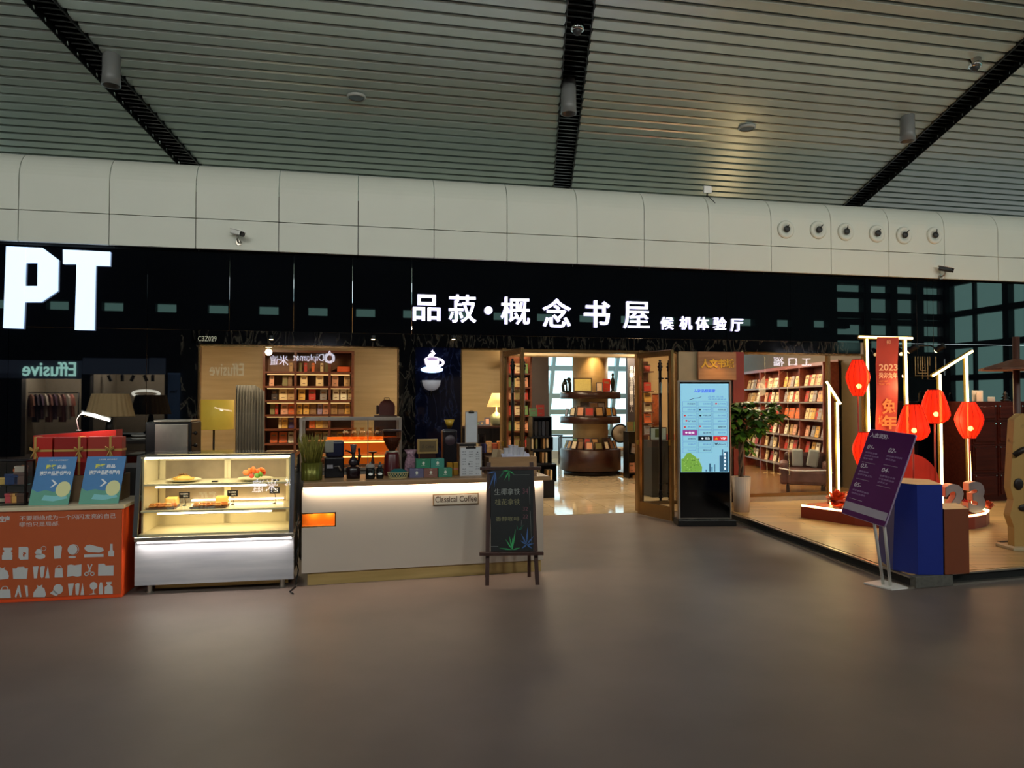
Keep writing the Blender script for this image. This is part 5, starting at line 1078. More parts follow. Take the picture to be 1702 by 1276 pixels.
for r, z in enumerate(rz_):
    for bay in range(4):
        n = [5, 6, 5, 6][(r+bay) % 4] if r < 3 else 4
        for j in range(n):
            c = 'red' if (r == 0 and bay == 3 and j == 1) or (r == 4 and bay == 3 and j == 0) else ('orange' if r == 2 and bay == 2 else pal[random.randrange(10)])
            x = ru[bay]+.16+(ru[bay+1]-ru[bay]-.3)*(j+.5*(n < 4))/max(n-.6, 1)
            book(CN[c], .15, .21, .02, RB.w(min(x, ru[bay+1]-.12), .06+.02*(j % 2), z+.002), (-.22, 0, RB.a), '%s book, %s from far end, %s shelf, %s bay, right bookcase' % (c, ORD[j], ORD[r], ORD[bay]), 'books in the right bookcase')
mb = MB(); mb.box(5.97, 6.07, 11.9, 21, 0, 2.9); struct('wall_store_right', mb, mat('olive_wall', '5a4a30', .6), WLD)
light('AREA', 'reading_room_light', (4.6, 15.6, 2.75), 110, (1, .76, .52), 1.2, (0, math.radians(-35), 0), 3)
# armchair
ac = Frame(5.0, 12.65, -20); t = ft('armchair', 'patched leather armchair with white piping in front of the right bookcase', 'armchair', 0, 0, .07, fr=ac)
M_lea = mat('leather_grey_red', '6b4a42', .4, noise=.35, nscale=7)
m = MB(); m.rbox(-.3, .3, -.3, .3, .14, .40, .06); m.build('seat', M_lea, t)
m = MB(); m.rbox(-.34, .34, .2, .36, .3, .66, .06); m.build('backrest', mat('leather_dark', '3a1c14', .4), t)
for s_ in (-1, 1):
    m = MB(); m.rbox(s_*.34-.07, s_*.34+.07, -.3, .3, .14, .52, .05); m.build('armrest', M_lea, t)
    for y in (-.24, .24): m = MB(); m.cyl(.03, 0, .14, s_*.28, y, 10, r2=.02); m.build('leg', M_dwood, t)
m = MB(); m.tube([(-.42, -.31, .42), (-.2, -.315, .38), (0, -.315, .38), (.3, -.315, .4), (.42, -.31, .36)], .012); m.build('piping', M_wht, t)
for i, (x, lab) in enumerate(((-.12, 'pale small cushion upright on the left of the armchair'), (.1, 'pale tilted cushion upright on the right of the armchair'))):
    m = MB(); m.rbox(-.09, .09, -.04, .04, 0, .30, .03); tag(m.build('cushion', mat('cushion_pale', 'a3a49a', .8), None, ac.w(x, .08, .492), rot=(0, .2*i, ac.a)), lab, 'cushion', 'cushions on the armchair')
# --- round column with display tiers
cX, cY = (981-851)/FPX*16.5, 16.5
mb = MB(); mb.lathe([(.395, 0), (.395, 2.9)], 40, 0, True); struct('wall_column', mb, M_wallp, Frame(cX, cY, 0))
DC = Frame(cX, cY, 0)
def zY(py, Y): return 1.6+(HOR-py)/FPX*Y
tiers = [(.67, zY(783.5, 15.9), zY(748, 15.85), 'low drum shaped book podium around the column'), (.67, zY(704.5, 15.85), zY(692.5, 15.85), 'middle round dark shelf around the column'), (.67, zY(662.5, 15.85), zY(651, 15.85), 'top round dark shelf around the column')]
for i, (r, z0, z1, lab) in enumerate(tiers):
    o = ft('display_tier', lab, 'display shelf', 0, 0, 0, 'round shelves around the column', fr=DC)
    m = MB(); m.lathe([(.4, z1), (r-.01, z1), (r, z1-.01), (r, z0+.01), (r-.01, z0), (.4, z0)], 56, 0, True); m.build('shelf_ring', M_dwood, o)
    if i == 0: m = MB(); m.lathe([(.4, z0), (r-.07, z0), (r-.07, .006), (.4, .006)], 48, 0, True); m.build('plinth', M_iron, o)
FR = {}
def pframe(c, w_, h_, loc, rz, lab, grp, tilt=-.2, nm='framed_card', fc=None):
    loc = Vector(loc)+Vector((0, 0, .006))
    k = (c, w_, h_, fc)
    if k not in FR:
        t_ = thing(nm, lab, 'frame', loc, rz, grp); t_.rotation_euler = (tilt, 0, rz)
        m = MB(); m.box(-w_/2, w_/2, 0, .012, 0, h_); m.build('frame_board', fc or M_dwood, t_); m = MB(); m.box(-w_/2+.022, w_/2-.022, -.003, 0, .022, h_-.022); m.build('picture', bcol(c), t_); FR[k] = t_; return t_
    o = dup(FR[k], loc, rz, lab, grp); o.rotation_euler = (tilt, 0, rz); return o
def onring(ang, rr, z): a_ = math.radians(ang); return Vector((cX+rr*math.sin(a_), cY-rr*math.cos(a_), z)), a_
for i, (ang, c, w_, h_) in enumerate(((-72, 'grey', .14, .17), (-48, 'ivory', .15, .2), (-28, 'pink', .17, .22), (-8, 'red', .2, .2), (14, 'tan', .18, .21), (38, 'amber', .16, .2), (58, 'cream', .15, .2), (76, 'grey', .13, .18))):
    p, a_ = onring(ang, .59, tiers[1][2]); pframe(CN[c], w_, h_, p, a_, 'dark framed %s card on the middle round shelf, %s from the left' % (c, ORD[i]), 'framed cards on the middle round shelf')
for i, (ang, c) in enumerate(((-22, 'dark'), (4, 'brown'), (26, 'grey'))):
    p, a_ = onring(ang, .47, tiers[1][2]); pframe(CN[c], .2, .31, p, a_, 'tall %s backed frame in rear row of middle round shelf, %s from left' % (c, ORD[i]), 'framed cards on the middle round shelf', -.1)
for i, (ang, c, w_, h_) in enumerate(((-78, 'olive', .14, .2), (-60, 'tan', .14, .2), (-44, 'ivory', .15, .2), (-28, 'brown', .14, .2), (-8, 'pink', .16, .18), (12, 'olive', .18, .17), (32, 'ivory', .13, .19), (48, 'brown', .13, .2), (64, 'tan', .13, .2), (80, 'grey', .12, .2))):
    p, a_ = onring(ang, .60, tiers[0][2]); pframe(CN[c], w_, h_, p, a_, '%s picture book propped on the drum podium, %s from the left' % (c, ORD[i]), 'picture books on the drum podium', -.35, 'propped_book')
for i, (ang, c) in enumerate(((-52, 'green'), (-34, 'brown'), (-14, 'red'), (6, 'tan'), (40, 'dark'), (58, 'brown'))):
    p, a_ = onring(ang, .50, tiers[0][2]); pframe(CN[c], .15, .25, p, a_, '%s picture book in the rear row of the drum podium, %s from the left' % (c, ORD[i]), 'picture books on the drum podium', -.2, 'propped_book')
zt3 = tiers[2][2]; Yt = 15.95
def tX(px): return (px-851)/FPX*Yt
pframe('d8d088', .4, .30, Vector((tX(969), Yt+.03, zt3)), 0, 'large framed yellow certificate on the top round shelf', 'objects on the top round shelf', -.12)
pframe('e0c8b0', .15, .2, Vector((tX(996.5), Yt+.0, zt3)), 0, 'small dark framed picture on the top round shelf', 'objects on the top round shelf', -.12)
o = book(CN['red'], .17, .28, .025, Vector((tX(1008.5), Yt+.07, zt3)), (-.12, .06, .1), 'large red book leaning on the top round shelf', 'objects on the top round shelf')
m = MB(); m.lathe([(.05, 0), (.055, .01), (.03, .05), (.045, .15), (.055, .22), (.03, .3), (.015, .33), (.028, .36), (.025, .4), (.001, .42)], 18)
tag(m.build('statuette', mat('bronze_dark', '1c2420', .3, .4), None, Vector((tX(1021), Yt+.25, zt3))), 'slender dark bronze statuette at the right of the top round shelf', 'statuette')
m = MB(); M2 = Matrix.Translation((0, 0, 0)); m.rbox(-.1, .1, -.04, .04, 0, .03, .01); m.tube([(-.07, 0, .02), (-.085, 0, .15), (-.03, 0, .27), (.04, 0, .28), (.075, 0, .16), (.07, 0, .02)], [.035, .03, .035, .04, .035, .035], 10); m.ball((-.03, 0, .2), .045, 10); m.ball((.05, 0, .27), .05, 10); m.tube([(0, 0, .03), (-.01, 0, .2)], .02)
tag(m.build('carving', mat('bronze_dark', '1c2420', .3), None, Vector((tX(943), Yt+.2, zt3))), 'dark pierced carving at the left of the top round shelf', 'carving')
light('SPOT', 'column_light', (cX+.05, cY-.62, 2.82), 40, (1, .62, .22), .04, (math.radians(12), 0, 0), spot=1.3)
# downlights in the store ceiling
for i, (px, py, v_) in enumerate(((472, 565, 1.6), (620, 584, 2.6), (657, 580, 1.9), (790, 583, 1.8), (804, 589, 2.6), (857, 581, 1.0), (994, 590, 3.3), (1017, 586, 2.2))):
    u_ = FAC.u(px, v_); t = ft('recessed_downlight', 'small recessed downlight in the shop ceiling, %s from the left' % ORD[i], 'lamp', u_, v_, 2.86, 'recessed downlights in the shop ceiling')
    m = MB(); m.lathe([(.05, .0), (.065, .0), (.065, .038), (.05, .038)], 20); m.build('trim_ring', M_wht, t); m = MB(); m.cyl(.05, .012, .02); m.build('bulb', mat('downlight', 'fff0d0', .5, emit=12, ecol='ffd8a0', noise=0), t)
u_ = FAC.u(446, .7); zz_ = FAC.z(446, 585, .7); t = ft('spotlight', 'bright warm spotlight hanging at the top of the left shop window', 'lamp', u_, .7, zz_)
m = MB(); m.ball((0, 0, 0), .045, 14); m.build('bulb', mat('spot_bulb', 'fff0d0', .5, emit=30, ecol='ffc890', noise=0), t); m = MB(); m.tube([(0, 0, .04), (0, 0, 2.9-zz_)], .01); m.build('stem', M_iron, t)
# --- grey wall lettering
m = MB(); xg = FAC.u(1057, 6.99); zg0, zg1 = FAC.z(1057, 663, 6.99), FAC.z(1057, 611, 6.99)
for i, ch in enumerate('最好的阅读时光在路上'): z = zg1-(zg1-zg0)*i/10; m.text(ch, xg-.05-(.02 if 2 < i < 5 else 0), xg+.05+(.02 if 2 < i < 5 else 0), z-.05, z+.04, 6.99, .004)
xg2 = FAC.u(1049.5, 6.99); zg0, zg1 = FAC.z(1057, 687, 6.99), FAC.z(1057, 611, 6.99)
for i, ch in enumerate('遇见一本书温暖一座城一个人'): z = zg1-(zg1-zg0)*i/13; m.text(ch, xg2-.045, xg2+.045, z-.05, z+.04, 6.99, .004)
tag(m.build('wall_lettering', mat('wall_letter', 'd8d8d8', .5, noise=0), None, FAC.w(0, 0, 0), FAC.a), 'two vertical lines of white Chinese lettering on the grey wall', 'lettering')
# --- black stepped book tower
V7 = 1.9
def s7(px, py): return FAC.at(px, py, V7)
t = ft('book_tower', 'black stepped shelf tower of pale books just inside the door', 'bookshelf', s7(905, 700)[0], V7, 0)
x0 = s7(905, 700)[0]
for i, (a, b, ya, yb) in enumerate(((885, 917, 692, 726), (882, 919, 726, 748), (886, 917, 748, 771), (886, 925, 771, 800))):
    ua, ub = s7(a, 700)[0]-x0, s7(b, 700)[0]-x0; za, zb_ = s7(900, ya)[1], s7(900, yb)[1]
    m = MB(); m.box(ua, ub, 0, .3, za-.02, za); m.box(ua, ub, 0, .3, zb_, zb_+.02); m.box(ua, ua+.015, 0, .3, zb_, za); m.box(ub-.015, ub, 0, .3, zb_, za); m.box(ua, ub, .28, .3, zb_, za)
    m.build('shelf_box', M_blk, t)
    if i:
        for j, x in enumerate((ua+.05, ua+.12, ub-.13, ub-.07)):
            if i == 2 and j == 1: continue
            h_ = (za-zb_)-.05; o = book(CN[('cream', 'olive', 'tan', 'cream')[j]], .2, .17, .03, FAC.w(x0+x, V7+.12, zb_+.022), (0, (.08 if i == 1 and j == 3 else 0), FAC.a+PI/2), '%s book standing in the black tower, tier %s, %s from the left' % (('cream', 'olive', 'tan', 'cream')[j], ('two', 'three', 'four')[i-1], ORD[j]), 'books in the black tower')
za, zb_ = s7(900, 800)[1], 0
m = MB(); m.box(s7(886, 700)[0]-x0, s7(922, 700)[0]-x0, 0.02, .3, 0.006, za); m.build('base', M_blk, t)
for j in range(4): m = MB(); m.rbox(0, .055, 0, .2, 0, .24, .004); tag(m.build('folder', mat('folder_%d' % j, ('2a2420', '14161c', '3a3c44', '1c1a1a')[j], .4), None, FAC.w(s7(889, 700)[0]+.065*j, V7+.03, s7(900, 726)[1]+.021), FAC.a), 'dark folder in the top box of the black tower, %s from the left' % ORD[j], 'folder', 'dark folders in the black tower')
o = book(CN['red'], .13, .19, .03, FAC.w(s7(901, 700)[0], V7+.1, s7(900, 692)[1]+.001), (-.1, 0, FAC.a), 'red book propped on top of the black tower', 'books in the black tower')
o = book(CN['green'], .13, .13, .03, FAC.w(s7(888, 700)[0], V7+.05, s7(900, 692)[1]+.001), (-.1, 0, FAC.a), 'green book propped on top of the black tower', 'books in the black tower')
# --- desk with glowing lamp behind middle window
V6 = 2.6
def s6(px, py): return FAC.at(px, py, V6)
dx0, dx1 = s6(762, 700)[0], s6(842, 700)[0]; dz = s6(800, 708)[1]
t = ft('console_table', 'dark console table with drawers behind the narrow shop window', 'table', dx0, V6, 0)
m = MB(); m.rbox(0, dx1-dx0, 0, .5, dz-.04, dz, .005); m.build('tabletop', M_dwood, t)
m = MB(); m.box(.03, dx1-dx0-.03, .03, .47, dz-.3, dz-.04); m.build('drawer_box', M_iron, t)
for x in (.03, dx1-dx0-.08):
    for y in (.03, .42): m = MB(); m.box(x, x+.05, y, y+.05, .006, dz-.3); m.build('leg', M_dwood, t)
m = MB()
t = ft('table_lamp', 'glowing cream pleated table lamp on the console table', 'lamp', s6(829, 700)[0], V6+.22, dz)
l0, l1 = s6(829, 676)[1]-dz, s6(829, 653)[1]-dz
m = MB(); m.lathe([(.17, l0), (.08, l1), (.075, l1), (.165, l0+.005)], 40, ribs=20, rib_d=.02); m.build('lamp_shade', mat('shade_glow', 'f0d490', .7, emit=1.0, ecol='ffcf78'), t)
m = MB(); m.lathe([(.06, 0), (.09, .03), (.11, .12), (.1, .18), (.04, .23), (.015, .25), (.012, l0+.04)], 24); m.build('base', mat('vase_green', '9c9c78', .25), t)
light('POINT', 'console_lamp_light', FAC.w(s6(829, 700)[0], V6+.1, dz+l0-.03), 9, (1, .72, .38), .05)
for i, (px, c, w_, h_) in enumerate(((812, 'pink', .1, .14), (803, 'tan', .08, .08), (795, 'green', .09, .07))):
    u_ = s6(px, 700)[0]; pframe(CN[c], w_, h_, FAC.w(u_, V6+.1, dz), FAC.a, 'small framed %s photo on the console table' % c, 'small frames on the console table')
# sweets on a lower stand (colourful), near door
a, b = FAC.u(800, 1.0), FAC.u(838, 1.0); z1 = FAC.z(820, 721, 1.0); z0 = FAC.z(820, 752, 1.0)
t = ft('display_rack', 'low dark rack with colourful boxes beside the left door leaf', 'rack', a, 1.0, 0)
m = MB(); m.box(0, b-a, 0, .3, z0-.02, z0); m.box(0, .02, 0, .3, .006, z0); m.box(b-a-.02, b-a, 0, .3, .006, z0); m.box(0, b-a, .28, .3, .006, z0); m.build('frame', M_dwood, t)
for j, c in enumerate(('e0a060', 'b84a20', 'd87830', '20307a')):
    m = MB(); m.rbox(0, .075, 0, .1, 0, .17-.03*(j % 2), .005); tag(m.build('gift_carton', mat('carton_'+c, c, .5, noise=.3, nscale=25), None, FAC.w(a+.01+.085*(3-j if j == 3 else j+1) if False else a+.01+.085*((j+1) % 4), 1.05, z0), FAC.a), '%s carton on the low dark rack' % ('peach', 'rust', 'orange', 'navy blue')[j], 'carton', 'cartons on the low rack')
# bookcase glimpsed left of the tower
V5 = 3.9; a, b = FAC.u(843, V5), FAC.u(884, V5)
t = ft('bookcase', 'narrow bookcase behind the left door leaf with face-out books', 'bookcase', a, V5, 0)
m = MB(); m.box(0, b-a, .26, .28, 0.006, 2.5); m.box(0, .03, 0, .26, 0.006, 2.5); m.box(b-a-.03, b-a, 0, .26, .006, 2.5); m.build('carcass', M_bsh, t)
zs5 = [FAC.z(860, y, V5) for y in (620, 643, 664, 690, 716, 742, 768)]
for z in zs5: m = MB(); m.box(.03, b-a-.03, 0, .26, z-.03, z); m.build('shelf', M_bsh, t)
for r, z in enumerate(zs5[:6]):
    for j in range(3): c = ('red', 'ivory', 'green', 'cream', 'pink', 'olive')[(r*2+j) % 6]; book(CN[c], .13, .19, .02, FAC.w(a+.1+.13*j+.01, V5+.1, z+.001), (-.12, 0, FAC.a), '%s book, %s from the left on the %s shelf of the narrow bookcase' % (c, ORD[j], ORD[r]), 'books in the narrow bookcase')
# low black shelf at the right of the column, chair and side table
a, b = FAC.u(1044, 4.6), FAC.u(1084, 4.6); z1 = FAC.z(1060, 717, 4.6)
t = ft('low_bookshelf', 'low black bookshelf with leaning books against the grey wall', 'bookshelf', a, 4.6, 0)
m = MB()
for z in (.1, z1/2, z1-.02): m.box(0, b-a, 0, .3, z, z+.02)
m.box(0, .02, 0, .3, .006, z1); m.box(b-a-.02, b-a, 0, .3, .006, z1); m.box(0, b-a, .28, .3, .006, z1); m.build('carcass', M_blk, t)
for j, (x, z, c, ry) in enumerate(((.15, z1/2+.02, 'grey', .15), (.11, .121, 'pink', 0), (.26, .121, 'pink', 0), (.08, z1, 'olive', 0), (.23, z1, 'green', 0), (.42, z1, 'ivory', .3))):
    book(CN[c], .13, .2, .02, FAC.w(a+x, 4.68, z+.001), (-.1, ry, FAC.a), '%s book on the low black shelf, %s' % (c, ('middle tier', 'bottom tier left', 'bottom tier right', 'on top at the left', 'on top in the middle', 'on top tilted')[j]), 'books on the low black shelf')
CHF = Frame((1035-851)/FPX*18.3, 18.3, 10); t = ft('round_back_chair', 'dark framed chair with round cream back by the bright windows', 'chair', 0, 0, 0, fr=CHF)
m = MB(); R = Matrix.Translation((0, .2, .82)) @ Matrix.Rotation(PI/2, 4, 'X'); m.ring(.22, .02, 28, 8, M=R); m.build('back_frame', M_iron, t)
m = MB(); m.lathe([(.001, -.012), (.2, -.012), (.2, .012), (.001, .012)], 28, M=R); m.build('backrest', mat('cream_fabric', 'b8a890', .8), t)
m = MB(); m.rbox(-.24, .24, -.24, .24, .42, .49, .02); m.build('seat', mat('cream_fabric'), t)
for x in (-.21, .21):
    for y in (-.21, .21): m = MB(); m.tube([(x, y, .006), (x, y, .43)], .014); m.build('leg', M_iron, t)
m = MB(); m.tube([(-.1, .2, .45), (-.12, .2, .62)], .012); m.tube([(.1, .2, .45), (.12, .2, .62)], .012); m.build('back_post', M_iron, t)
for i, (px, Y) in enumerate(((946, 19.0), (915, 17.8), (1026, 19.4))):
    X = (px-851)/FPX*Y; t = thing('cafe_table', ('small dark metal table between the column and the left window bays', 'small dark square table behind the black book tower', 'small dark table beside the round back chair')[i], 'table', (X, Y, 0), 0, 'small tables by the bright windows')
    h_ = .72 if i != 1 else .82; m = MB(); m.rbox(-.28, .28, -.28, .28, h_-.03, h_, .005); m.build('tabletop', M_iron, t)
    for x in (-.25, .25):
        for y in (-.25, .25): m = MB(); m.tube([(x, y, .006), (x, y, h_-.03)], .014); m.build('leg', M_iron, t)
# --- inside the left window: glowing yellow drum, suitcase, glass pastry case
V4 = .75; u_ = FAC.u(356, V4); z1, z0 = FAC.z(356, 664, V4), FAC.z(356, 713, V4); rd = (FAC.u(389, V4)-FAC.u(323, V4))/2
t = ft('yellow_drum', 'large yellow glowing drum on a stand inside the left window', 'lamp', u_, V4, 0)  # glowing drum stands in for a yellow patch in the window
m = MB(); m.lathe([(rd, z0), (rd, z1), (rd-.006, z1), (rd-.006, z0)], 40); m.build('lamp_shade', mat('drum_yellow', 'c8a83c', .6, emit=.35, ecol='c8a03c'), t)
m = MB(); m.cyl(.16, .006, .03); m.tube([(0, 0, .02), (0, 0, z1-.05)], .014); m.build('stand', M_iron, t)
V3 = 2.2; u_ = FAC.u(643, V3); z0 = FAC.z(643, 690, V3); hh = FAC.z(643, 664, V3)-z0
mbx = MB(); mbx.box(FAC.u(622, V3), FAC.u(662, V3), V3-.15, V3+.25, .006, z0); tag(mbx.build('plinth', M_dwood, None, FAC.w(0, 0, 0), FAC.a), 'dark wooden plinth under the maroon suitcase', 'plinth')
t = ft('suitcase', 'maroon rounded suitcase standing on a dark plinth in the window', 'suitcase', u_, V3, z0, rz=0)
m = MB(); m.prism([(-.12, 0), (.12, 0), (.13, .04), (.13, hh*.6), (.1, hh*.85), (.04, hh), (-.04, hh), (-.1, hh*.85), (-.13, hh*.6), (-.13, .04)], -.07, .07); m.build('body', mat('maroon', '4c1c1c', .35), t, bev=.01)
m = MB(); m.tube([(-.04, 0, hh), (-.04, 0, hh+.03), (.04, 0, hh+.03), (.04, 0, hh)], .007); m.rbox(-.17, -.13, -.06, .06, .02, hh*.65, .01); m.build('handle', M_dwood, t)
GC = Frame(*FAC.w(FAC.u(498, -2.1), -2.1)[:2], 12)
gw = GC.u(668, 0); gz1 = GC.z(560, 694, 0); gz0 = gz1-.55
t = ft('glass_pastry_case', 'glass case on a cabinet behind the counter glowing orange inside', 'display case', 0, 0, 0, fr=GC)
m = MB(); m.box(0, gw, .02, .5, 0, gz0-.0); m.build('cabinet', mat('cabinet_grey', '5a5650', .5), t)
m = MB(); s = .028
for x in (0, gw-s):
    for y in (0, .5-s): m.box(x, x+s, y, y+s, gz0, gz1)
for z in (gz0, gz1-s):
    m.box(s, gw-s, 0, s, z, z+s); m.box(s, gw-s, .5-s, .5, z, z+s); m.box(0, s, s, .5-s, z, z+s); m.box(gw-s, gw, s, .5-s, z, z+s)
m.box(gw*.66, gw*.66+.008, 0, .012, gz0, gz1); m.build('frame', M_steel, t)
m = MB(); m.box(s, gw-s, .006, .012, gz0+s, gz1-s); m.box(.006, .012, s, .5-s, gz0+s, gz1-s); m.box(gw-.012, gw-.006, s, .5-s, gz0+s, gz1-s); m.build('pane', M_gcase, t)
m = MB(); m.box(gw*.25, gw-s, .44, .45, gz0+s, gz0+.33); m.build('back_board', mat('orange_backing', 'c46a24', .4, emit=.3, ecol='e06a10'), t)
for k, z in enumerate((gz0+.14, gz0+.29)): m = MB(); m.box(s, gw-s, .1+.1*k, .44, z, z+.012); m.build('shelf', mat('shelf_amber', 'd89048', .3), t); m = MB(); m.box(gw*.3, gw-.1, .12+.1*k, .13+.1*k, z-.014, z-.004); m.build('light_strip', mat('amber_led', 'ffd8a0', .5, emit=5, ecol='ffa850', noise=0), t)
light('AREA', 'pastry_case_light', GC.w(gw/2, .25, gz1-.05), 3.0, (1, .6, .25), gw*.7, (0, 0, GC.a), .2)
for i, (px, sc_) in enumerate(((575, .62), (602, .5), (615, .5), (628, .56), (589, .5))):
    u_ = GC.u(px, .3); m = MB(); m.lathe([(.025*sc_, 0), (.06*sc_, .02), (.075*sc_, .06), (.06*sc_, .09), (.03*sc_, .105), (.055*sc_, .13)], 20, cap=False)
    m.tube([(.07*sc_, 0, .04), (.11*sc_, 0, .06), (.1*sc_, 0, .09), (.06*sc_, 0, .085)], .004)
    tag(m.build('glass_teapot', glass('teapot_glass', (.95, .75, .55), 1.6), None, GC.w(u_, .30, gz0+.304), GC.a), 'clear glass teapot on the upper shelf of the orange case, %s' % ('leftmost large one', 'third from the left', 'fourth from the left', 'rightmost', 'second from the left')[i], 'teapot', 'glass teapots in the orange case')
# wall bowl light under the cup sign
u_ = FAC.u(717, -.02); z1, z0 = FAC.z(717, 632, -.02), FAC.z(717, 649, -.02); rb = .13
t = ft('wall_bowl_lamp', 'frosted half bowl lamp on the dark marble pier', 'lamp', u_, -.02, z0)
m = MB(); m.lathe([(.03, 0), (.08, .02), (rb*.88, .07), (rb, z1-z0), (rb-.006, z1-z0), (rb*.82, .075), (.02, .01)], 32); m.build('bowl', mat('frosted', 'b8bac4', .4, emit=.12), t)
m = MB(); m.tube([(0, 0, .01), (0, .0, -.05), (0, .125, -.06)], .01); m.build('bracket', M_iron, t)
# yellow coffee dripper and stripes packets beyond the counter
t = item('coffee_dripper', 'yellow cone coffee dripper on a dark round-faced grinder', 'coffee dripper', 747, .45)
z_a, z_b, z_c = cz_(747, 697, .45)-hz, cz_(747, 712, .45)-hz, cz_(747, 750, .45)-hz
m = MB(); m.lathe([(.018, z_b), (.05, z_a), (.047, z_a), (.015, z_b+.01)], 20); m.build('cone', mat('dripper_yellow', 'b8932c', .4), t)
m = MB(); m.rbox(-.07, .07, -.05, .08, 0, z_b-.01, .02); bd = m.build('body', mat('grinder_black', '120e14', .3), t)
m = MB(); m.lathe([(.001, .052), (.05, .052), (.055, .046)], 24, M=Matrix.Translation((0, 0, (z_b+z_c)/2)) @ Matrix.Rotation(PI/2, 4, 'X')); m.build('dial', mat('dial_mauve', '3a2c34', .4), bd)
for i, (px, c) in enumerate(((744, 'b8861c'), (754, 'a87c20'))):
    m = MB(); m.rbox(0, .05, 0, .05, 0, .12, .003); m.box(0, .05, -.001, 0, .05, .065, 1); tag(m.build('snack_packet', [mat('packet_'+c, c, .5), mat('packet_pink', 'c07868', .5)], None, CTR.w(cu(px, .3), .3, hz), CTR.a), 'yellow snack packet right of the tea boxes, %s one' % ('left', 'right')[i], 'packet', 'yellow packets on the counter')
# --- espresso machine behind the cake case
EV = 1.05; EF = CAS; ex0, ex1 = EF.u(258, EV), EF.u(313, EV); ez1 = EF.z(285, 703, EV); ez0 = ez1-.42; exl = EF.u(241, EV)
t = ft('back_counter', 'dark low back counter behind the cake display case', 'counter', exl-.3, EV-.06, 0, fr=EF)
m = MB(); m.rbox(0, 1.5, 0, .6, 0, ez0, .005); m.build('cabinet', M_dgrey, t)
t = ft('espresso_machine', 'boxy stainless steel coffee machine with a black side on the back counter', 'coffee machine', exl, EV, ez0, fr=EF)
m = MB(); m.rbox(0, ex1-exl+.03, .02, .45, 0, ez1-ez0+.01, .01); m.build('body', M_blk, t)
m = MB(); m.rbox(ex0-exl, ex1-exl, 0, .02, .0, ez1-ez0-.01, .006); m.build('steel_panel', M_steel, t)
m = MB(); m.rbox(ex0-exl-.01, ex1-exl+.03, -.01, .4, ez1-ez0+.01, ez1-ez0+.03, .004); m.build('top_tray', M_steel, t)
for k in range(3): m = MB(); m.ball((ex1-exl+.06, .05, .08+.12*k), .02, 10); m.tube([(ex1-exl+.02, .05, .08+.12*k), (ex1-exl+.06, .05, .08+.12*k)], .008); m.build('knob', M_iron, t)

# --- behind the right door leaf: cream return wall with shelves and small goods
VW = 2.75
mb = MB(); mb.box(FAC.u(1071, VW), FAC.u(1236, VW), VW, VW+.1, 0, 2.9); struct('wall_store_return_right', mb, M_cream)
a = FAC.u(1072.5, VW-.3); t = ft('wall_shelf_rack', 'narrow wall rack of books seen through the right door leaf', 'rack', a, VW-.3, 0)
wr = FAC.u(1087, VW-.3)-a; zr = [FAC.z(1079, y, VW-.3) for y in (650, 668, 684, 703, 722)]
m = MB(); m.box(0, wr, .27, .29, .5, zr[0]+.55); m.build('back_panel', M_bsh, t)
for z in zr+[zr[0]+.36]: m = MB(); m.box(0, wr, 0, .27, z-.02, z); m.build('shelf', M_bsh, t)
m = MB(); m.box(0, wr, 0, .27, .006, .5); m.build('base_cabinet', M_dwood, t)
for r, (z, c) in enumerate(zip(zr, ('red', 'amber', 'ivory', 'orange', 'grey'))):
    book(CN[c], .13, .16, .02, FAC.w(a+wr/2, VW-.22, z+.001), (-.1, 0, FAC.a), '%s book facing out on the narrow wall rack, %s from the top' % (c, ORD[r]), 'books on the narrow wall rack')
t = ft('potted_plant', 'small plant with a pink pot on the top of the narrow rack', 'plant', a+wr/2, VW-.2, zr[0]+.361)
m = MB(); m.lathe([(.04, 0), (.06, .1), (.055, .1), (.05, .08), (.001, .08)], 18); m.build('pot', mat('pot_pink', 'a84a3c', .5), t)
m = MB(); random.seed(8)
for k in range(40):
    a_ = random.random()*6.3; L = random.uniform(.05, .09); d = Vector((math.cos(a_), math.sin(a_), random.uniform(.2, 1.2))).normalized(); s_ = d.cross(Vector((0, 0, 1))).normalized()*.012; o = Vector((0, 0, .08)); m.add([o, o+d*L*.6+s_, o+d*L, o+d*L*.6-s_], [(0, 1, 2, 3)])
m.build('foliage', mat('leaf_small', '3c5030', .5), t)
a = FAC.u(1092, VW-.12); z1 = FAC.z(1092, 655, VW-.12); z0 = FAC.z(1092, 712, VW-.12)
t = ft('tassel_hanging', 'rust orange fringed hanging on the cream wall seen through the door glass', 'wall hanging', a, VW-.12, z0)
m = MB(); m.tube([(-.09, 0, z1-z0), (.09, 0, z1-z0)], .01); m.build('rod', M_dwood, t)
m = MB()
for k in range(22): x = -.085+.17*k/21; m.tube([(x, .004*(k % 3), z1-z0), (x+.004*math.sin(k), 0, (z1-z0)*.5), (x, .006*(k % 2), .06*abs(math.sin(k*1.7)))], .0055, 5)
m.build('fringe', mat('fringe_rust', 'a8582c', .9, noise=.3, nscale=20), t)
a = FAC.u(1083, 1.6); b = FAC.u(1112, 1.6); z1 = FAC.z(1097, 732, 1.6)
t = ft('low_cabinet', 'dark low cabinet with small goods behind the right door leaf', 'cabinet', a, 1.6, 0)
m = MB(); m.rbox(0, b-a, 0, .4, .006, z1, .006); m.build('carcass', M_dgrey, t)
t = ft('picture_frame', 'black framed pale blue and green picture on the low dark cabinet', 'picture', a+.01, 1.7, z1+.001)
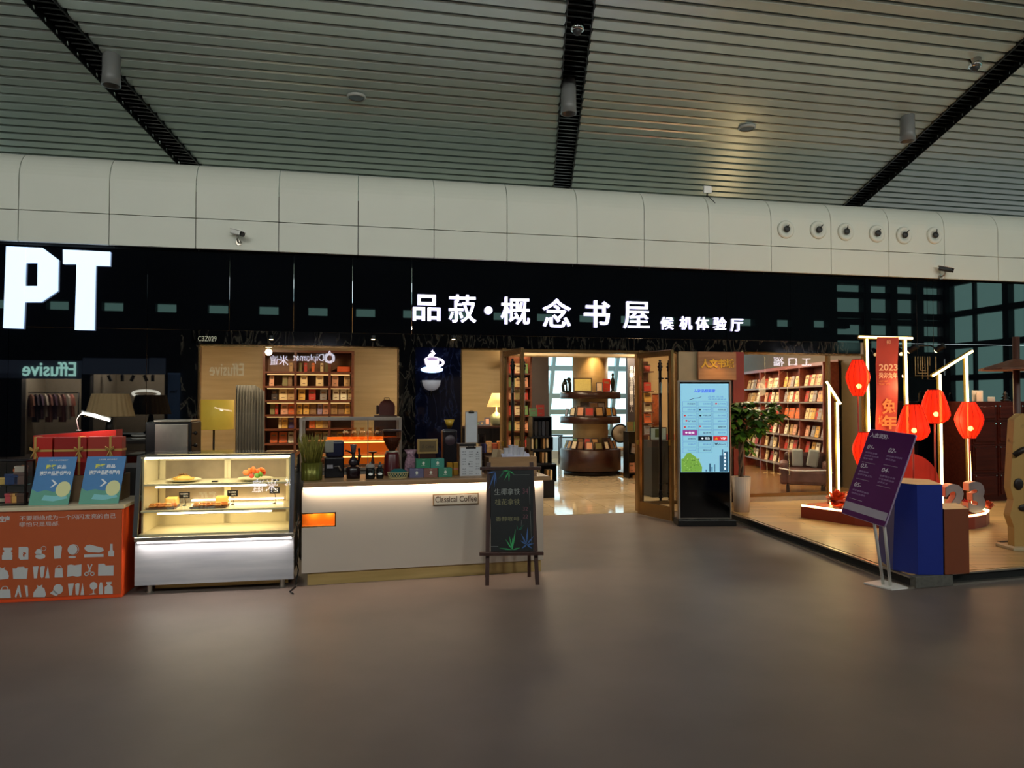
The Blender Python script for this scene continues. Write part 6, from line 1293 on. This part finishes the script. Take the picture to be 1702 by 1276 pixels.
m = MB(); m.box(0, .3, 0, .02, 0, .22); m.build('frame', M_blk, t); m = MB(); m.box(.015, .285, -.003, 0, .015, .205); pc = m.build('picture', mat('pic_blue', 'a8c4c8', .5), t); m = MB(); m.box(.09, .21, -.005, -.003, .05, .19); m.build('picture_block', mat('pic_green', '4a5c34', .6), pc)
m = MB(); m.rbox(0, .12, 0, .1, 0, .1, .01); tag(m.build('trinket_box', mat('trinket_crimson', 'c83428', .5), None, FAC.w(a+.34, 1.7, z1+.001), FAC.a), 'small crimson box beside the blue picture on the low cabinet', 'box')
light('AREA', 'store_light', FAC.w(FAC.u(1100, 1.4), 1.5, 2.84), 30, (1.0, .8, .55), .4)
# grey folded sheet added to imitate dark reflections in the left window
vC = 2.4; a, b = FAC.u(392, vC), FAC.u(440, vC); z1 = FAC.z(415, 640, vC)
m = MB(); n = 60; pts = [(a+(b-a)*k/n, .03*math.sin(k*1.05)) for k in range(n+1)]
vv = [(x-a, y, .02) for x, y in pts]+[(x-a, y, z1-(.10*max(0, (k-40)/20.0))) for k, (x, y) in enumerate(pts)]+[(x-a, y+.006, .02) for x, y in pts]+[(x-a, y+.006, z1-(.10*max(0, (k-40)/20.0))) for k, (x, y) in enumerate(pts)]; N = n+1
m.add(vv, [(k, k+1, k+1+N, k+N) for k in range(n)]+[(k+2*N, k+3*N, k+1+3*N, k+1+2*N) for k in range(n)]+[(k+N, k+1+N, k+1+3*N, k+3*N) for k in range(n)], 0, True)
tag(m.build('reflection_sheet', mat('reflection_grey', '4a4844', .8), None, FAC.w(a, vC, 0), FAC.a), 'grey folded sheet added for dark window reflections beside the left bookcase', 'reflection_sheet')
# ================================================================== RIGHT: PLATFORM AND NEW YEAR DISPLAY
C0 = Vector((3.43, 6.42)); dirR = Vector((math.cos(math.radians(16)), math.sin(math.radians(16)))); dirL = Vector((-.43, 3.45)).normalized()
pR = C0+dirR*8; pL = C0+dirL*4.35
def poly_off(d):    # outline pushed outward by d
    nR = Vector((dirR.y, -dirR.x)); nL = Vector((-dirL.y, dirL.x))
    c = C0+(nR+nL)*d
    return [tuple(c), tuple(pR+nR*d), (pR.x, 13.2), (pL.x+.1, FAC.w(FAC.u(1236), .1).y), tuple(pL+nL*d)]
def mk(z0, z1, d, mm, nm):
    p = poly_off(d); b0 = FAC.w(2.6, .1); b1 = FAC.w(11.5, .1)
    poly = [p[0], p[1], (b1.x, b1.y), (max(b0.x, p[4][0]), b0.y+(max(b0.x, p[4][0])-b0.x)*.2126), p[4]]
    m = MB(); m.slab(poly, z0, z1); return struct(nm, m, mm, WLD)
M_plat = wood('platform_planks', 'b08c58', 'caa670', .32, 1.5, 'X', .14)
mk(.0, .018, .05, M_steel, 'trim_12'); mk(.018, .085, -.01, M_black, 'floor_platform_core'); mk(.085, .10, .012, M_steel, 'trim_13')
p = poly_off(-.03); b0 = FAC.w(2.62, .12); b1 = FAC.w(11.5, .12)
m = MB(); m.slab([p[0], p[1], (b1.x, b1.y), (p[4][0]+.02, FAC.w(0, .12).y+(p[4][0]+.02)*.2126), p[4]], .1, .106); struct('floor_platform', m, M_plat, WLD)
PZ = .106
def P(px, py, Y): return Vector(((px-851)/FPX*Y, Y, 1.6+(HOR-py)/FPX*Y))
# corner plinth and blue / brown pedestals
PB = Frame(*(C0+dirR*.0)[:], 16)
def flo(px, py, z): Y = (1.6-z)*FPX/(py-HOR); return Vector(((px-851)/FPX*Y, Y))
a, b, c = flo(1480, 945, PZ), flo(1522, 953, PZ), flo(1564, 953, PZ)
back = Vector((.12, .42))
t = thing('pedestal', 'tall angular blue cardboard pedestal at the platform corner', 'pedestal', (a.x, a.y, PZ), 0, 'two pedestals at the platform corner')
M_blue = mat('pedestal_blue', '1c2f86', .45, noise=.03); M_brown = mat('pedestal_brown', '7c4128', .5, noise=.03); M_bluetop = mat('pedestal_top', 'c9a878', .5)
zt_ = 1.6-(805-HOR)/FPX*b.y-PZ; zs_ = zt_*.78
A = Vector((0, 0)); B = b-a; Cc = c-a; D = Cc+back; E = A+back+Vector((-.02, .05)); A2 = A+(B-A)*.22
m = MB(); vv = [(*A, 0), (*B, 0), (*Cc, 0), (*D, 0), (*E, 0), (*(A+(B-A)*.12), zs_), (*(A+(B-A)*.3), zt_), (*B, zt_), (*Cc, zt_), (*D, zt_), (*(E+Vector((.06, 0))), zt_), (*(E+Vector((.03, 0))), zs_)]
m.add(vv, [(0, 1, 7, 6, 5), (1, 2, 8, 7), (2, 3, 9, 8), (3, 4, 11, 10, 9), (0, 5, 11, 4), (5, 6, 10, 11), (4, 3, 2, 1, 0)]); m.build('body', M_blue, t)
m = MB(); m.slab([tuple(A+(B-A)*.3), tuple(B), tuple(Cc), tuple(D), tuple(E+Vector((.06, 0)))], zt_, zt_+.004); m.build('top_face', M_bluetop, t)
d2 = flo(1607, 951, PZ); t = thing('pedestal', 'lower brown cardboard pedestal right of the blue one', 'pedestal', (c.x+.012, c.y, PZ), 0, 'two pedestals at the platform corner')
W2 = d2-c-Vector((.012, 0)); zb2 = 1.6-(846-HOR)/FPX*c.y-PZ
m = MB(); m.slab([(0, 0), tuple(W2), tuple(W2+back*.85), tuple(back*.85)], 0, zb2); m.build('body', M_brown, t)
m = MB(); m.slab([(0, 0), tuple(W2), tuple(W2+back*.85), tuple(back*.85)], zb2, zb2+.004); m.build('top_face', M_bluetop, t)
m = MB(); m.rbox(0, .40, -.02, .05, -.085, .012, .004)
tag(m.build('corner_block', mat('corner_grey', '5c5a54', .6, noise=.2, nscale=30), None, (C0.x+.02, C0.y-.03, .09), math.radians(16)), 'grey metal corner block on the edge of the wooden platform', 'corner block')
# purple notice stand
TL, TR, BL, BR = P(1437, 713, 6.78), P(1516, 721, 6.17), P(1404, 852, 6.66), P(1473, 878, 6.05)
def Q(fx, fz, off=0.0):
    n = (TR-TL).cross(BL-TL).normalized(); n = n if n.y < 0 else -n
    return BL+(BR-BL)*fx+((TL-BL)+((TR-TL)-(BR-BL))*fx)*fz+n*off
t = thing('notice_stand', 'purple tilted notice board on two thin white posts by the platform corner', 'notice stand', (0, 0, 0))
# orthonormal board frame
ex = ((BR-BL)+(TR-TL)).normalized(); ezv = ((TL-BL)+(TR-BR)); ezv = (ezv-ex*ezv.dot(ex)).normalized(); ey = ezv.cross(ex)
bc = (TL+TR+BL+BR)/4; bw_ = ((BR-BL).length+(TR-TL).length)/2; bh_ = ((TL-BL).length+(TR-BR).length)/2
ey = -ey if ey.y < 0 and False else ey
MBD = Matrix(((ex.x, ey.x, ezv.x, bc.x), (ex.y, ey.y, ezv.y, bc.y), (ex.z, ey.z, ezv.z, bc.z), (0, 0, 0, 1))) @ Matrix.Translation((-bw_/2, 0, -bh_/2))
def rr(w_, h_, r): 
    o = []
    for cx, cz2, a0 in ((w_-r, h_-r, 0), (r, h_-r, 90), (r, r, 180), (w_-r, r, 270)): o += [(cx+r*math.cos(math.radians(a0+q*15)), cz2+r*math.sin(math.radians(a0+q*15))) for q in range(7)]
    return o
m = MB(); m.prism(rr(bw_, bh_, .025)[::-1], 0, .012, M=MBD); bd = m.build('board', mat('notice_edge', '9a8aa8', .4), t)
m_pur = mat('notice_purple', '5c2060', .6, spec=.1, noise=.25, nscale=1.5)
m = MB(); m.prism([(x+.004, z+.004) for x, z in rr(bw_-.008, bh_-.008, .022)][::-1], -.002, 0, M=MBD); m.build('face', m_pur, bd)
m = MB(); m.box(.01, bw_-.01, -.0035, -.002, .05, .12, M=MBD); m.build('pale_band', mat('notice_band', 'a8a4b8', .5), bd)
M_nt = mat('notice_text', 'e0d8e8', .5, noise=0); M_nd = mat('notice_small', 'a888bc', .5, noise=0)
def nt_(body, x0, x1, z0, z1, mm, sh=0, b_=0): MB().text(body, bw_*x0, bw_*x1, bh_*z0, bh_*z1, -.002, .001, bold=b_, M=MBD, shear=sh).build('lettering', mm, bd)
nt_('入店须知-', .06, .48, .905, .96, M_nt, 0, .02)
for s_, x, z in (('01-', .08, .77), ('02-', .56, .77), ('03-', .08, .55), ('04-', .56, .55), ('05-', .08, .33)): nt_(s_, x, x+.16, z, z+.05, M_nt, .2, .01)
for j, (x, z, ss) in enumerate(((.08, .74, ('请保持安静', '进店请勿大声', '爱护书籍')), (.56, .74, ('请勿携带饮料', '食品进店')), (.08, .52, ('请勿吸烟', '爱护环境卫生')), (.56, .52, ('请照看好小孩', '不要奔跑追逐', '注意安全')), (.08, .30, ('请妥善保管随身', '物品以免遗失')))):
    for q, s_ in enumerate(ss): nt_(s_, x, x+.055*len(s_), z-.035*q-.02, z-.035*q, M_nd)
m = MB()
for x, z in ((.08, .615), (.56, .63), (.08, .42), (.56, .40), (.08, .19)): m.box(bw_*x, bw_*(x+.3), -.003, -.002, bh_*z, bh_*z+.002, M=MBD)
m.build('rules', M_nt, bd)
nt_('品菽书屋 · 候机体验厅', .08, .92, .085, .125, mat('notice_band_text', '6a6484', .5, noise=0))
bs = flo(1470, 970, .01)
m = MB(); m.slab([(flo(1432, 968, 0).x, flo(1432, 968, 0).y), (flo(1478, 979, 0).x, flo(1478, 979, 0).y), (flo(1509, 976, 0).x, flo(1509, 976, 0).y), (flo(1463, 963, 0).x, flo(1463, 963, 0).y)], .0, .012); m.build('base_plate', M_wht, t)
for k, (pxb, fx) in enumerate(((1464, .70), (1476, .92))):
    p0 = flo(pxb, 969+2*k, .01); top = MBD @ Vector((bw_*fx, .03, bh_*.02)); m = MB(); m.tube([(p0.x, p0.y, .01), top, MBD @ Vector((bw_*fx, .03, bh_*.5))], .013, 10); m.build('post', M_wht, t)
# --- dais
DZ = .26-.0
def daxy(px, py, z): v = flo(px, py, z); return (v.x, v.y)
dpoly = [(3.74, 9.62), (4.15, 9.0), (4.45, 8.74), (4.8, 8.62), (5.15, 8.64), (5.45, 8.75), (5.70, 8.93), (5.88, 9.15), (5.92, 9.45), (5.75, 9.8), (5.2, 10.0), (4.3, 10.0), (3.9, 9.85)]
M_dais = mat('dais_red', '7c2a18', .45, noise=.05)
t = thing('display_dais', 'low rounded red dais edged with a glowing strip on the platform', 'dais', (0, 0, 0))
m = MB(); m.slab(dpoly, PZ, DZ-.01); m.build('base', M_dais, t)
c_ = Vector((4.8, 9.35)); ins = [tuple(c_+(Vector(q)-c_)*.97) for q in dpoly]
m = MB(); m.slab(ins, DZ-.01, DZ); m.build('top_panel', mat('dais_top', 'b85c34', .4), t)
M_neon = mat('neon_warm', 'fff0c0', .4, emit=9, ecol='ffdc90', noise=0)
m = MB(); m.tube([(x, y, DZ+.004) for x, y in [tuple(c_+(Vector(q)-c_)*.99) for q in dpoly[:9]]], .012, 8); m.build('light_strip', M_neon, t)
# --- neon line frames
M_nf = mat('neon_back', '6a5a20', .5)
def neon(lab, segs, Y):
    b = P(*segs[0][0], Y); t = thing('neon_frame', lab, 'neon light', (b.x, b.y, DZ), 0, 'glowing line frames of the new year display')
    for (x0, y0), (x1, y1) in segs:
        p = P(x0, y0, Y); q = P(x1, y1, Y); p.z = max(p.z, DZ+.002); q.z = max(q.z, DZ+.002); o = Vector((b.x, b.y, DZ))
        m = MB(); m.tube([p-o, q-o], .0145, 10); m.build('tube', M_neon, t)
        d = Vector((0, .03, 0)); m = MB(); m.tube([p-o+d*1.2, q-o+d*1.2], .027, 6); m.build('backing_bar', M_nf, t)
neon('slim glowing frame with a sloping top, leftmost of the display', [((1379, 850), (1378, 641)), ((1393, 850), (1391.5, 668)), ((1374, 634), (1397, 671))], 9.75)
neon('tall glowing gate with a level top bar holding the red banner', [((1445, 850), (1442, 563)), ((1510, 850), (1506, 564)), ((1429, 559.5), (1518, 562))], 9.8)
neon('glowing frame with a rising sloped top, rightmost of the display', [((1564, 850), (1563, 622)), ((1611, 850), (1607, 590)), ((1551, 624.5), (1618, 583))], 9.62)
for (x, y, Y) in ((1386, 740, 9.65), (1443, 700, 9.7), (1508, 640, 9.7), (1564, 700, 9.3), (1608, 620, 9.3)): light('POINT', 'neon_glow', P(x, y, Y), 9, (1, .78, .38), .12)
# banner
a, b = P(1457, 560, 9.78), P(1494, 561, 9.78); zb_ = P(1475, 735, 9.78).z
t = thing('banner', 'red 2023 banner with pale new year calligraphy hanging in the tall gate', 'banner', (a.x, 9.76, zb_))
bw2 = b.x-a.x; bh2 = a.z-zb_
m = MB(); pts = []
for k in range(13): z = bh2*k/12; pts.append((.0-.06*(1-z/bh2)*0-.025*(1-k/12), .012*math.sin(k*.9), z))
vv = [(x, y, z) for x, y, z in pts]+[(x+bw2-.02*(1-i/12), y+.01, z) for i, (x, y, z) in enumerate(pts)]+[(x, y+.006, z) for x, y, z in pts]+[(x+bw2-.02*(1-i/12), y+.016, z) for i, (x, y, z) in enumerate(pts)]
fs = []
for i in range(12): fs += [(i, i+13, i+14, i+1), (i+27, i+40-0, i+39, i+26)]
fs += [(i, i+1, i+27, i+26) for i in range(12)]+[(i+13, i+39, i+40, i+14) for i in range(12)]
m.add(vv, fs); bn = m.build('cloth', mat('banner_red', 'a3301e', .6, noise=.05), t)
M_bt = mat('banner_text', 'e8b088', .6, noise=0); M_bo = mat('banner_orange', 'd8783c', .6, noise=0)
def bt(body, x0, x1, y0, y1, mm, b_=0): z1 = P(1475, y0, 9.76).z-zb_; z0 = P(1475, y1, 9.76).z-zb_; MB().text(body, bw2*x0, bw2*x1, z0, z1, -.014, .002, bold=b_).build('lettering', mm, bn)
bt('2023', .06, .9, 605, 616, M_bt, .02); bt('癸卯兔年', .05, .88, 619, 628.5, M_bt, .01); bt('HAPPY NEW', .05, .45, 632, 635, M_bo); bt('YEAR 2023', .05, .55, 637, 640, M_bo)
bt('兔', .18, .78, 662, 688, M_bo, .03); bt('年', .15, .85, 690, 713, M_bo, .03); bt('卯', .42, .6, 565, 572, M_bt); bt('大吉', .02, .2, 690, 704, M_bo)
# lanterns
def fabric(name, col, e):
    if name in MATS: return MATS[name]
    return mat(name, col, .7, emit=e, ecol='ff2a08', noise=.05)
M_lan = fabric('lantern_red', 'd8220c', 1.0)
_n = M_lan.node_tree; _o = _n.nodes['Material Output']; _mx = _n.nodes.new('ShaderNodeMixShader'); _t = _n.nodes.new('ShaderNodeBsdfTransparent')
_t.inputs[0].default_value = (1, .62, .4, 1); _mx.inputs[0].default_value = .74
_n.links.new(_t.outputs[0], _mx.inputs[1]); _n.links.new(_n.nodes['Principled BSDF'].outputs[0], _mx.inputs[2]); _n.links.new(_mx.outputs[0], _o.inputs[0]); M_lrib = mat('lantern_rib', '9c1208', .6, emit=.15, ecol='c01004', noise=0); M_lpole = mat('pole_red', '8c2418', .4)
def lantern(lab, px, yt, yb, w_, kind, Y, pole=True, tilt=0, ground=None):
    p = P(px, yb, Y); top = P(px, yt, Y); h = top.z-p.z; r = w_/2*Y/FPX; gz = DZ+.001 if ground is None else ground
    t = thing('red_lantern', lab, 'lantern', (p.x, Y, gz), 0, 'glowing red lanterns of the new year display'); zo = p.z-gz
    if kind == 'diamond': pr = [(.42, 0), (.66, .14), (.92, .38), (1, .52), (.94, .64), (.66, .86), (.45, 1)]
    else: pr = [(.5, 0), (.82, .08), (1, .24), (.97, .36), (.78, .66), (.55, .94), (.42, 1)]
    prof = [(q*r, zo+z*h) for q, z in pr]
    m = MB(); m.lathe(prof[:1]*0+prof, 48, ribs=12, rib_d=.03)
    # open ends: drop the caps by building without them
    m.f = [f for f in m.f if len(f) < 10]; m.m = m.m[:len(m.f)]; m.sm = m.sm[:len(m.f)]
    m.build('shade', M_lan, t)
    m = MB()
    for k in range(12): a_ = 2*PI*(k+.5)/12; m.tube([(q*1.0*math.cos(a_), q*1.0*math.sin(a_), z) for q, z in prof], .003, 4)
    m.build('ribs', M_lrib, t)
    m = MB(); m.ball((0, -.03, zo+h*.27), .03, 12); m.build('bulb', mat('lantern_bulb', 'fff4d0', .4, emit=22, ecol='ffd080', noise=0), t)
    m = MB(); m.tube([(0, 0, 0), (0, 0, zo+.02)], .011, 10); m.cyl(.05, 0, .008); m.build('pole', M_lpole, t)
    m = MB(); m.tube([(0, 0, zo), (0, 0, zo+h)], .006, 8); m.ring(prof[-1][0], .005, 24, 6, M=Matrix.Translation((0, 0, zo+h))); m.ring(prof[0][0], .005, 24, 6, M=Matrix.Translation((0, 0, zo))); m.build('wire', M_lrib, t)
    light('POINT', 'lantern_light', (p.x, Y-r-.08, p.z+h*.4), 1.0, (1, .12, .04), .05)
lantern('red diamond lantern high on a pole at the left of the gate', 1426, 598, 658, 37, 'diamond', 9.3)
lantern('red diamond lantern half hidden behind the purple notice', 1435, 718, 778, 36, 'diamond', 9.15)
lantern('red bell lantern in front of the red disc', 1516.5, 672, 731, 49, 'bell', 9.0)
lantern('red bell lantern beside the rightmost frame, highest of the two', 1553, 648, 703, 45, 'bell', 9.15)
lantern('red diamond lantern at the right end of the display', 1610, 668, 728, 42, 'diamond', 9.32)
# big red disc
ctr = P(1507, 806, 9.25); rD = .40
t = thing('red_disc', 'large upright red moon disc behind the pedestals', 'display prop', (ctr.x, 9.25, DZ))
zc = max(ctr.z-DZ, .2)
m = MB(); pts = [(rD*math.cos(q*PI/20), zc+rD*math.sin(q*PI/20)) for q in range(-8, 29) if zc+rD*math.sin(q*PI/20) > 0.0]
m.prism(pts, 0, .1); m.build('disc_face', mat('disc_red', 'b8301c', .45, noise=.15, nscale=3), t, bev=.012)
# numerals 2 and 3
M_num = mat('numeral_grey', '77747c', .45); M_nums = mat('numeral_side', 'e8a088', .5)
for i, (ch, x0, x1, y0, y1, Y) in enumerate((('2', 1568, 1604, 804, 860, 8.95), ('3', 1607, 1636, 800, 853, 8.95))):
    a, b = P(x0, y1, Y), P(x1, y0, Y); h_ = b.z-DZ; t = thing('numeral', 'large grey standing numeral %s of the year display' % ch, 'numeral', (a.x, Y, DZ+.001), .12, 'standing numerals')
    MB().text(ch, 0, b.x-a.x, 0, h_, .0, .012, bold=.05).build('face', M_num, t)
    MB().text(ch, 0, b.x-a.x, 0, h_, .10, .10, bold=.045).build('side', M_nums, t)
# paper flowers
def flower(lab, px, py, Y, r, c, spiky=False, n=60):
    p = P(px, py, Y); t = thing('paper_flower', lab, 'flower', (p.x, Y, max(p.z-r*.9, DZ+.0015)), 0, 'red and orange paper flowers'); random.seed(int(px)); m = MB()
    for k in range(n):
        a_ = random.random()*2*PI; e_ = math.acos(random.uniform(-.2, 1)); d = Vector((math.sin(e_)*math.cos(a_), math.sin(e_)*math.sin(a_), math.cos(e_)))
        s_ = d.cross(Vector((0, 0, 1))); s_ = s_.normalized() if s_.length > .01 else Vector((1, 0, 0)); w_ = r*(.08 if spiky else .22)
        L = r*random.uniform(.8, 1.1); o = Vector((0, 0, r*.5)); m.add([o, o+d*L*.6+s_*w_, o+d*L, o+d*L*.6-s_*w_], [(0, 1, 2, 3)], 0)
    m.build('petals', mat('petal_'+c, c, .6, noise=.2, nscale=20), t); m = MB(); m.ball((0, 0, r*.5), r*.5, 14, sq=(1, 1, .8)); m.build('centre', mat('petal_core_'+c, c, .6, noise=.2, nscale=30), t)
    m = MB(); m.cyl(r*.3, 0, r*.3); m.build('foot', M_dais, t)
flower('large orange paper flower on the left end of the dais', 1390, 835, 9.35, .17, 'd84818', n=110)
flower('spiky red paper flower beside the purple notice', 1420, 822, 9.72, .14, 'e0402c', True, 80)
flower('yellow paper flower behind the numeral 2', 1579, 836, 9.32, .10, 'e0902c')
flower('red spiky paper flower between the two numerals', 1604, 838, 9.22, .095, 'b8242c', True, 80)
flower('small red paper flower behind the numeral 3', 1641, 842, 9.3, .08, 'b04830')
# red wooden cabinet wall at the far right
RC = Frame(*FAC.w(FAC.u(1606, -.62), -.62)[:2], 12); zc1 = RC.z(1650, 667, 0); rcw = RC.u(1740, 0)
t = ft('panelled_cabinet', 'tall dark red panelled cabinet at the back of the platform', 'cabinet', 0, 0, PZ, fr=RC)
M_rc = wood('cabinet_red_wood', '2c0d08', '42170d', .5, 2, spec=.12)
m = MB(); m.rbox(0, rcw, .03, .5, 0, zc1-PZ, .006); m.build('carcass', M_rc, t)
cols_ = [RC.u(p_, 0) for p_ in (1616, 1658, 1703, 1738)]; rows_ = [RC.z(1650, y, 0)-PZ for y in (826, 786, 739, 700, 671)]
for i in range(3):
    for j in range(4):
        m = MB(); x0, x1, z0, z1 = cols_[i]+.015, cols_[i+1]-.015, rows_[j]+.012, rows_[j+1]-.012
        m.box(x0, x1, .015, .03, z0, z1); m.rbox(x0+.03, x1-.03, .0, .016, z0+.03, z1-.03, .008); dr = m.build('door', M_rc, t)
        m = MB(); m.box(x0+.02, x0+.035, -.006, .015, z1-.03, z1-.012); m.build('hinge', M_chrome, dr); m = MB(); m.box(x1-.035, x1-.02, -.006, .015, z1-.03, z1-.012); m.build('hinge', M_chrome, dr)
for k, px in enumerate((1635, 1665)):
    p = RC.w(RC.u(px, -.25), -.25); light('POINT', 'cabinet_fill', (p.x, p.y, 2.05), 9, (1, .5, .25), .03)  # warm fill added near the cabinet top, without a fixture
for i, (px, py, w_, h_, c, lab) in enumerate(((1625, 655, .2, .17, 'b8b8a8', 'pale paper notice on top of the red cabinet'), (1648, 662, .13, .07, 'a8a498', 'small oval plaque on top of the red cabinet'), (1622, 672, .09, .14, 'c8b8a0', 'narrow leaflet at the front of the red cabinet top'))):
    m = MB(); m.rbox(-w_/2, w_/2, 0, .012, 0, h_, .004)
    tag(m.build('small_notice', mat('notice_'+c, c, .6), None, RC.w(RC.u(px, .2), .2-.06*(i == 2), zc1), RC.a), lab, 'notice', 'small notices on the red cabinet')
m = MB(); m.lathe([(.06, 0), (.07, .02), (.03, .04), (.06, .06), (.02, .09), (.04, .11), (.005, .16)], 12)
tag(m.build('pagoda_ornament', M_iron, None, RC.w(RC.u(1671, .2), .2, zc1)), 'small dark pagoda ornament on the red cabinet', 'ornament')
# carved pale wood figure and parasol
UY = 8.2; ux = (1690-851)/FPX*UY
t = thing('wooden_parasol', 'small brown shingled parasol on a wooden pole at the right edge', 'parasol', (ux, UY, PZ))
zu = P(1690, 612, UY).z-PZ; zt2 = P(1690, 575, UY).z-PZ
m = MB(); m.tube([(0, 0, .0), (0, 0, zu+.35)], .035, 12); m.build('pole', wood('pole_brown', '3a2018', '5a3426', .5, 3, 'Z'), t)
m = MB(); m.lathe([(.36, zu-.02), (.355, zu+.0), (.2, zu+.05), (.04, zu+.1), (.001, zu+.1)], 10, 0, False); m.build('canopy', wood('parasol_brown', '5c3826', '7a4c34', .6, 3), t)
t = thing('carved_figure', 'tall pale carved wooden figure with dark knots at the right edge', 'sculpture', (P(1683, 850, 7.6).x+.06, 7.6, PZ))
zf = P(1680, 690, 7.6).z-PZ
m = MB(); pr = [(-.10, 0), (-.10, .22), (-.14, .34), (-.10, .50), (-.13, .62), (-.12, .8), (-.08, zf-.04), (.0, zf+.02), (.12, zf+.0), (.16, .8), (.12, .6), (.16, .4), (.12, 0)]
m.prism(pr[::-1], -.05, .05); m.build('body', marble('pale_knotty_wood', 'b08c50', '2c1c10', .5, 3.0, (.62, .75)), t, bev=.02)
m = MB(); m.tube([(-.09, -.05, .95), (-.03, -.07, 1.0), (.08, -.06, 1.04)], .03); m.build('dark_knot', mat('knot_dark', '1c110c', .5), t)
m = MB(); m.ball((-.05, -.055, .66), .05, 12, sq=(1, .3, 1.2)); m.build('dark_knot', mat('knot_dark'), t)
m = MB(); m.ball((.0, -.055, .42), .045, 12, sq=(1.3, .3, .8)); m.build('dark_knot', mat('knot_dark', '1c110c', .5), t)
m = MB(); m.rbox(-.17, .3, -.14, .14, 0, .03, .006); m.build('base', mat('base_pale', 'b8a888', .5), t)
m = MB(); m.rbox(0, .16, 0, .05, 0, .006, .001); v = flo(1660, 900, PZ); tag(m.build('floor_socket', M_iron, None, (v.x, v.y, PZ), .2), 'small metal floor socket lid in the platform planks', 'floor socket')
# lattice ornament
a = FAC.at(1522, 630, .06); z1 = FAC.z(1522, 592, .06); b = FAC.u(1556, .06)
t = ft('lattice_ornament', 'wooden Chinese lattice bracket hanging behind the tall gate', 'ornament', a[0], .06, a[1])
m = MB(); w_, h_ = b-a[0], z1-a[1]
for k in range(4):
    f = k*.12; m.tube([(w_*f, 0, h_), (w_*f, 0, h_*(.15+f)), (w_*(.7-.1*k), 0, h_*(.15+f))], .009, 4); m.tube([(w_*(.35+f), 0, h_), (w_*(.35+f), 0, h_*.2*k)], .007, 4)
m.tube([(w_*.6, 0, h_), (w_*.6, 0, 0), (w_, 0, 0), (w_, 0, h_)], .01, 4); m.build('lattice', wood('lattice_wood', '7a6a48', '96845c', .5, 3), t)
m = MB(); m.tube([(w_*.1, 0, h_), (w_*.1, 0, 3.566-a[1])], .004, 4); m.tube([(w_*.9, 0, h_), (w_*.9, 0, 3.566-a[1])], .004, 4); m.build('wire', M_iron, t)
for i, (px, py, lab) in enumerate(((1512, 583, 'dim track spotlight behind the right post of the tall gate'), (1557, 582, 'bright track spotlight left of the sloped neon frame'))):
    u_, z_ = FAC.at(px, py, -.25); t = ft('track_spotlight', lab, 'lamp', u_, -.25, z_, 'spotlights over the platform')
    R = Matrix.Rotation(math.radians(60), 4, 'X') @ Matrix.Rotation(.3, 4, 'Y')
    m = MB(); m.cyl(.045, .0, .14, M=R); m.tube([(0, 0, .02), (0, .1, .08), (0, .368, .1)], .012); m.build('can', M_blk, t)
    m = MB(); m.ball((0, -.01, -.005), .032, 12); m.build('bulb', mat('track_bulb_%d' % i, 'ffe8c0', .5, emit=(5, 26)[i], ecol='ffd090', noise=0), t)
p = FAC.w(FAC.u(1557, -.4), -.45, 2.3)
light('SPOT', 'platform_spot', p, 90, (1, .80, .5), .04, (math.radians(-22), 0, FAC.a), spot=1.6)
light('SPOT', 'platform_spot', FAC.w(FAC.u(1400, -.4), -.45, 2.3), 80, (1, .80, .5), .04, (math.radians(-18), 0, FAC.a), spot=1.6)
light('SPOT', 'platform_spot', FAC.w(FAC.u(1650, -.4), -.45, 2.3), 60, (1, .80, .5), .04, (math.radians(-25), 0, FAC.a), spot=1.6)
# --- potted tree
TY = 10.15; tx = (1231-851)/FPX*TY
t = thing('potted_tree', 'leafy potted money tree in a ribbed white pot beside the kiosk', 'plant', (tx, TY, PZ))
ph = P(1230, 791, TY).z-PZ; r0 = .125
m = MB(); m.lathe([(r0*.78, 0), (r0, ph-.0), (r0*.93, ph), (r0*.9, ph-.03), (.001, ph-.04)], 72, ribs=24, rib_d=.02); m.build('pot', mat('pot_white', 'b8a898', .45), t)
m = MB()
for k in range(3): m.tube([(.025*math.cos(2*PI*k/3+q*.8), .025*math.sin(2*PI*k/3+q*.8), ph-.05+q*.075) for q in range(9)], .018, 8)
zt4 = ph-.05+.6
random.seed(21); ends = []
for k in range(16):
    a_ = random.random()*2*PI; L = random.uniform(.12, .42); z2 = zt4+random.uniform(-.18, .46)
    e = Vector((L*math.cos(a_)+.06, L*math.sin(a_)*.8, z2)); ends.append(e); m.tube([(0, 0, zt4-.15), (e.x*.5, e.y*.5, (zt4+z2)/2+.03), e], [.01, .006, .004], 6)
m.build('trunk', mat('trunk', '5a4430', .7, noise=.3, nscale=30, bump=.4), t)
m = MB()
for e in ends:
    for c2 in range(7):
        o = e+Vector((random.uniform(-.09, .09), random.uniform(-.09, .09), random.uniform(-.09, .09))); n = random.choice((5, 6, 7)); a0 = random.random()*6
        for k in range(n):
            a_ = a0+2*PI*k/n; L = random.uniform(.11, .17); d = Vector((math.cos(a_), math.sin(a_), random.uniform(-.75, .1))).normalized(); s_ = d.cross(Vector((0, 0, 1))).normalized()*L*.24; up = Vector((0, 0, .015))
            m.add([o, o+d*L*.35+s_*.8+up, o+d*L*.7+s_+up*.3, o+d*L-Vector((0, 0, .02)), o+d*L*.7-s_+up*.3, o+d*L*.35-s_*.8+up], [(0, 1, 5), (1, 2, 4, 5), (2, 3, 4)], random.randrange(2))
m.build('foliage', [mat('leaf_green', '5c8026', .35, noise=.3, nscale=10), mat('leaf_dark', '2c4a18', .35, noise=.3, nscale=10)], t)
